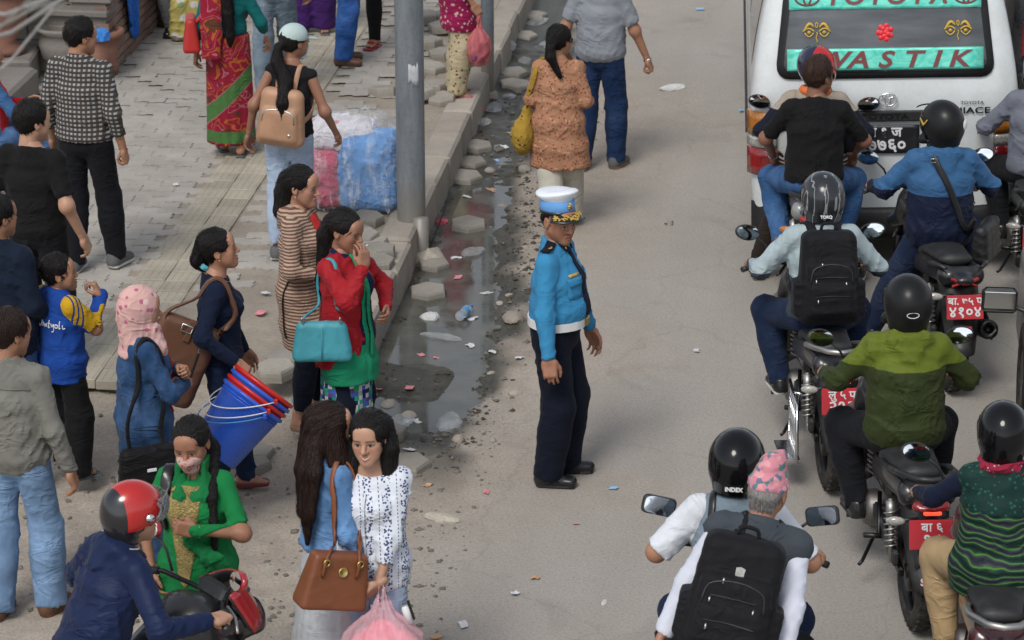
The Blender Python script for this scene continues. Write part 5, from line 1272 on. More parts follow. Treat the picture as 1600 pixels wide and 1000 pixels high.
for r_, n_ in ((.045, 7), (.026, 5), (.006, 1)):
    for i in range(n_): a = 6.28*i/n_+r_*30; mb.lathe([(0, .006), (.016, .004), (.02, 0)], 8, Matrix.Translation(vanpt(.0+r_*math.cos(a), WZ0+.255+r_*math.sin(a), .026+.004*(r_ < .03)))@Matrix.Rotation(R(90), 4, 'X'))
mb.build('rose_sticker', M_ROSE, gl)
# tailgate seams, garnish, plate, lamps, bumper, badge
MB().tube([vanpt(x_, .64, .002) for x_ in np.linspace(-.78, .78, 12)], .005, 6).build('tailgate_seam', M_RUB, van)
vsheet(-.34, .34, 1.085, 1.155, .03, M_RUB, 'plate_garnish', van, th=.03); vtext('TOYOTA', .05, 0, 1.12, M_DKM, 'garnish_lettering', van, .034, xs=1.6)
pl = vsheet(-.29, .24, .855, 1.055, .02, M_PBLK, 'number_plate', van, th=.01)
vtext('बा १ ज', .095, -.01, 1.005, M_WHITE, 'plate_text', pl, .024, bold=.0025); vtext('१७७६०', .125, -.02, .912, M_WHITE, 'plate_text', pl, .024, bold=.003)
vtext('TOYOTA', .03, .52, 1.205, M_DKM, 'badge_lettering', van, .014, xs=1.3, align='LEFT'); vtext('HIACE', .06, .47, 1.15, M_DKM, 'badge_lettering', van, .014, xs=1.5, align='LEFT', bold=.001)
for s in (-1, 1):
    for z0, z1, m in ((.70, .90, M_RED), (.90, .98, M_CLEAR), (.98, 1.16, M_AMB)):
        mb = MB(); mb.grid(lambda u, v: (s*(.75+.19*u), .015+.10*u**3-.014*(1-u**6), z0+.004+(z1-z0-.008)*v), 6, 3, thick=.02); mb.build('tail_lamp', m, van)
mb = MB(); mb.grid(lambda u, v: ((u-.5)*1.86, -.075+.2*abs((u-.5)*2)**6-.03*math.sin(math.pi*v), .30+.19*v), 18, 5, thick=.05); mb.build('rear_bumper', M_RUB, van)
mb = MB(); mb.box((0, .3, .3), (1.5, .5, .16)); mb.build('underbody', M_RUB, van)
for s in (-1, 1):
    for yy in (.95, 3.7):
        M = Matrix.Translation((s*.8, yy, .33))@Matrix.Rotation(math.pi/2, 4, 'Y'); mb = MB(); mb.lathe([(.2, -.09), (.31, -.09), (.33, -.06), (.33, .06), (.31, .09), (.2, .09)], 28, M, close=True); w = mb.build('wheel', M_TYRE, van); MB().lathe([(0, -.07), (.2, -.085), (.2, .085), (0, .07)], 20, M).build('rim', M_ALU, w)
    mb = MB(); hwz = lambda z: .935-.19*max(0, (z-1.15)/1.05)**1.5
    for y0, y1 in ((.5, 1.9), (2.0, 3.2), (3.3, 4.1)): mb.grid(lambda u, v: (s*(hwz(1.35+.6*v)+.005), y0+(y1-y0)*u, 1.35+.6*v), 4, 6)
    mb.build('side_window', M_VGL, van)
    MB().grid(lambda u, v: (s*(hwz(1.0)+.012), .3+4.2*u, .93+.05*v), 8, 2, thick=.02).build('side_rail', M_RUB, van)
    mb = MB(); mb.box((s*1.06, 4.1, 1.35), (.16, .06, .24), bev=.02); mb.build('wing_mirror', M_RUB, van)
# dark bus beside the van, mostly out of frame
bp = at(1590, 262); e = empty('dark_minibus', (bp.x+.95, bp.y+.3, 0), R(ROADH+5), 'dark minibus standing beyond the white van', 'minibus')
M_DARK = paint('dark_bus_paint', (.018, .022, .03), .25, .3)
def busbody():
    f = Field((-1.05, -.1, .25), (1.05, 5.1, 2.7), .05); f.box((0, 2.5, 1.45), (1.0, 2.5, 1.15), .15, k=0, taper=(.88, .97)); return f.mesh('body', 2)
link('body', busbody(), M_DARK, e); MB().box((0, -.02, .55), (1.9, .12, .3), bev=.03).build('rear_bumper', M_RUB, e); MB().grid(lambda u, v: ((u-.5)*1.6, .005+.03*v, 1.35+.75*v), 6, 5, thick=.02).build('rear_window', M_VGL, e)
MB().box((0, -.03, 1.22), (1.85, .05, .06), bev=.015).build('trim_strip', metal('dull_trim', (.12, .13, .15), .4), e)
for s in (-1, 1):
    MB().box((s*.85, -.0, .95), (.14, .05, .3), bev=.02).build('tail_lamp', M_RED, e)
    for yy in (1.0, 4.0): M = Matrix.Translation((s*.85, yy, .36))@Matrix.Rotation(math.pi/2, 4, 'Y'); MB().lathe([(0, -.1), (.36, -.1), (.36, .1), (0, .1)], 24, M).build('wheel', M_TYRE, e)
# silver jeep at the right edge: only its front-left flank and mirror show
jp = at(1592, 640, .0); jl = kt(*nt(at(1584, 640, .55)))
e = empty('silver_jeep', (jl.x+.83, jl.y-.7, 0), R(ROADH), 'silver jeep with a black wing mirror, beside the helmeted woman', 'jeep')
M_SILV = paint('silver_paint', (.40, .37, .35), .3, .35, .4)
def jeep():
    f = Field((-.95, -1.1, .25), (.95, 2.6, 1.75), .03); f.box((0, .7, .66), (.80, 1.7, .32), .09, k=.02); f.box((0, .1, 1.2), (.76, 1.05, .4), .12, k=.03, taper=(.88, .8))
    for s in (-1, 1):
        for yy in (-.5, 1.65): f.cone((s*1.1, yy, .36), (s*.6, yy, .36), .37, .37, k=.02, op='s')
    return f.mesh('body', 1)
link('body', jeep(), M_SILV, e)
for s in (-1, 1):
    for yy in (-.5, 1.65): M = Matrix.Translation((s*.7, yy, .34))@Matrix.Rotation(math.pi/2, 4, 'Y'); w = MB().lathe([(.19, -.1), (.33, -.1), (.34, -.06), (.34, .06), (.33, .1), (.19, .1)], 26, M, close=True).build('wheel', M_TYRE, e); MB().lathe([(0, -.06), (.19, -.09), (.19, .09), (0, .06)], 16, M).build('rim', M_ALU, w)
    stk = MB().tube([(s*.78, .9, 1.0), (s*.93, .93, 1.05)], .014, 6).build('mirror_arm', M_BLK, e); MB().box((s*1.0, .93, 1.08), (.20, .05, .15), (0, 0, 0), bev=.02).build('wing_mirror', M_BLK, stk); MB().box((s*1.0, .902, 1.08), (.17, .006, .12), (R(8), 0, 0), bev=.002).build('mirror_glass', M_MIR, stk)
    for yy in (.1, .62): MB().tube([(s*.815, yy, .86), (s*.83, yy+.02, .86), (s*.83, yy+.1, .86), (s*.815, yy+.12, .86)], .012, 6).build('door_handle', M_CHR, e)
    MB().grid(lambda u, v: (s*(.768-.085*v), -.7+1.5*u, 1.08+.38*v), 4, 3).build('side_window', M_VGL, e)
    MB().box((s*.815, 1.2, .74), (.02, .06, .04), bev=.006).build('side_indicator', M_AMB, e)
    mb = MB(); mb.tube([(s*.806, .85, .4), (s*.806, .85, .95)], .005, 5); mb.tube([(s*.806, -.02, .4), (s*.806, -.02, .95)], .005, 5); mb.build('door_seam', M_RUB, e)
MB().box((0, -1.02, .5), (1.5, .1, .16), bev=.03).build('rear_bumper', M_BLK, e); MB().grid(lambda u, v: ((u-.5)*1.2, 1.165-.18*v, 1.1+.36*v), 5, 4).build('windscreen', M_VGL, e)
# ---------------- accessories ----------------
class Surf:
    def __init__(s, *objs):
        V = []; F = []
        for o in objs:
            n = len(V); V += [tuple(v.co) for v in o.data.vertices]; F += [tuple(i+n for i in p.vertices) for p in o.data.polygons]
        s.b = BVHTree.FromPolygons(V, F)
    def near(s, p, off=.006, lim=.09):
        h = s.b.find_nearest(Vector(p), lim)
        if h[0] is None: return Vector(p), None
        return h[0]+h[1]*off, h[1]
    def ray(s, o, d, off=.006, dist=1.0):
        h = s.b.ray_cast(Vector(o), Vector(d), dist)
        if h[0] is None: return None, None
        return h[0]+h[1]*off, h[1]
def spline(pts, n=24):
    P = [Vector(p) for p in pts]; out = []; m = len(P)-1
    for i in range(n+1):
        f = i/n*m; k = min(int(f), m-1); t = f-k; p0 = P[max(k-1, 0)]; p1 = P[k]; p2 = P[k+1]; p3 = P[min(k+2, m)]
        out.append(.5*((2*p1)+(p2-p0)*t+(2*p0-5*p1+4*p2-p3)*t*t+(3*p1-p0-3*p2+p3)*t**3))
    return out
def strap(name, m, parent, pts, w=.02, th=.005, surf=None, off=.006, n=24, lim=.09):
    """flat ribbon along a path, laid on a surface where one is near"""
    P = spline(pts, n); N = []
    for i, p in enumerate(P):
        if surf:
            q, nn = surf.near(p, off*1.7, lim); P[i] = q; N.append(nn)
        else: N.append(None)
    for _ in range(3 if surf else 0): P = [P[0]]+[(P[i-1]+P[i]*2+P[i+1])/4 for i in range(1, n)]+[P[n]]
    V = []; F = []; last = None; vs = 8
    for i, p in enumerate(P):
        t = (P[min(i+1, n)]-P[max(i-1, 0)]); t = t.normalized() if t.length > 1e-6 else Vector((0, 0, 1)); nn = N[i] or last or t.orthogonal(); nn = nn-t*nn.dot(t); nn = nn.normalized() if nn.length > 1e-4 else t.orthogonal().normalized(); last = nn; b = t.cross(nn)
        V += [p+b*w+nn*th*.4, p+b*w*.7+nn*th, p-b*w*.7+nn*th, p-b*w+nn*th*.4, p-b*w-nn*th, p+b*w-nn*th]
    for i in range(n): F += [(i*6+j, i*6+(j+1) % 6, (i+1)*6+(j+1) % 6, (i+1)*6+j) for j in range(6)]
    F += [tuple(range(5, -1, -1)), tuple(n*6+j for j in range(6))]
    return MB().add(V, F, True).build(name, m, parent)
def patch(name, m, parent, surf, cx, cz, prof, y0, dirn, off=.004, nu=4, nv=10, th=.003):
    """sheet laid on a surface by rays along dirn from plane y0; prof(v)->(x centre, half width, z)"""
    V = []; 
    def fn(u, v):
        x, hw, z = prof(v); p, n_ = surf.ray((x+(u-.5)*2*hw, .01, z), (-dirn[0], -dirn[1], -dirn[2]), off)
        if p is not None and p.y*dirn[1] > -.04: p = None
        return p if p is not None else Vector((x+(u-.5)*2*hw, -dirn[1]*.135, z))
    return MB().grid(fn, nu, nv, thick=th if dirn[1] < 0 else th).build(name, m, parent)
def thing_on(p, name, label, cat, group=None):
    """top-level thing carried by person p, built in the person's frame"""
    return empty(name, p.root.location, p.root.rotation_euler.z, label, cat, group)
M_BRASS = metal('brass', (.62, .45, .16), .3); M_STEEL = metal('steel_fitting', (.6, .6, .58), .25)
def backpack(p, label, m, size=(.30, .17, .44), surf=None, drop=.02, tan=False, back=.125, dx=0.0):
    e = thing_on(p, 'backpack', label, 'backpack'); T = p.T; w, d, h = [q/2 for q in size]; k = p.s
    c = p.tp(dx, -(back+d*.9), .29-drop); side = T[:, 0]; up = T[:, 2]; fw = T[:, 1]
    f = Field(c-np.array((.34, .3, .4)), c+np.array((.34, .3, .4)), .010)
    f.box(c, (w, d, h), .055, M=T, k=0, taper=(.86, .75)); f.box(c-fw*d*.9-up*h*.22, (w*.86, d*.42, h*.62), .045, M=T, k=.012, taper=(.9, .8)); 
    if not tan:
        for s in (-1, 1): f.box(c+side*s*w*.98-up*h*.45, (.03, d*.7, h*.4), .025, M=T, k=.015)
        f.box(c-fw*d*1.25-up*h*.42, (w*.72, d*.25, h*.34), .03, M=T, k=.008)
    f.folds(.006 if not tan else .002, 30, 5, [], (1, 1, 1), .8)
    o = link('pack_body', f.mesh('pack_body'), m, e); sf = Surf(o); hw = M_STEEL
    bk = lambda x, z, off=.004: sf.ray(c-fw*.4+side*x+up*z, fw, off, .8)[0]
    zip_ = lambda pts: strap('zip', M_BLK if not tan else M_STEEL, e, [q for q in [bk(x, z, .002) for x, z in pts] if q is not None], .004, .002, None, 0, 16)
    zip_([(-w*.66, -h*.1), (-w*.6, h*.2), (-w*.35, h*.3), (0, h*.33), (w*.35, h*.3), (w*.6, h*.2), (w*.66, -h*.1)]); 
    if not tan:
        zip_([(-w*.5, h*.05), (0, h*.06), (w*.5, h*.05)]); zip_([(-w*.55, -h*.35), (0, -h*.33), (w*.55, -h*.35)])
        for x, z in ((-w*.3, h*.35), (-w*.5, h*.02), (w*.45, -.01), (-w*.45, -h*.4)):
            q = bk(x, z)
            if q is not None: MB().tube([q, q+Vector(fw)*-.004-Vector(up)*.025], .0045, 6).build('zip_pull', hw, e)
        mbp = Vector(c+up*(h*1.0)); MB().tube(spline([mbp-Vector(side)*.045, mbp+Vector(up)*.035-Vector(side)*.03, mbp+Vector(up)*.035+Vector(side)*.03, mbp+Vector(side)*.045], 12), .009, 6).build('carry_loop', m, e)
    for s in (-1, 1):
        strap('shoulder_strap', m, e, [p.tp(dx+s*.055, -back, .44-drop), p.tp(s*.075, -.06, .52), p.tp(s*.088, .0, .505), p.tp(s*.10, .10, .40), p.tp(s*.12, .10, .27), p.tp(s*.15, .03, .18), p.tp(s*.14, -.1, .11)], .026 if not tan else .017, .006, surf, .008)
    return e, c, bk
def tube_handle(name, m, parent, pts, r=.008, n=18): return MB().tube(spline(pts, n), r, 7).build(name, m, parent)
M_GOLDLINE = plastic('gold_braid', (.50, .33, .06), .5)
def plasticbag(name, base, alpha=.75, tr=.5):
    def fn(k):
        co = k.obj(); n = k.noise(k.scale(co, (3, 3, .5)), 7, 4, .6, .8)[0]
        k.put(k.b.inputs['Base Color'], k.mix(k.step(n, .3, .75), base, tuple(min(1, x*1.25+.1) for x in base))); k.b.inputs['Transmission Weight'].default_value = tr; k.b.inputs['IOR'].default_value = 1.12; k.b.inputs['Alpha'].default_value = alpha
        k.bump(k.math('ABSOLUTE', k.math('SUBTRACT', n, .5)), .6, .02)
    return mat(name, base, .28, 0, .5, fn)
def carrier_bag(name, p, knot, w, d, h, m, label, inner=None, group=None, cat='bag', seed=1, mi=None):
    """thin plastic carrier hanging from the hand at knot (person frame)"""
    e = thing_on(p, name, label, cat, group); kx, ky, kz = knot; c = (kx, ky, kz-h*.66)
    f = Field((kx-w-.05, ky-d-.05, kz-h-.03), (kx+w+.05, ky+d+.05, kz+.06), .009)
    f.ell(c, (w, d, h*.36), k=0); f.cone((kx, ky, kz-h*.45), (kx, ky, kz-.09), (w*.72, d*.62), (w*.16, .022), side=(1, 0, 0), k=.06)
    for s in (-1, 1): f.cone((kx+s*w*.12, ky, kz-.1), (kx, ky, kz+.0), (.016, .008), (.008, .008), side=(0, 1, 0), k=.02)
    X, Y, Z = f.whole(); th = np.arctan2(Y-ky, X-kx); t_ = np.clip((Z-(kz-h*.75))/(h*.75), 0, 1); f.a = (f.a-(.004+.010*t_)*np.sin(th*9+2*np.sin(th*2+seed)+6*t_)).astype(np.float32); f.folds(.008, 26, seed, [], (1, 1, .5), .8)
    link('film', f.mesh('film'), m, e)
    if inner is not None: sdf('contents', (kx-w, ky-d, kz-h), (kx+w, ky+d, kz), .012, lambda g: (g.ell((c[0], c[1], c[2]-.0), (w*.86, d*.82, h*.3), k=0), g.cone(c, (kx, ky, kz-h*.36), (w*.6, d*.6), (w*.3, d*.3), k=.05), g.folds(.02, 24, seed+1, [], (1, 1, 1), 1)), inner, e)
    return e
# pattern functions
def P_check(k, b):
    x, y, z = k.xyz(k.obj()); f = lambda v, s, o=0: k.math('FRACT', k.math('MULTIPLY_ADD', v, s, o+50))
    a = f(x, 33); c = f(z, 33, .1); sq = k.math('MULTIPLY', k.math('LESS_THAN', a, .5), k.math('LESS_THAN', c, .48)); ln = k.math('MULTIPLY', k.math('GREATER_THAN', a, .5), k.math('LESS_THAN', c, .5))
    r = k.mix(ln, (.045, .042, .042), (.085, .062, .042)); return k.mix(sq, r, (.30, .30, .30))
def P_stripes(k, b):
    x, y, z = k.xyz(k.obj()); w = k.noise(k.obj(), 18, 2)[0]; a = k.math('FRACT', k.math('MULTIPLY_ADD', z, 52, k.math('MULTIPLY', w, .35))); d = k.math('FRACT', k.math('MULTIPLY', k.math('ADD', x, y), 150))
    r = k.mix(k.math('LESS_THAN', a, .5), (.155, .065, .045), (.42, .34, .26)); return k.mix(k.math('MULTIPLY', k.math('LESS_THAN', d, .4), .3), r, (.2, .1, .07))
def P_block(cut, lo, hi, hor=None, arm=None):
    def f(k, b): x, y, z = k.xyz(k.obj()); return k.mix(k.math('GREATER_THAN', z, cut), lo, hi)
    return f
def P_denim(c, worn=.35):
    def f(k, b):
        co = k.obj(); n = k.noise(co, 6, 5, .6)[0]; n2 = k.noise(k.scale(co, (1, 1, .3)), 90, 2)[0]; r = k.mix(k.math('MULTIPLY', k.step(n, .42, .75), worn*2), c, tuple(min(1, x*2.1+.05) for x in c)); return k.mix(k.math('MULTIPLY', n2, .3), r, tuple(x*.5 for x in c))
    return f
def P_saree(k, b):
    co = k.obj(); n = k.noise(co, 5.5, 2, .5, .6)[0]; fr = k.math('FRACT', k.math('MULTIPLY', n, 11)); x, y, z = k.xyz(co)
    r = k.mix(k.math('LESS_THAN', fr, .18), (.235, .012, .030), (.32, .10, .12)); fr2 = k.math('FRACT', k.math('MULTIPLY', n, 5.5)); r = k.mix(k.math('LESS_THAN', k.math('ABSOLUTE', k.math('SUBTRACT', fr2, .5)), .09), r, (.33, .09, .02)); v = k.voro(co, 7)[0]; r = k.mix(k.math('GREATER_THAN', k.noise(co, 9, 2)[0], .64), r, (.09, .035, .02))
    dz = k.math('ADD', z, k.math('MULTIPLY', x, -.95)); band = k.math('LESS_THAN', k.math('ABSOLUTE', k.math('SUBTRACT', dz, .50)), .065); ed = k.math('LESS_THAN', k.math('ABSOLUTE', k.math('SUBTRACT', dz, .50)), .075)
    g = k.mix(k.noise(co, 120, 3)[0], (.03, .09, .025), (.09, .2, .06)); r = k.mix(ed, r, (.30, .10, .12)); r = k.mix(band, r, g); b2 = k.math('LESS_THAN', k.math('ABSOLUTE', k.math('SUBTRACT', z, .17)), .045); return k.mix(b2, r, g)
def P_spots(base, spot, sc=30, thr=.3, third=None):
    def f(k, b):
        co = k.obj(); v = k.voro(co, sc); r = k.mix(k.math('LESS_THAN', v[0], thr), base, spot)
        if third: v2 = k.voro(co, sc*.63); r = k.mix(k.math('LESS_THAN', v2[0], thr*.8), r, third)
        return r
    return f
def P_blouse(k, b):
    x, y, z = k.xyz(k.obj()); co = k.obj(); st = k.math('FRACT', k.math('MULTIPLY_ADD', k.math('ADD', x, k.math('MULTIPLY', y, .35)), 11, 50.2)); v = k.voro(k.scale(co, (1, 1, 1)), 75)[0]; wide = k.math('LESS_THAN', k.math('ABSOLUTE', k.math('SUBTRACT', st, .5)), .24); thin = k.math('LESS_THAN', k.math('ABSOLUTE', k.math('SUBTRACT', st, .92)), .025); dots = k.math('LESS_THAN', v, .43); dz = k.math('LESS_THAN', k.math('FRACT', k.math('MULTIPLY', z, 60)), .55)
    m = k.math('MAXIMUM', k.math('MULTIPLY', wide, dots), k.math('MULTIPLY', thin, dz)); return k.mix(m, (.62, .65, .70), (.055, .075, .19))
def P_mosaic(k, b):
    sc = k.scale(k.obj(), (1, 1, 1)); nd = k.new('VectorMath', operation='SNAP'); k.put(nd.inputs[0], k.obj()); nd.inputs[1].default_value = (.026, .026, .026); wn = k.new('TexWhiteNoise'); k.l.new(nd.outputs[0], wn.inputs['Vector'])
    c = k.ramp(wn.outputs['Value'], [(0, (.01, .02, .10)), (.22, (.02, .26, .13)), (.42, (.48, .48, .46)), (.66, (.05, .10, .35)), (.82, (.10, .05, .15)), (.92, (.3, .32, .3))]); c.node.color_ramp.interpolation = 'CONSTANT'
    x, y, z = k.xyz(k.obj()); d = k.voro(k.obj(), 55)[0]; green = k.mix(k.math('LESS_THAN', d, .25), (.012, .20, .10), (.03, .32, .18)); return k.mix(k.math('GREATER_THAN', z, .66), c, green)
def P_swirl(k, b):
    co = k.obj(); x, y, z = k.xyz(co); nd = k.new('TexWave', wave_type='RINGS'); k.put(nd.inputs['Vector'], co); nd.inputs['Scale'].default_value = 5.2; nd.inputs['Distortion'].default_value = 5.5; nd.inputs['Detail'].default_value = 1; nd.inputs['Detail Scale'].default_value = 1.3
    sw = k.ramp(nd.outputs['Fac'], [(0, (.006, .014, .014)), (.35, (.012, .055, .03)), (.55, (.10, .20, .03)), (.7, (.02, .10, .05)), (.85, (.05, .03, .06)), (1, (.01, .02, .02))]); v = k.voro(co, 42)[0]; yk = k.mix(k.math('LESS_THAN', v, .3), (.008, .030, .026), (.02, .085, .06)); return k.mix(k.math('GREATER_THAN', z, 1.17), sw, yk)
def P_topi(k, b):
    co = k.obj(); v = k.voro(k.scale(co, (1, 1, 1)), 42)
    c = k.ramp(k.xyz(v[1])[0], [(0, (.55, .22, .26)), (.45, (.62, .30, .32)), (.62, (.14, .16, .24)), (.8, (.10, .22, .20)), (.9, (.5, .25, .3))]); c.node.color_ramp.interpolation = 'CONSTANT'; return c
# shared cloths
C_NAVYP = cloth('navy_trouser_cloth', (.0065, .0085, .018)); C_BLACKT = cloth('black_cotton', (.009, .009, .0095)); C_DARKP = cloth('dark_trouser_cloth', (.009, .0095, .0125)); C_JEAN = cloth('blue_denim', (.045, .095, .20), pattern=P_denim((.045, .095, .20))); C_JEANL = cloth('light_denim', (.16, .25, .38), pattern=P_denim((.15, .24, .38), .3)); C_JEAND = cloth('dark_denim', (.010, .020, .050), pattern=P_denim((.010, .020, .050), .12)); C_JEANP = cloth('pale_denim', (.34, .42, .56), pattern=P_denim((.34, .42, .56), .15))
C_WHITE = cloth('white_cotton', (.60, .62, .66)); C_GREYS = cloth('grey_shirt_cloth', (.17, .165, .145)); C_JACKD = cloth('denim_jacket_cloth', (.02, .055, .13), pattern=P_denim((.02, .055, .13), .35)); C_JACKL = cloth('light_denim_jacket_cloth', (.10, .2, .36), pattern=P_denim((.09, .19, .36), .4))
M_SHOEB = plastic('black_leather', (.010, .010, .011), .28); M_SHOEG = plastic('grey_canvas', (.10, .10, .10), .8); M_SHOEBR = plastic('brown_leather', (.12, .05, .025), .5); M_SOLE = plastic('white_sole', (.55, .54, .5), .7); M_SANG = plastic('grey_rubber_sandal', (.07, .08, .085), .7); M_FLAT = plastic('tan_leather', (.25, .14, .09), .55); M_MAROON = plastic('maroon_leather', (.14, .02, .025), .5); M_REDS = plastic('red_sandal', (.25, .02, .025), .5)
def leather(name, base, rough=.45):
    def fn(k):
        co = k.obj(); n = k.noise(co, 7, 5)[0]; v = k.voro(co, 260)[0]; k.put(k.b.inputs['Base Color'], k.mix(k.step(n, .4, .8), base, tuple(x*.7 for x in base))); k.bump(k.math('ADD', v, k.math('MULTIPLY', n, 3)), .25, .004)
    return mat(name, base, rough, 0, .4, fn)
# ---------------- people on foot ----------------
# traffic officer
p = OFF = Person(tuple(at(868, 748)), -108, 'traffic officer in blue shirt, navy trousers and white peaked cap standing alone', H=1.69, fat=1.06, belly=.035, face_res=.0036, skin=(.33, .155, .095), head=(-34, 6, 0),
    hands={'R': (.30, .05, .83), 'L': (-.245, .13, .845)}, feet={'R': (.11, -.01, 0), 'L': (-.11, .03, 0)}, foot_yaw={'R': 12, 'L': 22}, elbows={'R': (.4, -1, 0), 'L': (-.5, -1, 0)})
M_UNI = cloth('uniform_blue_cloth', (.040, .215, .40), fuzz=.06); sh = p.top(M_UNI, hem=.055, t=.013, loose=.016, fold=.008, freq=30); tr = p.trousers(C_NAVYP, t=.018, t2=.04, t3=.045, fold=.008); p.shoes(M_SHOEB, 'formal')
sf = Surf(sh, tr)
M_BELT = plastic('white_belt', (.68, .68, .66), .45); n = 40
pts = [Surf(sh).ray(Vector(p.tp(0, .02, .072)), (math.sin(a), math.cos(a), 0), .007)[0] for a in np.linspace(0, 2*math.pi, n, endpoint=False)]
V = []; F = []
for q in pts: c_ = Vector((p.P[0], p.P[1], q.z)); o_ = (q-c_).normalized(); V += [q+Vector((0, 0, .024)), q-Vector((0, 0, .024)), q-Vector((0, 0, .024))-o_*.02, q+Vector((0, 0, .024))-o_*.02]
for i in range(n): F += [(i*4+j, i*4+(j+1) % 4, ((i+1) % n)*4+(j+1) % 4, ((i+1) % n)*4+j) for j in range(4)]
MB().add(V, F).build('belt', M_BELT, p.root)
q = sf.ray(p.tp(0, .5, .075), (0, -1, 0), .012)[0]; MB().box(q, (.062, .012, .05), bev=.005).build('belt_buckle', M_BRASS, p.root)
M_TIE = cloth('navy_tie', (.008, .010, .022)); zt = lambda v: p.tp(0, 0, .495-.375*v)[2]
patch('tie', M_TIE, p.root, Surf(sh), 0, 0, lambda v: (0, (.018+.022*v) if v > .08 else .02, zt(v)), .5, (0, -1, 0), .006, 4, 14, .005)
for s in (-1, 1):
    strap('epaulette', cloth('navy_board', (.009, .010, .02)), p.root, [p.tp(s*.07, -.012, .53), p.tp(s*.12, -.012, .5), p.tp(s*.165, -.012, .47)], .028, .006, Surf(sh), .008, 8)
    q = Surf(sh).near(p.tp(s*.125, -.012, .5), .018)[0]; MB().tube([q+Vector((.018*math.cos(a), .018*math.sin(a), 0)) for a in np.linspace(.3, 3.4, 9)], .005, 5).build('rank_badge', M_GOLDLINE, p.root)
    a_ = [sf.ray((s*.05+dx, .5, p.tp(0, 0, z_)[2]), (0, -1, 0), .008)[0] for dx, z_ in ((-.012, .475), (.012, .50), (.03, .52))]
    strap('collar_tab', cloth('navy_board', (.009, .010, .02)), p.root, [p.tp(s*.028, .075, .49), p.tp(s*.05, .06, .512), p.tp(s*.06, .03, .53)], .014, .005, Surf(sh), .008, 8); q = Surf(sh).near(p.tp(s*.045, .066, .502), .016)[0]; MB().tube([q-Vector((.01*s, 0, .008)), q+Vector((.01*s, -.006, .01))], .006, 5).build('gold_braid', M_GOLDLINE, p.root)
    patch('breast_pocket', M_UNI, p.root, Surf(sh), 0, 0, lambda v: (s*.085, .05, p.tp(0, 0, .345-.115*v)[2]), .5, (0, -1, 0), .004, 4, 5, .004); patch('pocket_flap', M_UNI, p.root, Surf(sh), 0, 0, lambda v: (s*.085, .053*(1-.12*v), p.tp(0, 0, .35-.045*v)[2]), .5, (0, -1, 0), .009, 4, 3, .004)
patch('name_badge', M_GOLDLINE, p.root, Surf(sh), 0, 0, lambda v: (.085, .035, p.tp(0, 0, .372-.015*v)[2]), .5, (0, -1, 0), .006, 3, 2, .004)
p.hair('short', t=.004, tophair=0, nape=-.05, zmax=.02)
# peaked cap in head frame
HM = Matrix.Translation(Vector(p.Hc))@Matrix([list(r) for r in p.Hd]).to_4x4()@Matrix.Rotation(R(9), 4, 'X')@Matrix.Translation((0, -.010, .064)); k_ = p.hs
ov = Matrix.Diagonal((.96, 1.14, 1, 1))
def caplathe(prof, m, name): return MB().lathe([(r*k_, z*k_) for r, z in prof], 40, HM@ov).build(name, m, p.root)
M_CAPW = cloth('white_cap_cloth', (.66, .69, .73), wr=.1); M_CAPB = cloth('light_blue_band_cloth', srgb(96, 146, 200), wr=.08)
crown = MB(); prof = [(.088, .048), (.10, .062), (.128, .088), (.127, .097), (.115, .105), (.06, .108), (0, .106)]
crown.lathe([(r*k_*.88, z*k_*.97) for r, z in prof], 40, HM@ov); V2 = []
for v in crown.v:
    l = (HM@ov).inverted()@Vector(v); l.z += .22*max(0, l.y)*(1 if l.z > .06 else 0)*.9; V2.append(tuple((HM@ov)@l))
crown.v = V2; crown.build('cap_crown', M_CAPW, p.root); caplathe([(.084, -.014), (.0915, -.010), (.0915, .056), (.084, .060)], M_CAPB, 'cap_band'); caplathe([(.0885, -.016), (.0935, -.014), (.0935, .005), (.0885, .007)], M_SHOEB, 'cap_strap')
def vis_(u, v): a = R(-62+124*u); r1 = .089+.062*v*math.cos((u-.5)*1.9)**.7; return HM@ov@Vector((math.sin(a)*r1*k_, math.cos(a)*r1*k_, (-.006-.034*v**1.2)*k_))
MB().grid(vis_, 16, 5, thick=.004).build('cap_visor', M_SHOEB, p.root)
rg = np.random.RandomState(4); mb = MB()
for i in range(60):
    u = .08+.84*rg.rand(); v = .25+.5*rg.rand(); a = vis_(u, v)+HM.to_3x3()@Vector((0, 0, .004)); b = vis_(min(1, u+.03+.03*rg.rand()), min(.9, v+(rg.rand()-.5)*.3))+HM.to_3x3()@Vector((0, 0, .004)); mb.tube([a, b], .0042, 5)
mb.build('visor_braid', M_GOLDLINE, p.root)
mb = MB(); bc = HM@ov@Vector((0, .095*k_, .036*k_)); X3 = HM.to_3x3()
for i in range(8): a = 6.28*i/8; mb.tube([bc, bc+X3@Vector((.018*math.cos(a), .003, .022*math.sin(a)))], [.006, .003], 6)
mb.lathe([(0, .008), (.011, .005), (.013, 0)], 12, Matrix.Translation(bc)@X3.to_4x4()@Matrix.Rotation(-math.pi/2, 4, 'X')); mb.build('cap_badge', M_BRASS, p.root)

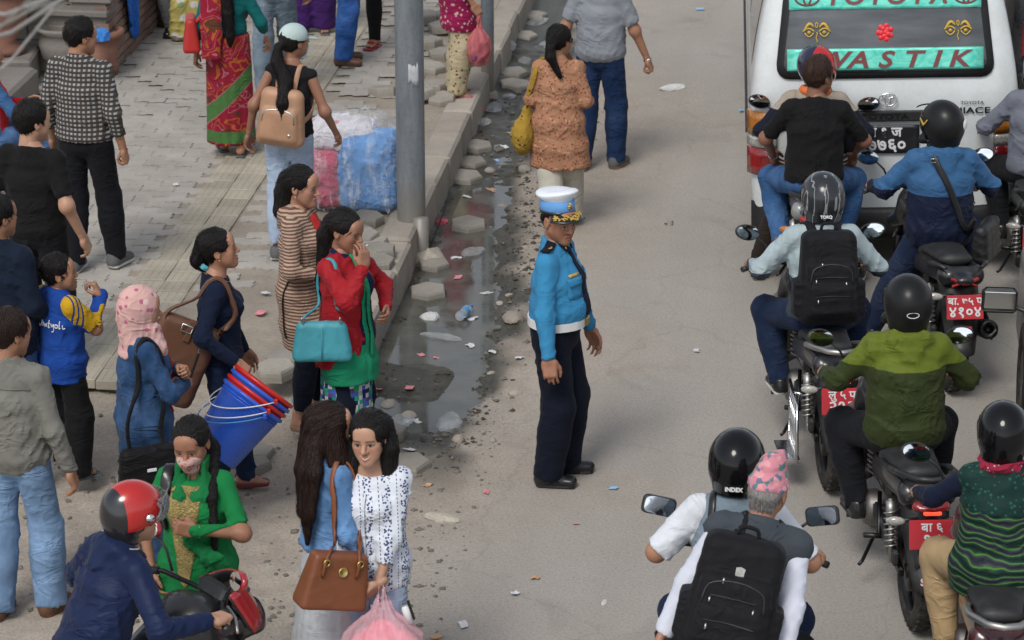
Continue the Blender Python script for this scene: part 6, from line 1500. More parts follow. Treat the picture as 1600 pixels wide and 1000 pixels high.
# man in checked shirt
p = Person(head_place(122, 27, 1.76, PAV), -18, 'man in brown checked shirt and dark trousers, seen from behind', H=1.76, head=(-38, 4, 0), bare='RL', skin=SKM, hands={'R': (.27, .02, .88), 'L': (-.26, .05, .9)}, feet={'R': (.12, .14, 0), 'L': (-.1, -.05, 0)}, hand_pose={'R': 'curl'})
p.top(cloth('brown_check_cloth', (.1, .1, .1), pattern=P_check), hem=-.02, sleeve=.8, loose=.03, t=.018, fold=.010, h=.011); p.trousers(C_DARKP, t2=.03); p.shoes(M_SHOEG, 'sneaker', sole=M_SOLE); p.hair('short', t=.011)
MB().tube([p.wr['R']+np.array((.03*math.cos(a), .026*math.sin(a), 0)) for a in np.linspace(0, 6.28, 14, endpoint=False)], .003, 5, closed=True).build('bracelet', M_REDS, p.root)
# man in black t-shirt
p = Person(head_place(46, 160, 1.70, PAV), -22, 'young man in plain black t-shirt beside the checked-shirt man', H=1.70, head=(-32, 2, 0), bare='RL', skin=SKL, hands={'R': (.30, .03, .88), 'L': (-.27, .03, .88)}, feet={'R': (.1, .1, 0), 'L': (-.1, -.05, 0)})
p.top(C_BLACKT, hem=-.05, sleeve=.40, loose=.03, tarm=.02, t=.018, collar=False, neck=.475, fold=.009); p.trousers(C_DARKP, t2=.03); p.shoes(M_SHOEG, 'sneaker', sole=M_SOLE); p.hair('short', t=.013, tophair=.012)
# man in navy jacket at the left edge
p = Person(head_place(-8, 308, 1.66, .1), -25, 'man in dark navy jacket and jeans with his back turned', H=1.66, head=(-20, 0, 0), hands={'R': (.2, .2, .92), 'L': (-.2, .2, .95)}, elbows={'R': (.25, -1, -.4), 'L': (-.3, -1, -.3)})
p.top(cloth('navy_fleece', (.008, .014, .028)), hem=-.14, t=.03, loose=.03, fold=.010); p.trousers(C_JEAN, t2=.03); p.shoes(M_SHOEG, 'sneaker', sole=M_SOLE); p.hair('short', t=.012)
# man in grey shirt
p = Person(head_place(10, 487, 1.66, 0), -20, 'man in grey button shirt and faded jeans walking away', H=1.66, head=(-25, 8, 0), hands={'R': (.29, .03, .83), 'L': (-.27, .03, .83)}, feet={'R': (.12, .05, 0), 'L': (-.1, -.1, 0)}, skin=SKM)
sh = p.top(C_GREYS, hem=-.09, t=.022, loose=.035, fold=.012, freq=32); p.trousers(C_JEANL, t2=.035, t3=.045); p.shoes(M_SHOEBR, 'shoe'); p.hair('short', HAIRB, t=.013, nape=-.07)
patch('yoke_seam', C_GREYS, p.root, Surf(sh), 0, 0, lambda v: (0, .15, p.tp(0, 0, .40-.006*v)[2]), -.5, (0, 1, 0), .003, 8, 1, .003)
# boy
p = BOY = Person((at(108, 742, .08).x, at(108, 742, .08).y, .08), -48, 'boy in blue and yellow sports shirt eating with his hand', H=1.32, headkind='c', bare='RL', skin=SKM, head=(-30, -6, 0), face_res=.0042, hands={'R': (.07, .23, 1.05), 'L': (-.17, .16, .84)}, elbows={'R': (.4, -.1, -1), 'L': (-.4, -.1, -1)}, hand_pose={'R': 'curl'}, hand_dir={'R': (-.25, -.3, .9)}, palm={'R': (-.5, -.8, 0)}, feet={'R': (.09, .0, 0), 'L': (-.1, .06, 0)})
def P_boy(k, b):
    x, y, z = k.xyz(k.obj()); ax = k.math('ABSOLUTE', x); e_ = k.math('MULTIPLY_ADD', z, -.33, .475); yel = k.math('GREATER_THAN', ax, e_); st = k.math('LESS_THAN', k.math('FRACT', k.math('MULTIPLY', y, 38)), .38); band = k.math('LESS_THAN', k.math('ABSOLUTE', y), .038); c = k.mix(k.math('MULTIPLY', st, band), (.50, .29, .015), (.02, .05, .2)); return k.mix(yel, (.012, .055, .27), c)
sh = p.top(cloth('blue_yellow_jersey', (.02, .06, .3), pattern=P_boy, fuzz=.05), hem=-.16, sleeve=.43, loose=.03, t=.02, tarm=.03, collar=True, fold=.008); p.trousers(C_BLACKT, t2=.035, t3=.05); p.shoes(M_SANG, 'sandal'); p.hair('short', t=.012)
# script word on the back of the jersey, built in strokes laid on the cloth
sf = Surf(sh); zb = p.tp(0, 0, .30)[2]; sc_ = .034
word = [[(-2.6, -.5), (-2.6, 1.1), (-2.0, 1.2), (-1.5, .5), (-2.0, -.3), (-2.6, -.5)], [(-1.3, -.3), (-1.2, .4), (-1.0, .2), (-.8, -.3), (-.6, .3), (-.4, -.3)], [(-.1, .9), (-.1, -.3), (.15, -.2)], [(-.3, .4), (.15, .4)], [(.35, .4), (.5, -.2), (.75, .4), (.6, -.9), (.3, -1.0)], [(1.3, .2), (1.0, .3), (.95, -.2), (1.3, -.2), (1.35, .3)], [(1.6, .9), (1.6, -.3), (1.8, -.2)], [(2.05, .3), (2.1, -.3), (2.3, -.2)]]
for stx in word:
    q = [sf.ray((.06+x_*sc_, -.6, zb+z_*sc_), (0, 1, 0), .003)[0] for x_, z_ in stx]; q = [a for a in q if a is not None]
    if len(q) > 1: MB().tube(spline(q, 14), .0032, 5).build('script_lettering', M_WHITE, p.root)
# woman in pink headscarf
p = HIJ = Person(head_place(214, 450, 1.56, .0), -66, 'woman in pink floral headscarf and denim jacket with arms folded', H=1.55, fem=True, fat=1.04, head=(-8, 5, 0), hands={'R': (.02, .23, 1.0), 'L': (.03, .20, 1.08)}, elbows={'R': (1, -.3, -.5), 'L': (-1, -.2, -.5)}, hand_pose={'R': 'flat', 'L': 'curl'}, palm={'R': (0, -1, -.2)})
sh = p.top(C_JACKD, name='jacket', hem=-.36, t=.024, loose=.02, flare=.06, fold=.010); p.trousers(C_JEAN, t2=.02, t3=.015); p.shoes(M_FLAT, 'flat')
patch('red_blouse', cloth('red_knit', (.45, .025, .02)), p.root, Surf(sh), 0, 0, lambda v: (0, .065, p.tp(0, 0, .44-.42*v)[2]), .5, (0, -1, 0), .006, 5, 12, .004)
C_SCARF = cloth('pink_floral_scarf', (.62, .36, .33), pattern=P_spots((.60, .36, .33), (.42, .13, .19), 22, .27, (.68, .50, .48)), fuzz=.06)
def hij(f):
    k = p.hs; f.ell(p.hpnt(0, -.015, .03), (.092*k, .112*k, .104*k), M=p.Hd, k=0); f.cone(p.hpnt(0, -.03, -.03), p.tp(0, -.01, .50), (.085, .10), (.085, .10), side=p.T[:, 0], k=.04); f.cone(p.hpnt(0, .05, -.12), p.tp(.02, .10, .42), (.075, .06), (.085, .045), side=p.T[:, 0], k=.04); f.cone(p.tp(.02, .10, .44), p.tp(.03, .15, .27), (.07, .035), (.045, .02), side=p.T[:, 0], k=.03); f.cone(p.tp(.0, -.05, .47), p.tp(.0, -.10, .40), (.11, .04), (.08, .025), side=p.T[:, 0], k=.04)
    f.ell(p.hpnt(0, .105, -.02), (.05*k, .05*k, .072*k), M=p.Hd, k=.01, op='s'); f.folds(.009, 42, 3, [(p.hpnt(0, -.0, -.14), .12, 1.2)], (1, 1, .6), .4)
lo, hi = p.bounds([p.Hc, p.tp(0, 0, .25)], .2); sdf('headscarf', lo, hi, .008, hij, C_SCARF, p.root)
e = thing_on(p, 'tote_bag', 'black zipped tote bag hanging from the headscarf woman', 'bag'); M_TOTE = cloth('black_nylon', (.010, .010, .011), .6)
bc = np.array((.27, -.06, .60)); sdf('bag_body', bc-np.array((.12, .25, .25)), bc+np.array((.12, .25, .25)), .009, lambda f: (f.box(bc, (.06, .18, .19), .04, k=0, taper=(.7, .86)), f.folds(.008, 28, 4, [], (1, 1, 1), .9)), M_TOTE, e)
for s in (-1, 1): strap('bag_strap', M_TOTE, e, [bc+np.array((.0, s*.09, .15)), bc+np.array((-.02, s*.10, .32)), p.tp(.165, s*.06, .30), p.tp(.145, s*.03, .45), p.tp(.12, 0, .495)], .014, .005, Surf(sh), .008, 20, .08)
MB().box(bc+np.array((.058, .0, .07)), (.006, .05, .018), bev=.002).build('bag_label', M_WHITE, e)
MB().box((.09, .27, 1.13), (.075, .012, .15), (R(-20), 0, R(-20)), bev=.006).build('phone', M_SHOEB, p.root)
# woman in navy top with buckets
p = NAV = Person((at(352, 774).x, at(352, 774).y, 0), -84, 'woman in navy long-sleeved top looking up, holding buckets', H=1.58, fem=True, face_res=.0036, skin=(.36, .18, .11), head=(2, -10, 0), hands={'R': (.26, .09, .90), 'L': (-.2, .14, .80)}, elbows={'R': (.35, -1, -.1)}, hand_pose={'R': 'curl'}, palm={'R': (-.6, -.6, -.5)}, feet={'R': (.08, -.05, 0), 'L': (-.1, .12, 0)})
sh = p.top(cloth('navy_knit', (.007, .012, .030)), hem=-.02, t=.012, loose=.010, fold=.009, freq=34, vneck=.06, collar=False, neck=.485); p.trousers(C_JEAND, t=.012, t2=.016, t3=.016); p.shoes(M_MAROON, 'flat'); p.hair('bun', path=[p.hpnt(0, -.10, -.0), p.hpnt(0, -.125, -.04), p.hpnt(0, -.11, -.075)], rad=[.045, .042, .03])
MB().lathe([(.034, -.016), (.042, -.008), (.042, .008), (.034, .016)], 16, Matrix.Translation(Vector(p.hpnt(0, -.10, -.072)))@Matrix.Rotation(R(-40), 4, 'X')).build('hair_tie', cloth('cyan_ribbon', (.12, .45, .52)), p.root)
for s in (-1, 1): MB().lathe([(0, .006), (.006, .004), (.007, 0), (0, -.006)], 8, Matrix.Translation(Vector(p.hpnt(s*.084, -.005, -.04)))).build('earring', M_BRASS, p.root)
sfn = Surf(sh, p.obj); MB().tube([sfn.near(p.tp(.075*math.cos(a), .0+.085*math.sin(a), .50-.035*math.sin(a)), .003)[0] for a in np.linspace(0, 6.28, 22, endpoint=False)], .002, 5, closed=True).build('necklace', M_BRASS, p.root)
M_BROWNL = leather('brown_leather', (.105, .028, .018)); e = thing_on(p, 'shoulder_bag', 'brown leather shoulder bag with buckle strap, hung behind the navy-topped woman', 'bag')
bm = np.array(Matrix.Rotation(R(-24), 3, 'X')); bc = np.array((.17, -.24, .90)); sdf('bag_body', bc-.36, bc+.36, .010, lambda f: (f.box(bc, (.06, .175, .25), .045, M=bm, k=0, taper=(.8, 1)), f.folds(.004, 24, 4, [], (1, 1, 1), .8)), M_BROWNL, e)
tb = bc+bm@np.array((0, 0, .24)); b2 = bc+bm@np.array((0, .14, .21)); b1 = bc+bm@np.array((0, -.14, .21))
for dx in (-.0, .03): strap('bag_strap', M_BROWNL, e, [b2+np.array((dx, .0, 0)), p.tp(.17+dx*.3, .12, .28), p.tp(.15, .06, .44), p.tp(.115, .0, .51), p.tp(.14, -.08, .43), b1+np.array((dx, .02, .06)), b1+np.array((dx, 0, 0))], .013, .005, Surf(sh), .010+dx*.2, 26)
MB().tube([tb+bm@np.array((.062, -.02+q_[0], q_[1]-.03)) for q_ in ((-.03, -.02), (.03, -.02), (.03, .02), (-.03, .02))], .005, 6, closed=True).build('buckle', M_STEEL, e); MB().box(tb+bm@np.array((.058, 0, -.04)), (.012, .035, .13), tuple(Matrix.Rotation(R(-24), 3, 'X').to_euler()), bev=.004).build('buckle_strap', M_BROWNL, e)
# nested buckets hang at her side, mouth tipped up and forward
M_BB = plastic('blue_bucket_plastic', (.025, .10, .52), .3, 0, .08); M_RB = plastic('red_bucket_plastic', (.50, .018, .012), .32, 0, .08)
ax_ = Vector((-.27, .64, .74)).normalized(); hand_pt = Vector(p.wr['R'])+Vector((.02, .06, -.075))
qn = ax_.to_track_quat('Z', 'Y').to_matrix().to_4x4(); rim_c = hand_pt+(qn.to_3x3()@Vector((0, 0, -.03)))+Vector((.05, .05, -.085))
def bucket(off, m, label, hdl):
    M = p.root.matrix_world if False else Matrix.Translation(rim_c+ax_*(off-.38))@qn@Matrix.Scale(1.28, 4)
    e = thing_on(p, 'bucket', label, 'bucket', 'nested plastic buckets')
    MB().lathe([(0, 0), (.108, 0), (.113, .006), (.143, .275), (.152, .277), (.156, .285), (.152, .293), (.146, .293), (.139, .283), (.109, .012), (0, .01)], 36, M).build('pail', m, e)
    for zz in (.25, .262): MB().lathe([(.1405, zz), (.146, zz+.002), (.1415, zz+.005)], 36, M).build('rib', m, e)
    if hdl:
        MB().tube([M@Vector((.155*math.cos(a), .155*math.sin(a), .262-.17*math.sin(a))) for a in np.linspace(0, math.pi, 20)], .0035, 6).build('handle', hdl, e)
        for s in (-1, 1): MB().box(M@Vector((s*.155, 0, .265)), (.02, .02, .03), bev=.004).build('handle_lug', m, e)
M_CYAN = plastic('cyan_handle', (.06, .28, .55), .4)
bucket(0, M_BB, 'big blue plastic bucket on the outside of the tilted stack', M_CYAN); bucket(.035, M_RB, 'red bucket nested directly inside the outer blue bucket', M_WHITE); bucket(.068, M_BB, 'blue bucket nested between the two red ones', None); bucket(.10, M_RB, 'innermost red bucket on top of the tilted stack', M_WHITE)
# woman in striped cardigan
p = CAR = Person((at(478, 664, .08).x, at(478, 664, .08).y, .08), -104, 'woman in brown striped hooded cardigan over a red top', H=1.60, fem=True, fat=1.03, face_res=.0036, skin=(.37, .19, .125), head=(-6, 4, 0), hands={'R': (.12, .22, 1.0), 'L': (-.18, .12, .85)}, elbows={'R': (.7, -.8, -.3)}, feet={'R': (.1, 0, 0), 'L': (-.08, .06, 0)})
sh = p.top(cloth('brown_striped_knit', (.3, .2, .15), pattern=P_stripes), name='cardigan', hem=-.36, t=.022, loose=.02, flare=.10, hood=True, fold=.008); p.trousers(C_NAVYP, t=.012, t2=.014, t3=.012, length=.86); p.shoes(M_FLAT, 'flat')
patch('red_top', cloth('red_knit', (.45, .025, .02)), p.root, Surf(sh), 0, 0, lambda v: (.0, .05+.02*v, p.tp(0, 0, .485-.45*v)[2]), .5, (0, -1, 0), .007, 5, 12, .004)
p.hair('loose', path=[p.hpnt(0, -.09, .02), p.hpnt(.01, -.105, -.06), p.tp(.03, -.11, .5), p.tp(.02, -.05, .49), p.tp(-.05, .03, .48), p.tp(-.10, .12, .34)], rad=[.06, .06, .05, .035, .034, .02])
MB().lathe([(0, .006), (.006, .003), (0, -.006)], 8, Matrix.Translation(Vector(p.hpnt(.084, -.003, -.045)))).build('earring', M_STEEL, p.root)
strap('drawcord', M_SHOEB, p.root, [p.tp(.17, .03, .12), p.tp(.19, -.03, .10), p.tp(.185, -.06, -.1), p.tp(.18, -.02, -.26)], .004, .004, Surf(sh), .006)
# woman in red jacket
p = RED = Person(head_place(536, 331, 1.55, .06), -126, 'woman in red jacket over green patterned kurta with hand at her mouth', H=1.55, fem=True, face_res=.0036, fat=1.03, skin=(.30, .145, .09), head=(6, 10, 0), hands={'R': (.075, .205, 1.295), 'L': (-.12, .2, .98)}, elbows={'R': (.75, .2, -.9), 'L': (-1, -.3, -.3)}, hand_pose={'R': 'relax'}, hand_dir={'R': (-.12, -.1, 1)}, palm={'R': (-.35, -1, 0)})
ku = p.top(cloth('navy_green_kurta', (.01, .02, .06), pattern=lambda k, b: k.mix(k.math('LESS_THAN', k.math('ABSOLUTE', k.xyz(k.obj())[0]), .018), k.mix(k.math('GREATER_THAN', k.xyz(k.obj())[2], .80), (.012, .20, .10), (.008, .014, .05)), (.015, .28, .13))), name='kurta', hem=-.30, t=.014, sleeve=0, flare=.05, fold=.006); p.skirt(cloth('mosaic_print_cloth', (.1, .2, .2), pattern=P_mosaic), 'skirt', top=-.1, bottom=.10, r0=(.175, .14), r1=(.20, .17), pleat=16, amp=.014); p.trousers(C_NAVYP, t=.01, t2=.012, t3=.012); p.shoes(M_FLAT, 'flat')
C_REDJ = cloth('red_nylon', (.30, .012, .018), .6); sh = p.top(C_REDJ, name='jacket', hem=-.20, t=.026, loose=.02, flare=.05, fold=.012, freq=34)
patch('kurta_front', cloth('navy_green_kurta', (.01, .02, .06)), p.root, Surf(sh), 0, 0, lambda v: (-.035, .03+.055*v, p.tp(0, 0, .475-.64*v)[2]), .5, (0, -1, 0), .006, 6, 18, .004)
strap('scarf_band', cloth('green_scarf', (.015, .28, .13)), p.root, [p.tp(.02, .06, .51), p.tp(-.0, .13, .40), p.tp(-.02, .14, .25), p.tp(-.03, .15, .05), p.tp(-.035, .16, -.14)], .013, .004, Surf(sh), .012)
p.hair('loose', path=[p.hpnt(0, -.09, .02), p.hpnt(.02, -.11, -.06), p.tp(.05, -.11, .47), p.tp(.08, -.12, .34), p.tp(.09, -.12, .22)], rad=[.06, .055, .045, .035, .015])
MB().tube([p.hpnt(0, .083, .058), p.hpnt(0, .072, .082)], .004, 5).build('vermilion_mark', M_ROSE, p.root); MB().lathe([(.009, -.002), (.0115, -.002), (.0115, .002), (.009, .002)], 12, Matrix.Translation(Vector(p.wr['R'])+Vector((-.02, .005, .115)))).build('finger_ring', M_STEEL, p.root)
e = thing_on(p, 'handbag', 'turquoise leather handbag hanging on the red-jacketed woman', 'bag'); M_TURQ = leather('turquoise_leather', (.055, .30, .36))
bm = np.array(Matrix.Rotation(R(38), 3, 'Z')); bc = np.array((.245, .03, .865)); sdf('bag_body', bc-.27, bc+.27, .008, lambda f: (f.box(bc, (.055, .175, .12), .04, M=bm, k=0, taper=(.55, .80)), f.folds(.003, 24, 4, [], (1, 1, 1), .8)), M_TURQ, e)
for s in (-1, 1): MB().tube([bc+bm@np.array((.03, s*.105, .118))+np.array((.018*math.cos(a)*.3, .0, .018*math.sin(a)+.012)) for a in np.linspace(0, 6.28, 12, endpoint=False)], .004, 5, closed=True).build('ring', M_STEEL, e)
strap('bag_strap', M_TURQ, e, [bc+bm@np.array((.03, .105, .14)), p.tp(.20, .10, .22), p.tp(.17, .06, .38), p.tp(.13, .0, .495), p.tp(.165, -.09, .36), p.tp(.19, -.10, .22), bc+bm@np.array((.03, -.105, .14))], .011, .006, Surf(sh), .008, 28)
MB().tube([bc+bm@np.array((.057, 0, .09)), bc+bm@np.array((.062, 0, -.09))], .003, 5).build('seam', M_TURQ, e)
# woman in green with mask
p = GRN = Person(head_place(300, 656, 1.56, 0), 172, 'woman in green kurta with gold neckline and floral face mask', H=1.56, fem=True, fat=1.06, face_res=.0036, bare='RL', skin=(.30, .145, .085), head=(-6, 14, 4), hands={'R': (.20, .08, .82), 'L': (-.045, .21, 1.10)}, elbows={'R': (1, -.5, 0), 'L': (-1, -.1, -.7)}, hand_pose={'L': 'curl'}, hand_dir={'L': (.9, .25, .25)}, palm={'L': (0, -1, -.1)})
C_GRN = cloth('green_cotton', (.010, .175, .048), fuzz=.05); sh = p.top(C_GRN, name='kurta', hem=-.45, sleeve=.42, t=.016, loose=.014, flare=.10, fold=.010, collar=False, neck=.47); p.trousers(C_GRN, t2=.05, t3=.04); p.shoes(M_FLAT, 'flat')
sf = Surf(sh); M_GOLD = cloth('gold_embroidery', (.42, .32, .12), .6, wr=1.0, wscale=60)
patch('gold_neckline', M_GOLD, p.root, sf, 0, 0, lambda v: (.025, (.075*(1-v)**.7+.012)*(1 if v < .98 else .3), p.tp(0, 0, .45-.52*v)[2]), .5, (0, -1, 0), .004, 8, 22, .003); patch('gold_hem', M_GOLD, p.root, sf, 0, 0, lambda v: (.0, .20, p.P[2]-.405*p.s-.02*v), .6, (0, -1, 0), .004, 12, 2, .003)
C_GRN2 = cloth('green_scarf_cloth', (.010, .15, .045), fuzz=.05)
def dup(f):
    for a, b, r1, r2 in ((p.tp(-.06, .03, .485), p.tp(-.05, .105, .40), (.034, .02), (.042, .02)), (p.tp(-.05, .105, .40), p.tp(-.01, .14, .17), (.045, .02), (.04, .022)), (p.tp(.06, .03, .485), p.tp(.055, .105, .40), (.028, .018), (.03, .018)), (p.tp(.055, .105, .40), p.tp(-.0, .14, .17), (.03, .018), (.03, .02)), (p.tp(.0, .14, .17), p.tp(-.12, .16, .10), (.035, .02), (.04, .02)), (p.tp(-.12, .16, .10), p.tp(-.19, .1, -.1), (.06, .02), (.085, .016)), (p.tp(-.055, -.02, .49), p.tp(.055, -.02, .49), (.024, .024), (.024, .024))): f.cone(a, b, r1, r2, side=(1, 0, 0), k=.025)
    f.folds(.010, 60, 6, [], (1.4, .6, .25), .9)
lo, hi = p.bounds([p.tp(-.2, .2, .55), p.tp(.2, -.1, -.15)], .1); sdf('scarf', lo, hi, .009, dup, C_GRN2, p.root)
p.hair('braid', path=[p.hpnt(0, -.09, .0), p.hpnt(-.05, -.09, -.09), p.tp(-.10, -.0, .49), p.tp(-.115, .10, .40), p.tp(-.125, .14, .28), p.tp(-.13, .15, .14)], rad=[.05, .04, .026, .024, .022, .014])
f = Field(p.Hc-.14, p.Hc+.14, .0055); k_ = p.hs; f.cone(p.hpnt(0, .055, -.045), p.hpnt(0, .06, -.085), (.064*k_, .056*k_), (.046*k_, .042*k_), side=p.Hd[:, 0], k=.02); f.ell(p.hpnt(0, .1, -.037), (.036*k_, .032*k_, .03*k_), M=p.Hd, k=.03); f.cut(p.hpnt(0, .02, 0), -p.Hd[:, 1]); f.cut(p.hpnt(0, .08, -.02), p.Hd[:, 2]); link('face_mask', f.mesh('face_mask'), cloth('floral_mask_cloth', (.6, .4, .4), pattern=P_spots((.46, .31, .28), (.38, .05, .05), 48, .3, (.5, .2, .12)), wr=.1), p.root)
strap('shoulder_strap', M_SHOEB, p.root, [p.tp(.1, -.12, .35), p.tp(.125, -.02, .5), p.tp(.135, .10, .38), p.tp(.15, .10, .22)], .028, .007, Surf(sh), .008)
MB().tube([p.wr['L']+np.array((0.0, .034*math.cos(a), .034*math.sin(a)))-nrm(p.wr['L']-p.el['L'])*.03 for a in np.linspace(0, 6.28, 14, endpoint=False)], .003, 5, closed=True).build('bangle', M_BRASS, p.root)
# long-haired woman in denim jacket
p = DEN = Person(head_place(510, 633, 1.60, 0), -58, 'long-haired woman in light denim jacket and white skirt', H=1.60, fem=True, head=(-16, 4, 0), skin=SKL, hands={'R': (.24, .10, .83), 'L': (-.2, .22, 1.0)}, elbows={'R': (.4, -1, -.1), 'L': (-1, .1, -.5)}, hand_pose={'R': 'curl'}, face_res=.0042)
p.skirt(cloth('white_net', (.52, .53, .56), fuzz=.06), 'skirt', top=.03, bottom=.12, r0=(.155, .12), r1=(.27, .25), pleat=26, amp=.022); sh = p.top(C_JACKL, name='jacket', hem=.02, t=.02, loose=.012, fold=.009, freq=34); p.shoes(M_FLAT, 'flat'); C_LH = HAIRB
p.hair('long', C_LH, t=.010, num=1000, lobes=[(p.hpnt(0, -.07, .04), p.tp(.02, -.12, .46), (.075, .055), (.095, .045)), (p.tp(.02, -.12, .46), p.tp(.05, -.155, .24), (.10, .04), (.07, .02)), (p.hpnt(.06, .0, .03), p.tp(.11, .0, .50), (.035, .05), (.03, .055)), (p.tp(.10, .02, .5), p.tp(.09, .12, .35), (.03, .04), (.012, .02)), (p.hpnt(-.06, .0, .03), p.tp(-.09, .02, .44), (.035, .05), (.03, .05)), (p.tp(.05, -.15, .26), p.tp(.08, -.17, .10), (.06, .018), (.02, .008))], side=p.T[:, 0])
e = thing_on(p, 'handbag', 'large tan leather handbag on the denim-jacketed woman', 'bag'); M_TAN = leather('tan_leather_bag', (.20, .068, .028), .4)
bm = np.array(Matrix.Rotation(R(-6), 3, 'Z')@Matrix.Rotation(R(-14), 3, 'X')); bc = np.array((.30, -.14, .87)); bag = sdf('bag_body', bc-.3, bc+.3, .008, lambda f: (f.box(bc, (.07, .17, .135), .022, M=bm, k=0, taper=(.6, .80)), f.folds(.0015, 24, 4, [], (1, 1, 1), .8)), M_TAN, e)
for s in (-1, 1): strap('bag_handle', M_TAN, e, [bc+bm@np.array((.05, s*.085, .03)), bc+bm@np.array((.052, s*.085, .13)), p.tp(.23, s*.05-.02, .18), p.tp(.185, s*.045, .36), p.tp(.14, s*.02, .475), p.tp(.10, s*.01, .50)], .013, .006, Surf(sh), .009, 22, .07); q = bc+bm@np.array((.056, s*.085, .10)); MB().tube([q+np.array((.004, .016*math.cos(a), .016*math.sin(a))) for a in np.linspace(0, 6.28, 12, endpoint=False)], .004, 5, closed=True).build('buckle_ring', M_BRASS, e)
qm = Surf(bag).ray(bc+bm@np.array((.4, .01, .055)), -bm[:, 0], .003)[0]; MB().lathe([(0, .004), (.018, .004), (.02, .006), (.024, .004), (.024, 0)], 20, Matrix.Translation(qm)@Matrix([list(r) for r in bm]).to_4x4()@Matrix.Rotation(R(78), 4, 'Y')).build('medallion', M_BRASS, e)
carrier_bag('plastic_bag', p, (.26, .15, .71), .10, .08, .30, plasticbag('pink_film', (.75, .16, .20), .8, .3), 'small red-pink plastic bag in the denim-jacketed woman\'s hand')
# smiling woman in patterned blouse
p = BLO = Person(head_place(578, 648, 1.58, 0), 168, 'smiling woman in white blouse with blue embroidered stripes', H=1.58, fem=True, face_res=.0033, skin=(.42, .235, .155), smile=True, bare='RL', head=(-2, 2, 4), hands={'R': (.065, .19, .80), 'L': (-.075, .19, .80)}, elbows={'R': (1, -.5, 0), 'L': (-1, -.5, 0)}, hand_pose={'R': 'curl', 'L': 'curl'}, hand_dir={'R': (-.65, .35, -.45), 'L': (.65, .35, -.55)})
sh = p.top(cloth('embroidered_blouse_cloth', (.6, .62, .68), pattern=P_blouse, fuzz=.04), name='blouse', hem=-.13, sleeve=.80, t=.018, tarm=.024, loose=.03, flare=.06, fold=.010, freq=34, collar=False, neck=.46, vneck=.05); p.trousers(C_JEANP, t=.012, t2=.016); p.shoes(M_FLAT, 'flat')
strap('neck_cord', C_WHITE, p.root, [p.tp(.0, .13, .40), p.tp(.0, .14, .25), p.tp(-.005, .15, .05)], .005, .004, Surf(sh), .006); q = Surf(sh).near(p.tp(-.005, .15, .03), .012)[0]; MB().lathe([(.004, .02), (.010, .0), (.014, -.045), (0, -.045)], 10, Matrix.Translation(q)).build('tassel', C_WHITE, p.root)
p.hair('loose', t=.016, num=700, path=[p.tp(.125, .085, .16), p.tp(.115, .075, .32), p.tp(.10, .02, .45), p.hpnt(.078, -.035, -.07), p.hpnt(.03, -.075, .02), p.hpnt(-.03, -.075, .02), p.hpnt(-.078, -.035, -.07), p.tp(-.095, .0, .45), p.tp(-.11, .05, .34), p.tp(-.115, .07, .22)], rad=[.012, .034, .042, .046, .07, .07, .046, .04, .03, .01]); MB().tube([p.wr['R']+np.array((.032*math.cos(a), .02*math.sin(a), .026*math.sin(a)))-nrm(p.wr['R']-p.el['R'])*.02 for a in np.linspace(0, 6.28, 14, endpoint=False)], .004, 5, closed=True).build('wristwatch', M_STEEL, p.root)
carrier_bag('plastic_bag', p, (-.12, .27, .84), .22, .15, .54, plasticbag('white_pink_film', (.80, .50, .55), .72, .45), 'big translucent pink carrier bag held by the smiling woman', inner=cloth('pink_goods', (.85, .16, .24)), seed=5)
e = thing_on(p, 'bottle', 'white bottle with black cap tucked beside the pink carrier bag', 'bottle'); M = Matrix.Translation((-.24, .24, .66))@Matrix.Rotation(R(18), 4, 'Y')@Matrix.Scale(.62, 4); MB().lathe([(0, 0), (.03, 0), (.032, .12), (.02, .145)], 14, M).build('flask', M_WHITE, e); MB().box(M@Vector((-.038, 0, .1)), (.010, .014, .10), (0, R(18), 0), bev=.003).build('clip', M_SHOEB, e)
# woman with cap and tan backpack
p = CAP = Person(head_place(446, 42, 1.60, PAV), -14, 'woman in pale cap and black sleeveless top walking away', H=1.60, fem=True, bare='RL', skin=(.27, .13, .08), lean=(3, 4), head=(-34, 4, 0), hands={'R': (.30, .13, .84), 'L': (-.27, -.04, .84)}, feet={'R': (.06, .12, 0), 'L': (-.06, -.14, 0)}, face_res=.0045)
sh = p.top(cloth('black_star_print', (.012, .012, .014), pattern=P_spots((.012, .012, .014), (.5, .5, .5), 9, .09)), hem=-.01, sleeve=0, t=.010, loose=.008, collar=False, neck=.46, fold=.006); p.trousers(C_JEANP, t=.012, t2=.014, t3=.012, length=.93); p.shoes(M_SHOEG, 'sneaker', sole=M_SOLE)
f = p.hfield(.0065, .2); k_ = p.hs; f.ell(p.hpnt(0, -.012, .045), (.088*k_, .106*k_, .088*k_), M=p.Hd, k=0); f.cut(p.hpnt(0, 0, .018), -p.Hd[:, 2]); f.cone(p.hpnt(0, .08, .028), p.hpnt(0, .17, .012), (.065, .010), (.052, .007), side=p.Hd[:, 0], k=.01); link('cap', f.mesh('cap'), cloth('pale_cap_cloth', (.42, .52, .50), wr=.12), p.root)
p.hair('pony', zmax=-.015, path=[p.hpnt(0, -.10, .0), p.hpnt(0, -.14, -.02), p.hpnt(.01, -.15, -.12), p.tp(.01, -.17, .40), p.tp(.02, -.23, .26), p.tp(.03, -.26, .14)], rad=[.03, .028, .042, .05, .045, .015]); MB().lathe([(.022, -.014), (.03, 0), (.022, .014)], 12, Matrix.Translation(Vector(p.hpnt(0, -.128, -.01)))@Matrix.Rotation(R(70), 4, 'X')).build('hair_tie', cloth('green_ribbon', (.02, .3, .22)), p.root)
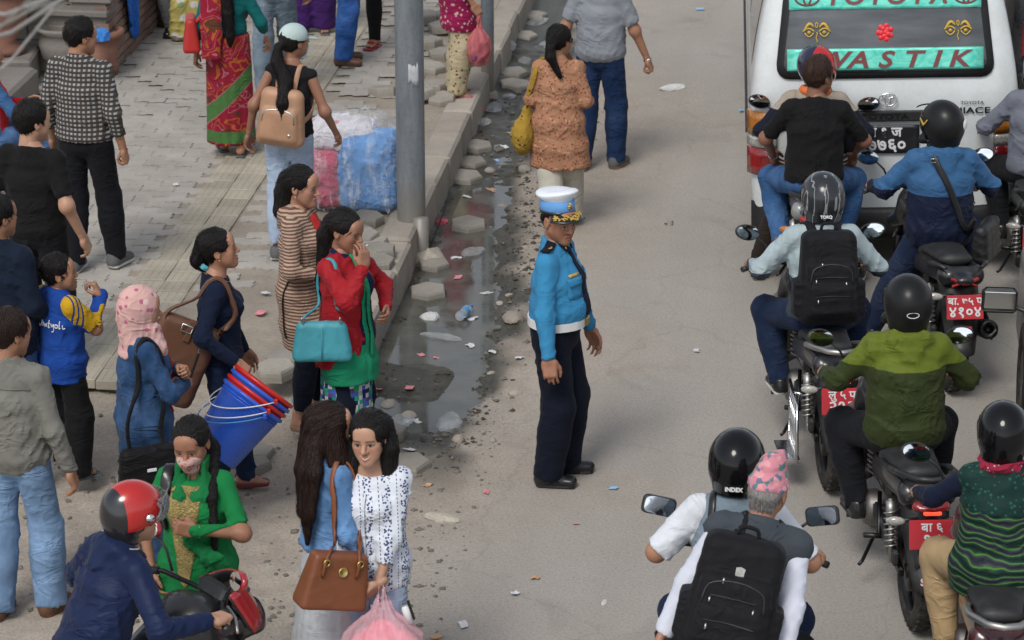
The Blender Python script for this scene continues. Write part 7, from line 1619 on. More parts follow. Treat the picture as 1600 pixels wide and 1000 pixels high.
f = Field(p.Hc-.14, p.Hc+.14, .006); f.cone(p.hpnt(0, .055, -.045), p.hpnt(0, .06, -.085), (.064*k_, .056*k_), (.046*k_, .042*k_), side=p.Hd[:, 0], k=.02); f.cut(p.hpnt(0, .03, 0), -p.Hd[:, 1]); f.cut(p.hpnt(0, .08, -.02), p.Hd[:, 2]); link('face_mask', f.mesh('face_mask'), cloth('blue_mask_cloth', (.45, .58, .72), wr=.1), p.root)
M_BEI = leather('beige_leather', (.42, .235, .14)); e, c, bk = backpack(p, 'beige leather backpack on the woman in the pale cap', M_BEI, (.34, .14, .40), Surf(sh), drop=.14, tan=True, back=.12)
q = bk(.085, -.10); MB().lathe([(0, .004), (.010, .003), (.012, 0)], 12, Matrix.Translation(q)@Matrix.Rotation(R(90), 4, 'X')).build('maker_disc', M_STEEL, e)
# saree woman
p = SAR = Person((at(362, 241, PAV).x, at(362, 241, PAV).y, PAV), 6, 'woman in red and green saree walking away with a red bag', H=1.58, fem=True, fat=1.1, skin=SKM, hands={'R': (.30, .12, .86), 'L': (-.24, .0, .80)}, feet={'R': (.07, -.06, 0), 'L': (-.06, .10, 0)}, res=1.1)
C_SAR = cloth('red_saree_cloth', (.3, .02, .04), pattern=P_saree, fuzz=.04); p.skirt(C_SAR, 'saree_skirt', top=.1, bottom=.10, r0=(.18, .14), r1=(.20, .17), pleat=9, amp=.02, fold=.008); sh = p.top(cloth('teal_blouse_cloth', (.006, .10, .10)), name='blouse', hem=.10, sleeve=.72, t=.012, loose=0, collar=False, neck=.46); p.shoes(M_SANG, 'sandal')
sdf('saree_pallu', np.array(p.tp(-.25, -.35, -.2)), np.array(p.tp(.25, .3, .6)), .011, lambda f: (f.cone(p.tp(-.12, -.09, .42), p.tp(-.14, -.20, -.05), (.09, .03), (.08, .02), side=(1, 0, 0), k=.02), f.cone(p.tp(-.12, -.02, .5), p.tp(.1, .13, .2), (.08, .03), (.1, .03), side=(1, 0, 0), k=.03), f.folds(.012, 45, 3, [], (1, 1, .2), .9)), C_SAR, p.root)
p.hair('pony', path=[p.hpnt(0, -.1, .0), p.hpnt(0, -.12, -.09), p.tp(.01, -.13, .3), p.tp(.02, -.15, .12), p.tp(.02, -.15, .03)], rad=[.05, .05, .045, .035, .01])
e = thing_on(p, 'handbag', 'red handbag under the arm of the saree woman', 'bag'); bc = np.array((-.27, -.05, .98)); sdf('bag_body', bc-.25, bc+.25, .010, lambda f: (f.box(bc, (.07, .16, .13), .03, k=0, taper=(.5, .8)), f.folds(.003, 24, 4)), leather('red_leather', (.40, .018, .014)), e); strap('bag_strap', leather('red_leather', (.40, .018, .014)), e, [bc+np.array((0, .1, .1)), p.tp(-.19, .06, .3), p.tp(-.15, -.01, .48), p.tp(-.19, -.1, .3), bc+np.array((0, -.1, .1))], .012, .005, Surf(sh), .008)
# others cut by the top of the frame
def bystander(u, v, h, label, top, leg, shoe, skind, H=1.68, fem=False, z=PAV, skin=SKM, **kw):
    q = at(u, v, z); tk = kw.pop('top_kw', {}); lk = kw.pop('leg_kw', {}); sole = kw.pop('sole', None); p = Person((q.x, q.y, z), h, label, H=H, fem=fem, skin=skin, res=1.2, **kw); p.top(top, **tk); p.trousers(leg, **lk); p.shoes(shoe, skind, sole=sole)
    if fem: p.hair('pony', path=[p.hpnt(0, -.1, .0), p.hpnt(0, -.12, -.08), p.tp(0, -.12, .35)], rad=[.05, .045, .02])
    else: p.hair('short')
    return p
C_LB = cloth('light_blue_shirt_cloth', (.35, .42, .52)); C_MAG = cloth('magenta_kurta_cloth', (.28, .012, .075), pattern=lambda k, b: k.mix(k.math('MULTIPLY', k.math('LESS_THAN', k.voro(k.obj(), 26)[0], .3), k.math('LESS_THAN', k.xyz(k.obj())[2], .88)), (.26, .012, .07), (.5, .32, .28)))
bystander(432, 148, -6, 'man in faded grey-blue jeans walking beside the saree woman', C_WHITE, cloth('grey_denim', (.13, .17, .20), pattern=P_denim((.12, .16, .20), .3)), M_SHOEG, 'sneaker', sole=M_SOLE, bare='RL', top_kw=dict(sleeve=.42, hem=-.08), leg_kw=dict(t2=.03), hands={'R': (.26, .1, .86)}, feet={'R': (.09, .2, 0), 'L': (-.09, -.1, 0)})
bystander(492, 50, 175, 'person in loose purple trousers farther up the pavement', cloth('purple_cloth', (.055, .018, .12)), cloth('purple_cloth', (.055, .018, .12)), M_SANG, 'sandal', fem=True, H=1.56, bare='RL', top_kw=dict(hem=-.3, sleeve=.42), leg_kw=dict(t2=.06, t3=.06))
bystander(537, 98, -88, 'man in blue jeans and brown shoes standing sideways by the post', C_LB, cloth('mid_denim', (.02, .075, .25), pattern=P_denim((.02, .075, .25), .35)), M_SHOEBR, 'shoe', sole=M_SHOEB, top_kw=dict(hem=-.08), leg_kw=dict(t2=.035, t3=.04))
bystander(606, 72, 165, 'person in tight black trousers and red sandals', cloth('grey_top_cloth', (.2, .2, .2)), C_BLACKT, M_REDS, 'sandal', bare='RL', top_kw=dict(sleeve=.42), leg_kw=dict(t=.01, t2=.012, t3=.012), feet={'R': (.1, .05, 0), 'L': (-.16, -.22, 0)})
p = bystander(712, 150, -84, 'woman in magenta kurta and dotted cream trousers standing on the kerb', C_MAG, cloth('dotted_cream_cloth', (.45, .38, .25), pattern=P_spots((.42, .36, .23), (.16, .03, .04), 24, .22)), leather('pink_leather', (.38, .12, .13)), 'flat', fem=True, H=1.56, bare='RL', top_kw=dict(hem=-.30, sleeve=.5, flare=.1, name='kurta'), leg_kw=dict(t=.02, t2=.045, t3=.04), hands={'R': (.17, .14, .80)}, hand_pose={'R': 'curl'})
carrier_bag('plastic_bag', p, (.18, .18, .70), .12, .10, .40, plasticbag('salmon_film', (.65, .16, .16), .72, .35), 'salmon plastic carrier bag full of purple cloth', inner=cloth('purple_goods', (.12, .06, .16)), seed=8)
# woman in orange floral kurta
p = ORA = Person(head_place(873, 39, 1.53, 0), -6, 'woman in orange floral kurta and cream trousers walking away', H=1.52, fem=True, fat=1.07, skin=SKM, head=(-30, 4, 0), hands={'R': (.15, .2, .90), 'L': (-.13, .2, .92)}, elbows={'R': (.45, -.6, -.8), 'L': (-.45, -.6, -.8)}, feet={'R': (.09, .14, 0), 'L': (-.02, -.16, 0)}, toes={'L': 25}, bare='RL')
sh = p.top(cloth('orange_floral_cloth', (.35, .17, .10), pattern=P_spots((.36, .18, .105), (.17, .035, .025), 42, .26, (.42, .28, .17))), name='kurta', hem=-.38, sleeve=.72, t=.026, tarm=.026, loose=.03, flare=.12, collar=False, neck=.47, fold=.010); p.trousers(cloth('cream_trouser_cloth', (.46, .43, .36)), t2=.04, t3=.045); p.shoes(M_SHOEG, 'flat')
p.hair('pony', path=[p.hpnt(0, -.1, .0), p.hpnt(.01, -.135, -.03), p.hpnt(.02, -.14, -.10), p.tp(.03, -.15, .40)], rad=[.045, .032, .036, .015]); MB().lathe([(.02, -.008), (.03, 0), (.02, .008)], 10, Matrix.Translation(Vector(p.hpnt(0, -.125, -.012)))@Matrix.Rotation(R(70), 4, 'X')).build('hair_clip', M_STEEL, p.root)
MB().tube([p.hpnt(.088, -.0, -.0), p.hpnt(.078, .06, .0), p.hpnt(.055, .088, .0)], .004, 5).build('sunglasses_arm', M_SHOEB, p.root)
for s in (-1, 1): MB().lathe([(0, .004), (.022, .002), (.024, 0)], 14, Matrix.Translation(Vector(p.hpnt(s*.033, .094, -.004)))@Matrix([list(r) for r in p.Hd]).to_4x4()@Matrix.Rotation(R(-90), 4, 'X')).build('sunglasses_lens', M_SHOEB, p.root)
e = thing_on(p, 'shoulder_bag', 'mustard yellow cloth bag on the shoulder of the orange kurta woman', 'bag'); bc = np.array((-.25, -.03, .70)); M_MUST = cloth('mustard_print_cloth', (.30, .19, .03), pattern=P_spots((.30, .19, .03), (.10, .05, .02), 20, .2)); sdf('bag_body', bc-.25, bc+.3, .009, lambda f: (f.ell(bc, (.08, .13, .13), k=0), f.cone(bc+np.array((0, 0, .04)), bc+np.array((.03, 0, .22)), (.06, .1), (.025, .03), side=(1, 0, 0), k=.06), f.folds(.010, 34, 4, [], (1, 1, .5), 1)), M_MUST, e); strap('bag_strap', M_MUST, e, [bc+np.array((.03, .02, .2)), p.tp(-.21, -.05, .25), p.tp(-.165, -.04, .4), p.tp(-.12, .0, .50), p.tp(-.13, .09, .38)], .018, .006, Surf(sh), .008)
# man in grey t-shirt on the road
p = Person((at(936, 262).x, at(936, 262).y, 0), -22, 'man in grey t-shirt and dark blue jeans on the road', H=1.72, fat=1.03, belly=.03, skin=SKM, bare='RL', hands={'R': (.36, .10, .86), 'L': (-.3, .02, .88)}, hand_pose={'R': 'curl'}, feet={'R': (.12, .06, 0), 'L': (-.1, -.1, 0)})
p.top(cloth('grey_marl_cloth', (.23, .245, .27)), hem=-.06, sleeve=.40, t=.018, tarm=.028, loose=.03, collar=False, neck=.475, fold=.008); p.trousers(cloth('indigo_denim', (.010, .028, .080), pattern=P_denim((.010, .028, .080), .15)), t2=.03, t3=.03); p.shoes(M_SHOEG, 'sneaker', sole=M_FLAT); p.hair('short')
MB().lathe([(.028, -.010), (.034, -.006), (.034, .006), (.028, .010)], 16, Matrix.Translation(Vector(p.wr['R']))@Vector(nrm(p.wr['R']-p.el['R'])).to_track_quat('Z', 'Y').to_matrix().to_4x4()).build('wristwatch', M_STEEL, p.root)
# man in red shirt beyond the van
q = at(1212, 118); p = Person((q.x, q.y, 0), 175, 'person in red shirt with yellow cuffs beyond the white van', H=1.66, bare='RL', skin=SKD, res=1.2); p.top(cloth('red_polo_cloth', (.35, .010, .012)), sleeve=.42, tarm=.03); p.trousers(C_DARKP); p.shoes(M_SHOEB); p.hair('short')
# seated people at the far left
q = at(-6, 300, PAV); p = Person((q.x, q.y, PAV), -70, 'person in red vest and blue sleeves at the left edge beside the black t-shirt man', H=1.5, pelvis=(0, 0, .46), feet={'R': (.1, .38, 0), 'L': (-.1, .38, 0)}, hands={'R': (.14, .3, .62), 'L': (-.14, .3, .62)}, elbows={'R': (1, -.4, -.4)}, res=1.1); p.top(cloth('red_vest_cloth', (.42, .015, .015), pattern=lambda k, b: k.mix(k.math('GREATER_THAN', k.math('ABSOLUTE', k.xyz(k.obj())[0]), .15), (.42, .015, .015), (.04, .10, .22))), hem=-.04); p.trousers(C_JEAN); p.shoes(M_SANG, 'sandal'); p.hair('short')
MB().box((0, -.05, .2), (.4, .34, .36), bev=.02).build('stool', M_STONE, None).matrix_world = Matrix.Translation((q.x, q.y, PAV))@Matrix.Rotation(R(-70), 4, 'Z'); o = bpy.data.objects['stool']; tag(o, 'stone block seat under the person in red', 'seat')
q = at(262, 42, PAV); p = Person((q.x, q.y+.1, PAV), 165, 'person in dark clothes sitting behind the yellow sack', H=1.6, pelvis=(0, 0, .34), feet={'R': (.16, .36, 0), 'L': (-.16, .36, 0)}, hands={'R': (.2, .34, .5), 'L': (-.2, .34, .5)}, res=1.2); p.top(cloth('dark_grey_cloth', (.05, .05, .06)), hem=-.05); p.trousers(cloth('grey_cloth', (.12, .12, .12))); p.shoes(M_SHOEB); p.hair('short')
MB().lathe([(0, 0), (.17, 0), (.15, .24), (0, .25)], 18, Matrix.Translation((q.x, q.y+.14, PAV))).build('stool', M_MUDC, None); o = bpy.data.objects['stool.001']; tag(o, 'low dark stool under the person behind the sack', 'stool')
# ---------------- riders ----------------
C_VIS = plastic('smoked_visor', (.02, .02, .022), .12); H_BLK = mat('black_helmet', (.005, .005, .006), .09, 0, .32, lambda k: k.put(k.b.inputs['Roughness'], k.math('MULTIPLY_ADD', k.noise(k.obj(), 18, 4)[0], .1, .04))); H_MAT = mat('matt_black_helmet', (.010, .010, .0105), .34, 0, .25, lambda k: k.put(k.b.inputs['Roughness'], k.math('MULTIPLY_ADD', k.noise(k.obj(), 14, 4)[0], .2, .26)))
def grip_origin(u, v, lx, ly, z, heading):
    """bike origin from a pixel of a handlebar point at known height"""
    p = at(u, v, z); h = R(heading); return (p.x-(lx*math.cos(h)-ly*math.sin(h)), p.y-(lx*math.sin(h)+ly*math.cos(h)), 0)
def helmet_mark(p, body, size, m, x=0.0, z=-.02, name='helmet_lettering'):
    q = Vector(p.hpnt(x, -.155, z)); o = text(name, body, size, m, p.root, q, (0, 0, 0), bold=.001); M3 = Matrix([list(r) for r in p.Hd]); o.rotation_euler = (M3@Matrix.Rotation(R(84), 3, 'X')).to_euler(); return o
# 1: black t-shirt pillion and his rider, close behind the van
loc1 = grip_origin(1272, 338, 0, -.93, .80, -5); bike(loc1, -5, 'grey-tailed motorcycle carrying the black t-shirt pillion', tail='wide', lit=True, cover=paint('silver_grey_cowl', (.22, .22, .22), .3, .3), rail='loop', ind='amber')
p = Person(loc1, -5, 'rider in orange collar and open red-blue helmet, in front of the black t-shirt man', H=1.68, skin=SKM, head=(28, 0, 0), **rider_pose(6, feet='ground', py=-.05)); p.top(cloth('black_jacket_tan', (.012, .012, .018), pattern=P_block(1.27, (.010, .012, .022), (.32, .27, .22))), t=.024, hem=-.05); p.trousers(cloth('brown_dark_trouser', (.025, .018, .015))); p.shoes(M_SHOEB, 'sneaker', sole=M_SOLE)
p.helmet(paint('red_blue_helmet', (.45, .02, .02), .15, .05), 'half'); MB().tube([p.tp(.085*math.cos(a), -.01+.085*math.sin(a), .515) for a in np.linspace(0, 6.28, 18, endpoint=False)], .03, 8, closed=True).build('orange_scarf', cloth('orange_scarf_cloth', (.65, .16, .05)), p.root)
def P_rb(k, b): x, y, z = k.xyz(k.obj()); return k.mix(k.math('GREATER_THAN', k.math('ADD', x, k.math('MULTIPLY', y, -.5)), .01), (.010, .014, .04), (.42, .015, .018))
MATS['red_blue_helmet'].node_tree.links.clear(); _k = NT(MATS['red_blue_helmet']); _k.put(_k.b.inputs['Base Color'], P_rb(_k, None)); _k.l.new(_k.b.outputs[0], _k.n['Material Output'].inputs[0])
MB().tube([p.hpnt(-.08, .06, .0), p.hpnt(-.05, .092, .0), p.hpnt(0, .1, .0), p.hpnt(.05, .092, 0), p.hpnt(.08, .06, 0)], .012, 6).build('sunglasses', M_SHOEB, p.root)
p = PIL = Person(loc1, -5, 'man in black t-shirt and blue jeans riding pillion behind the van', H=1.72, fat=1.06, bare='RL', skin=(.22, .10, .06), head=(-38, 2, 0), hands={'R': (.27, -.20, .98), 'L': (-.27, -.20, .98)}, elbows={'R': (1, -.7, .0), 'L': (-1, -.7, .0)}, **{k: v for k, v in rider_pose(8, pillion=True, H=1.72).items()})
p.top(C_BLACKT, hem=-.03, sleeve=.44, t=.015, tarm=.018, loose=.02, collar=False, neck=.48, fold=.009); p.trousers(cloth('rider_denim', (.03, .085, .20), pattern=P_denim((.03, .085, .20), .3)), t2=.028); p.shoes(leather('tan_boot', (.28, .12, .05)), 'shoe', sole=M_SHOEB); p.hair('short', hair_mat('reddish_hair', (.030, .015, .010)), t=.012, tophair=.016)
for s in (1,): MB().lathe([(0, .004), (.024, .002), (.026, 0)], 14, Matrix.Translation(Vector(p.hpnt(s*.033, .094, -.004)))@Matrix([list(r) for r in p.Hd]).to_4x4()@Matrix.Rotation(R(-90), 4, 'X')).build('sunglasses_lens', M_SHOEB, p.root)
MB().tube([p.wr['L']+np.array((.03*math.cos(a), .026*math.sin(a), .012*math.sin(a))) for a in np.linspace(0, 6.28, 14, endpoint=False)], .004, 5, closed=True).build('bracelet', M_STEEL, p.root)
# 2: backpack rider
loc2 = rear_at(1295, 760, 3); bike(loc2, 3, 'black motorcycle with chrome saree guard under the backpack rider', plate=('लु ५ प', '२९३'), tail='wide', lit=True, rail='loop', rail_mat=M_ALU, guard=True, maker='HONDA', mirror='oval')
p = BPK = Person(loc2, 3, 'rider in grey and pale shirt wearing a patterned helmet and backpack', H=1.70, fat=1.06, **rider_pose(9, feet='pegs', H=1.7)); sh = p.top(cloth('pale_grey_shirt_cloth', (.3, .36, .38), pattern=P_block(1.10, (.045, .055, .072), (.33, .40, .42))), t=.022, hem=-.04, loose=.02, fold=.011); p.trousers(C_JEAND, t2=.028); p.shoes(M_SHOEB, 'sneaker', sole=M_SOLE)
p.helmet(plastic('patterned_helmet', (.03, .03, .033), .2), 'full', visor=C_VIS); _k = NT(MATS['patterned_helmet']); _x, _y, _z = _k.xyz(_k.obj()); _f = _k.math('FRACT', _k.math('MULTIPLY', _k.math('ADD', _k.math('ABSOLUTE', _x), _k.math('MULTIPLY', _k.noise(_k.scale(_k.obj(), (14, 14, 2)), 1.0, 3)[0], .12)), 17)); _k.put(_k.b.inputs['Base Color'], _k.mix(_k.math('LESS_THAN', _f, .13), (.022, .024, .027), (.22, .23, .24)))
helmet_mark(p, 'TORQ', .024, M_WHITE, 0, -.055)
M_NYL = cloth('black_backpack_nylon', (.010, .010, .012), .7, wr=.35); backpack(p, 'black zipped backpack on the patterned-helmet rider', M_NYL, (.36, .22, .53), Surf(sh), drop=.04, back=.135)
# 3: blue jacket rider
loc3 = rear_at(1482, 606, 4); bike(loc3, 4, 'black motorcycle with cross-shaped tail lamp and red plate', plate=('बा. ७५ प', '४१०४'), tail='x', ind='clear', mirror='oval')
p = BLU = Person(loc3, 4, 'rider in two-tone blue hooded jacket with shoulder bag', H=1.70, fat=1.14, head=(22, 0, 0), **rider_pose(5, feet='left', H=1.7)); sh = p.top(cloth('two_tone_blue_nylon', (.03, .09, .2), .6, pattern=P_block(1.13, (.008, .012, .032), (.036, .105, .22))), name='jacket', t=.032, loose=.03, hem=-.10, hood=True, fold=.013); p.trousers(C_JEAND, t2=.03); p.shoes(M_SHOEB)
p.helmet(H_MAT, 'full', visor=C_VIS); MB().grid(lambda u, v: p.hpnt(.05+.09*u, .10+.08*math.sin(math.pi*u)*0+.06*v, .105-.02*v) if False else p.hpnt((u-.5)*.17, .11+.085*v*(1-(2*u-1)**2*.5), .115-.025*v), 8, 4, thick=.006).build('helmet_peak', H_MAT, p.root)
for x0 in (-.07,): MB().tube([p.hpnt(-.126, -.03, .06), p.hpnt(-.128, .0, .02), p.hpnt(-.12, .05, .05), p.hpnt(-.115, .06, .0)], [.003, .008, .006, .002], 6).build('helmet_flame', M_GOLDLINE, p.root)
q = Vector(p.hpnt(.085, -.125, .03)); MB().lathe([(0, .006), (.03, .004), (.034, 0)], 16, Matrix.Translation(q)@Vector(q-Vector(p.hpnt(0, -.01, .02))).to_track_quat('Z', 'Y').to_matrix().to_4x4()).build('helmet_emblem', M_WHITE, p.root)
e = thing_on(p, 'shoulder_bag', 'black leather bag slung across the blue-jacket rider', 'bag'); bc = np.array((.26, -.34, .86)); M_BLL = leather('black_bag_leather', (.012, .012, .013)); sdf('bag_body', bc-.3, bc+.3, .010, lambda f: (f.box(bc, (.07, .17, .13), .04, k=0, M=np.array(Matrix.Rotation(R(-30), 3, 'Z')), taper=(.6, .9)), f.folds(.008, 26, 4, [], (1, 1, 1), 1)), M_BLL, e)
strap('bag_strap', M_BLL, e, [p.tp(-.06, .06, .50), p.tp(-.075, -.02, .535), p.tp(-.03, -.13, .40), p.tp(.06, -.16, .20), p.tp(.14, -.15, .02), bc+np.array((-.02, .05, .12))], .02, .005, Surf(sh), .010, 30); q = Surf(sh).near(p.tp(-.055, -.09, .47), .016)[0]; MB().tube([q+Vector((x_, -.004, z_)) for x_, z_ in ((-.02, -.012), (.02, -.012), (.02, .012), (-.02, .012))], .004, 5, closed=True).build('strap_buckle', M_STEEL, e)
# 4: grey shirt rider at the right edge
loc4 = rear_at(1612, 492, -7); bike(loc4, -7, 'black motorcycle with big red tail lamp at the edge beside the blue-jacket rider', plate=('बा. ३९ प', '७४७'), tail='wide', rail='loop', mirror='oval')
p = Person(loc4, -7, 'rider in plain grey shirt beside the van', H=1.72, fat=1.05, **rider_pose(6, feet='pegs', H=1.72)); p.top(cloth('slate_shirt_cloth', (.14, .15, .18)), t=.022, loose=.03, hem=-.05, fold=.012); p.trousers(C_DARKP); p.shoes(M_SHOEB); p.helmet(H_BLK, 'full', visor=C_VIS)
bpy.data.objects
# 5: green jacket rider
loc5 = rear_at(1428, 976, 3); b5 = bike(loc5, 3, 'black motorcycle with stop sticker under the green-jacket rider', plate=('बा ६', '१८'), tail='wide', lit=True, rail='loop', mirror='oval', ind='clear')
p = GRJ = Person(loc5, 3, 'rider in two-tone green hooded jacket and matt black helmet', H=1.70, fat=1.12, **rider_pose(7, feet='pegs', H=1.7)); sh = p.top(cloth('two_tone_green_nylon', (.05, .08, .02), .6, pattern=P_block(1.235, (.030, .040, .012), (.105, .135, .016))), name='jacket', t=.028, loose=.03, hem=-.08, hood=True, fold=.012); p.trousers(C_DARKP, t2=.03); p.shoes(M_SHOEB, 'shoe'); p.helmet(H_MAT, 'full', visor=C_VIS)
MB().tube([p.hpnt(.03*math.cos(a), -.1605+.012*math.cos(a)**2*.3, .0+.014*math.sin(a)) for a in np.linspace(0, 6.28, 22, endpoint=False)], .0022, 5, closed=True).build('helmet_badge', M_WHITE, p.root)
MB().lathe([(0, .002), (.055, .002), (.057, 0)], 8, Matrix.Translation((0, -1.035, .42))@Matrix.Rotation(R(75), 4, 'X')).build('stop_sticker', M_ROSE, b5); text('sticker_text', 'STOP', .05, M_WHITE, b5, (0, -1.044, .42), (R(76), 0, 0), bold=.0015)
# 6: two men, one with cap and backpack
loc6 = grip_origin(1153, 868, 0, .27, 1.015, -9); bike(loc6, -9, 'black motorcycle with wide mirrors carrying the two men in waistcoats', tail='wide', mirror='square', rail='loop')
p = IDX = Person(loc6, -9, 'rider in white short-sleeved shirt, grey-blue vest and glossy black helmet', H=1.68, fat=1.05, bare='RL', skin=SKM, **rider_pose(8, feet='pegs', py=-.06, pz=.925)); sh = p.top(C_WHITE, hem=-.05, sleeve=.47, t=.016, tarm=.03, loose=.02); p.trousers(C_JEAND); p.shoes(M_SHOEB); p.top(cloth('grey_blue_vest_cloth', (.17, .22, .26)), name='vest', hem=-.05, sleeve=0, t=.026, loose=.012); p.helmet(H_BLK, 'open', visor=None); helmet_mark(p, 'INDEX', .026, M_WHITE, 0, -.055)
strap('bag_strap', M_SHOEB, p.root, [p.tp(-.08, .03, .52), p.tp(-.09, -.06, .49), p.tp(-.10, -.14, .36), p.tp(-.06, -.16, .2)], .016, .005, Surf(p.shirt), .006)
kw = rider_pose(14, pillion=True); kw['lean'] = (12, 11); kw['pelvis'] = (.05, -.44, .985)
p = TOP = Person(loc6, -9, 'man in pink patterned cap and grey waistcoat riding pillion', H=1.64, skin=(.33, .17, .11), head=(-16, 8, 6), hands={'R': (.25, -.72, .86), 'L': (-.34, -.62, .84)}, elbows={'R': (1, -.2, .2), 'L': (-1, -.4, .2)}, hand_pose={'R': 'curl'}, face_res=.005, **kw)
p.top(cloth('white_shirt_cloth', (.58, .60, .68)), hem=-.08, t=.02, tarm=.026, loose=.02, fold=.008, freq=30); sh = p.shirt; p.trousers(C_DARKP); p.shoes(M_SHOEB); ve = p.top(cloth('grey_waistcoat_cloth', (.05, .06, .07)), name='waistcoat', hem=-.12, sleeve=0, t=.055, loose=.04); p.hair('short', HAIRG, t=.006, tophair=0, nape=-.075, zmax=-.005)
f = p.hfield(.0065, .22); k_ = p.hs; f.cone(p.hpnt(0, -.012, .04), p.hpnt(.0, -.005, .115), (.088*k_, .107*k_), (.058*k_, .085*k_), side=p.Hd[:, 0], k=.0); f.cone(p.hpnt(.01, -.06, .11), p.hpnt(.02, .04, .165), (.02, .03), (.014, .02), side=p.Hd[:, 0], k=.04); f.cut(p.hpnt(0, 0, .022), -p.Hd[:, 2]); f.folds(.005, 40, 5, [], (1, 1, 1), 1); link('topi_cap', f.mesh('topi_cap'), cloth('pink_topi_cloth', (.5, .25, .3), pattern=P_topi, wr=.15), p.root)
e, c, bk = backpack(p, 'black backpack with shield badge on the pink-capped man', M_NYL, (.40, .23, .52), Surf(ve, sh), drop=.07, back=.14, dx=-.05)
q = bk(.0, .12); MB().prism([(-.02, .02), (-.018, -.012), (0, -.028), (.018, -.012), (.02, .02), (0, .026)], 0, .004, Matrix.Translation(q)@Matrix([list(r) for r in p.T]).to_4x4()@Matrix.Rotation(R(90), 4, 'X')).build('shield_badge', M_STEEL, e)
# 7: woman in swirled green at the right
loc7 = grip_origin(1566, 1022, 0, -.93, .79, ROADH); bike(loc7, ROADH, 'dark maroon motorcycle with silver rail under the woman in green print', color=paint('maroon_paint', (.05, .010, .014), .2, .15), cover=paint('maroon_paint', (.05, .010, .014), .2, .15), tail='wide', lit=True, rail='loop', rail_mat=M_ALU, maker='HONDA')
p = WOM = Person(loc7, ROADH, 'woman rider in swirled green print, red scarf and glossy black helmet', H=1.60, fem=True, fat=1.14, **rider_pose(6, feet='pegs', py=-.18, H=1.6)); p.top(cloth('navy_sleeve_knit', (.008, .012, .03)), t=.014, hem=-.04); p.trousers(cloth('khaki_cloth', (.40, .28, .15)), t2=.03); p.shoes(M_FLAT, 'flat'); p.top(cloth('swirl_green_cloth', (.02, .1, .05), .6, pattern=P_swirl), name='tunic', sleeve=0, t=.03, loose=.02, hem=-.14, flare=.05); p.helmet(H_BLK, 'open', visor=C_VIS)
sdf('neck_scarf', np.array(p.tp(-.2, -.2, .4)), np.array(p.tp(.2, .2, .62)), .008, lambda f: ([f.cone(p.tp(.085*math.cos(a), -.012+.085*math.sin(a), .515), p.tp(.085*math.cos(a+.7), -.012+.085*math.sin(a+.7), .515), .03, .03, k=.02) for a in np.arange(0, 6.3, .7)], f.folds(.018, 60, 3, [], (1, 1, 1), 1)), cloth('red_print_scarf', (.28, .02, .05), pattern=P_spots((.26, .02, .045), (.5, .35, .35), 40, .2)), p.root)
# 8: red bike, man in red helmet, lower left
HB = -52; locb = grip_origin(352, 972, .34, .283, 1.018, HB); M_REDB = paint('red_bike_paint', (.32, .012, .018), .18, .08)
b8 = bike(locb, HB, 'dark motorcycle with red fairing and mirrors beside the woman in green', tail='wide', mirror='oval', mirror_mat=M_REDB, group='motorcycles in the queue')
p = RHE = Person(locb, HB, 'man in navy rain jacket and red open helmet on the motorcycle with red fairing', H=1.68, fat=.97, skin=SKL, head=(-12, 6, 0), **rider_pose(26, feet='ground', H=1.7, py=-.22)); p.top(cloth('navy_rain_nylon', (.010, .018, .055), .5), name='jacket', t=.024, loose=.02, hem=-.10, hood=True, fold=.012, freq=32); p.trousers(C_DARKP); p.shoes(M_SHOEB)
p.helmet(paint('red_helmet', (.42, .015, .012), .22, .08), 'open', visor=None, trim=M_CHR, scale=.90); _k = NT(MATS['red_helmet']); _k.t.links.clear(); _k.l.new(_k.b.outputs[0], _k.n['Material Output'].inputs[0]); _x, _y, _z = _k.xyz(_k.obj()); _c = _k.math('ADD', _k.math('ADD', _k.math('MULTIPLY', _z, 1.0), 0), 0); _hz = float(p.hpnt(0, 0, -.035)[2]); _hy = float(p.hpnt(0, -.085, 0)[1]); _k.put(_k.b.inputs['Base Color'], _k.mix(_k.math('MULTIPLY', _k.math('GREATER_THAN', _z, _hz), _k.math('GREATER_THAN', _y, _hy)), (.012, .013, .016), (.42, .015, .012)))
f = p.hfield(.0075, .26); f.ell(p.hpnt(0, -.0, .04), (.118, .155, .128), M=p.Hd, k=0); f.ell(p.hpnt(0, -.0, .04), (.113, .149, .123), M=p.Hd, k=0, op='s'); f.cut(p.hpnt(0, .06, 0), -p.Hd[:, 1]); f.cut(p.hpnt(0, 0, .10), p.Hd[:, 2]); f.cut(p.hpnt(0, 0, -.02), -p.Hd[:, 2]); link('visor', f.mesh('visor'), mat('clear_visor', (.25, .26, .27), .1, 0, .5, lambda k: (k.put(k.b.inputs['Alpha'], .55), k.put(k.b.inputs['Roughness'], k.math('MULTIPLY_ADD', k.noise(k.obj(), 20, 3)[0], .2, .02)))), p.root)
for s in (-1, 1): MB().lathe([(0, .012), (.018, .010), (.02, 0)], 14, Matrix.Translation(Vector(p.hpnt(s*.112, .03, .02)))@Matrix([list(r) for r in p.Hd]).to_4x4()@Matrix.Rotation(R(90*s), 4, 'Y')).build('visor_pivot', M_CHR, p.root)

# small red fairing round the instruments of the red bike
def fair(u, v): a = (u-.5)*2.5; return (.17*math.sin(a)*(1-.22*v), +.66-.17*(1-math.cos(a))-.10*v, .86+.20*v-.05*abs(math.sin(a))**2)
MB().grid(fair, 14, 6, thick=-.006).build('front_fairing', M_REDB, b8)
def fair2(u, v): x, y, z = fair(u, .04+.92*v); return (x*.93, y-.012, z)
MB().grid(fair2, 14, 6, thick=.004).build('fairing_lining', M_BLK, b8)
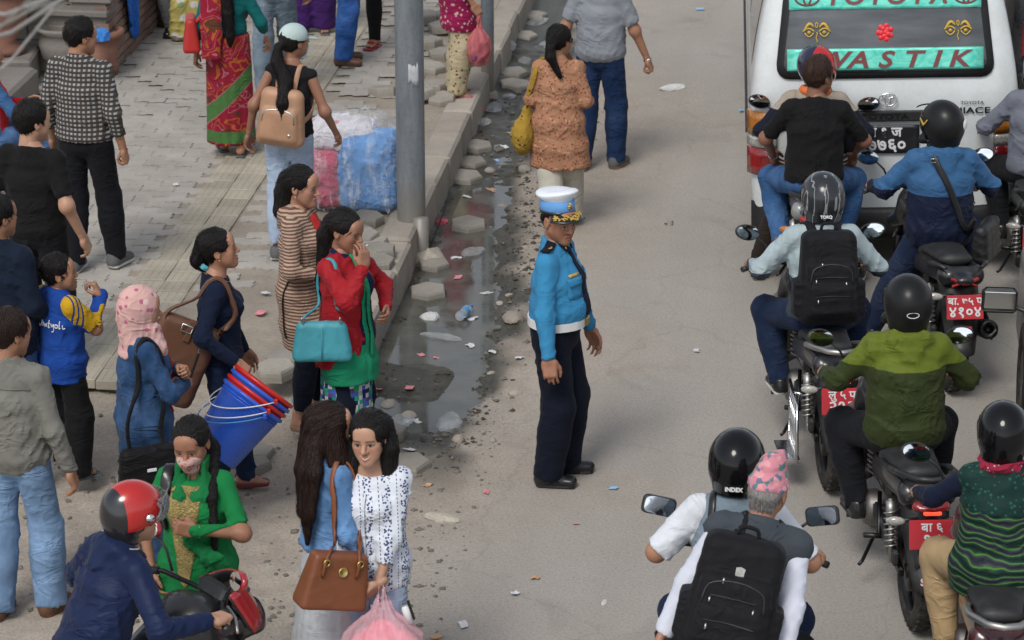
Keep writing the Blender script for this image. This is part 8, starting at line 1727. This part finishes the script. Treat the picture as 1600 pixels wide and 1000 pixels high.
# ---------------- goods and litter ----------------
M_FILMC = plasticbag('clear_film', (.62, .64, .64), .42, .55); M_FILMW = plasticbag('white_film', (.72, .72, .70), .8, .3); M_FILMP = plasticbag('hot_pink_film', (.75, .10, .16), .8, .3); M_FILMB = plasticbag('sky_blue_film', (.03, .22, .62), .9, .2)
# wrapped bundle of bedding by the post
q = at(556, 318, PAV); e = empty('bedding_bundle', q, R(-12), 'plastic-wrapped bundle of blue and red bedding beside the thick post', 'bundle')
def bed_(c, h, m, nm, sd): sdf(nm, (-.5, -.36, -.02), (.5, .36, .8), .016, lambda f: (f.box(c, h, .1, k=0, taper=(.85, .85)), f.folds(.022, 26, sd, [], (1, 1, .4), 1)), m, e)
bed_((.13, 0, .28), (.235, .25, .28), cloth('blue_bedding_cloth', (.09, .26, .55), fuzz=.15), 'blue_bedding', 3); bed_((-.21, -.02, .22), (.18, .23, .21), cloth('red_bedding_cloth', (.40, .05, .10), fuzz=.2), 'red_bedding', 4); bed_((-.10, .05, .52), (.28, .18, .12), cloth('white_bedding_cloth', (.55, .52, .55), fuzz=.1, pattern=P_spots((.55, .52, .55), (.5, .2, .24), 8, .2)), 'white_bedding', 5)
sdf('plastic_wrap', (-.5, -.38, -.02), (.5, .38, .84), .014, lambda f: (f.box((-.02, 0, .30), (.42, .285, .31), .13, k=0, taper=(.86, .84)), f.cone((-.2, .02, .52), (.14, .04, .60), .14, .12, k=.08), f.folds(.02, 46, 6, [], (1, 1, .4), 1)), mat('wrap_film', (.8, .84, .88), .12, 0, .6, lambda k: (k.put(k.b.inputs['Alpha'], k.math('MULTIPLY_ADD', k.step(k.noise(k.scale(k.obj(), (3, 3, .6)), 4, 5, .65, .6)[0], .48, .75), .55, .12)), k.bump(k.noise(k.obj(), 22, 4, .6, 1)[0], .8, .03))), e)
# yellow sack, blue cloth on the wall, blue bag on the pot
q = at(296, 62, PAV); e = empty('produce_sack', q, R(10), 'yellow woven sack of mixed produce on the pavement', 'sack')
sdf('sack_body', (-.25, -.2, -.02), (.25, .2, .5), .014, lambda f: (f.box((0, 0, .2), (.19, .13, .2), .08, k=0, taper=(.8, .6)), f.folds(.02, 22, 3, [], (1, 1, 1), 1)), cloth('yellow_sack_weave', (.36, .29, .08), pattern=P_spots((.36, .30, .09), (.45, .42, .38), 7, .28, (.16, .24, .10))), e)
q = pA+ET*.75; mb = MB(); cx = q+EN*.03
def drape(u, v):
    w = (u-.5)*(.62-.30*max(0, v-.35)); s_ = v*1.0
    if s_ < .32: n_, z = -.30+s_, PAV+.70+.012*math.sin(u*9)
    else: n_, z = .035+.02*math.sin(u*11+1)+.01*math.sin(u*23), PAV+.70-(s_-.32)*.85*(1-.35*abs(u-.5)*2)
    p_ = q+EN*n_+ET*w; return (p_.x, p_.y, z)
mb.grid(drape, 22, 20, thick=.006); o = mb.build('blue_cloth', cloth('blue_tarpaulin', (.018, .12, .46), .5, wr=.9)); tag(o, 'bright blue cloth draped over the planter wall', 'cloth')
def crumple(u, v, z, r, m, label, name, seed, flat=.45, cat='plastic bag', group=None, amp=.35):
    """crumpled bag: noisy closed shell with sharp creases"""
    q = at(u, v, z); rg = np.random.RandomState(seed); bm_ = bmesh.new(); bmesh.ops.create_icosphere(bm_, subdivisions=3, radius=1); dirs = rg.randn(9, 3); fr = rg.uniform(2, 5, 9); ph = rg.rand(9)*6.28
    for w in bm_.verts:
        p_ = np.array(w.co); d = sum((1-abs(math.sin(fr[i]*p_.dot(dirs[i])/2+ph[i])))**2 for i in range(9))/9; s_ = 1+amp*2*(d-.35); w.co = Vector(p_*s_*np.array((r[0], r[1], r[0]*flat))); w.co.z = max(w.co.z, -.3*r[0]*flat)+.3*r[0]*flat
    me = bpy.data.meshes.new(name); bm_.to_mesh(me); bm_.free(); me.polygons.foreach_set('use_smooth', np.zeros(len(me.polygons), bool)); o = link(name, me, m); o.location = q; o.rotation_euler = (0, 0, rg.rand()*6); tag(o, label, cat, group); return o
crumple(154, 62, PAV+.39, (.11, .1), M_FILMB, 'crumpled blue plastic bag on the terracotta pot', 'plastic_bag', 1, .8)
gz_ = lambda u, v: float(ground_z(*nt(at(u, v, 0))))
for i, (u, v, r, m, lab, fl) in enumerate((
    (703, 668, (.13, .09), M_FILMC, 'clear plastic bag puffed up at the near end of the puddle', .5), (620, 668, (.15, .06), M_FILMC, 'torn clear plastic sheet trailing into the puddle', .4), (672, 498, (.075, .06), M_FILMW, 'white crumpled bag floating in the puddle', .5), (690, 529, (.15, .045), M_FILMC, 'long clear plastic wrapper floating in the puddle', .22), (738, 397, (.11, .08), M_FILMC, 'clear plastic bag among mud beside the gutter stones', .35), (690, 349, (.06, .05), M_FILMP, 'pink plastic bag by the round stone in the gutter', .5), (748, 173, (.06, .05), M_FILMP, 'pink plastic bag beside the slim post', .6), (772, 172, (.09, .07), M_FILMC, 'grey clear bag next to the pink bag by the slim post', .6), (755, 193, (.09, .06), M_FILMC, 'clear bag in front of the pink bag by the slim post', .4), (792, 76, (.12, .09), M_FILMC, 'clear plastic bag against the kerb behind the slim post', .6), (820, 98, (.10, .07), M_FILMC, 'thin clear bag on the far gutter blocks', .4), (838, 36, (.18, .08), M_FILMC, 'flat clear sheet at the far end of the gutter', .2), (690, 812, (.11, .05), plasticbag('dirty_film', (.42, .38, .31), .9, .1), 'dirty beige wrapper trodden into the dirt', .25), (1050, 139, (.14, .07), M_FILMW, 'flattened white plastic bag on the open road', .22), (795, 152, (.07, .05), M_FILMC, 'small clear bag by the orange kurta woman', .4), (610, 692, (.03, .025), M_FILMB, 'small blue plastic knot beside the smiling woman', .7), (944, 942, (.035, .015), M_FILMW, 'tiny white wrapper on the road by the pair of riders', .3), (462, 628, (.03, .025), plasticbag('teal_film', (.05, .25, .28), .9, .2), 'small teal plastic lump beside the buckets', .7))):
    crumple(u, v, gz_(u, v) if not (0 < nt(at(u, v, 0))[0] < .7 and v < 700) else max(-.045, gz_(u, v)), r, m, lab, 'plastic_bag' if 'bag' in lab else 'plastic_wrapper', 20+i, fl)
# bottle in the puddle
q = at(726, 495, -.03); e = empty('plastic_bottle', q, R(70), 'clear plastic bottle lying in the gutter water', 'bottle'); M = Matrix.Translation((0, 0, .035))@Matrix.Rotation(R(90), 4, 'Y'); MB().lathe([(0, -.1), (.03, -.1), (.033, -.085), (.031, -.04), (.033, 0), (.031, .03), (.033, .05), (.013, .09), (.013, .105), (0, .105)], 18, M).build('body', plasticbag('bottle_film', (.72, .78, .82), .5, .6), e); MB().lathe([(0, .122), (.015, .122), (.015, .1)], 14, M).build('cap', M_FILMB, e); MB().lathe([(.0336, -.03), (.0336, .025)], 18, M).build('label_band', M_CYAN, e)
# paper scraps
papers = [(760, 450, .05, 0), (738, 490, .05, 0), (735, 532, .045, 0), (658, 546, .04, 2), (592, 604, .03, 2), (684, 550, .035, 2), (640, 602, .05, 2), (628, 742, .045, 1), (724, 977, .045, 0), (682, 995, .04, 3), (836, 905, .03, 3), (1088, 550, .035, 0), (1093, 16, .05, 1), (1045, 350, .04, 4), (812, 560, .04, 0), (712, 395, .05, 0), (770, 290, .06, 3), (788, 225, .05, 0), (776, 246, .03, 1), (730, 300, .05, 0), (716, 426, .05, 2), (380, 828, .06, 0), (408, 490, .06, 2), (415, 460, .04, 0), (275, 290, .04, 0), (645, 650, .06, 0), (770, 545, .04, 0), (668, 760, .03, 3), (640, 705, .05, 0), (760, 770, .03, 2), (958, 765, .03, 1), (545, 470, .05, 2), (1158, 175, .04, 1), (900, 820, .02, 2), (805, 930, .03, 0)]
PM = [M_PAP, plastic('blue_paper', (.25, .42, .65), .8), plastic('pink_paper', (.6, .22, .25), .8), plastic('orange_paper', (.5, .3, .18), .8), plastic('dark_stone_scrap', (.06, .06, .06), .9)]; PN = ['white', 'pale blue', 'pink', 'orange', 'dark']
for i, (u, v, s_, c_) in enumerate(papers):
    q = at(u, v, 0); n_, t_ = nt(q); z = max(float(ground_z(n_, t_)), -.046 if 0 < n_ < 1 else -9)+.004
    if n_ < -.3 and t_ > pave_end(n_)+.2: q = at(u, v, PAV); z = PAV+.006
    rg = np.random.RandomState(100+i); a = rg.rand(6)*.012; mb = MB(); mb.grid(lambda x, y: ((x-.5)*s_*1.5+.15*s_*math.sin(y*4+i), (y-.5)*s_+.1*s_*math.sin(x*5+i), a[int(x*2.9)]*.9+a[3+int(y*2.9)]*.6), 5, 4, thick=.002, sm=False); o = mb.build('paper_scrap', PM[c_]); o.location = (q.x, q.y, z); o.rotation_euler = (rg.randn()*.06, rg.randn()*.06, rg.rand()*6)
    wh = 'dusty road' if n_ > 1.0 else ('gutter mud' if n_ > -.05 and t_ > -1.8 else ('bare dirt' if t_ < pave_end(n_)+.2 else 'pavement')); tag(o, 'small %s scrap lying on the %s' % (PN[c_], wh), 'litter', '%s scraps on the %s' % (PN[c_], wh))
q = at(710, 358, .03); o = MB().tube(spline([at(700, 310, .12), at(690, 340, .06), at(672, 385, -.02)], 10), .005, 5).build('steel_rod', M_DKM); tag(o, 'thin bent rod leaning on the kerb by the thick post', 'rod')
crumple(648, 385, .0, (.001, .001), M_KERB, 'x', 'stone', 3) if False else None
for i, (u, v, r) in enumerate(((748, 316, .05), (716, 690, .05), (606, 640, .07), (640, 655, .06), (770, 690, .03), (905, 690, .02), (1046, 352, .035), (820, 268, .06), (765, 270, .05))):
    o = crumple(u, v, gz_(u, v)-.005, (r, r*.8), [M_BRICK, M_KERB][i > 0], ['reddish brick lump in the gutter', 'grey stone by the puffed clear bag', 'broken kerb lump at the end of the kerb', 'grey stone in the puddle near the red-jacketed woman', 'small stone at the gutter edge', 'small stone near the officer', 'dark stone alone on the open road', 'grey rubble piece in the gutter by the kurta woman', 'rubble piece beside the stepping blocks'][i], 'stone', 70+i, .7, 'stone', None, .2)

rg = np.random.RandomState(77); M_WET = concrete('wet_rubble', (.15, .14, .115))
for i in range(34):
    t_ = -1.6+8.5*rg.rand(); n_ = float(gutw(t_))-.12+.2*rg.randn() if i % 3 else .05+.25*rg.rand(); q = kt(min(max(n_, .06), 1.0), t_); r_ = .02+.055*rg.rand()**2; d_ = Vector((q.x, q.y, -CAMH)); u = 800+FPX*q.x/(q.y*math.cos(PITCH)+CAMH*math.sin(PITCH)); v = 500-FPX*(q.y*math.sin(PITCH)-CAMH*math.cos(PITCH))/(q.y*math.cos(PITCH)+CAMH*math.sin(PITCH))
    crumple(u, v, float(ground_z(n_, t_))-.004, (r_*1.3, r_), [M_WET, M_KERB, M_MUDC][i % 3], ['wet grey rubble stone in the gutter mud', 'pale rubble stone along the gutter edge', 'dark mud-caked stone along the gutter'][i % 3], 'stone', 200+i, .45, 'stone', ['wet rubble in the gutter', 'pale rubble along the gutter', 'mud-caked stones along the gutter'][i % 3], .25)
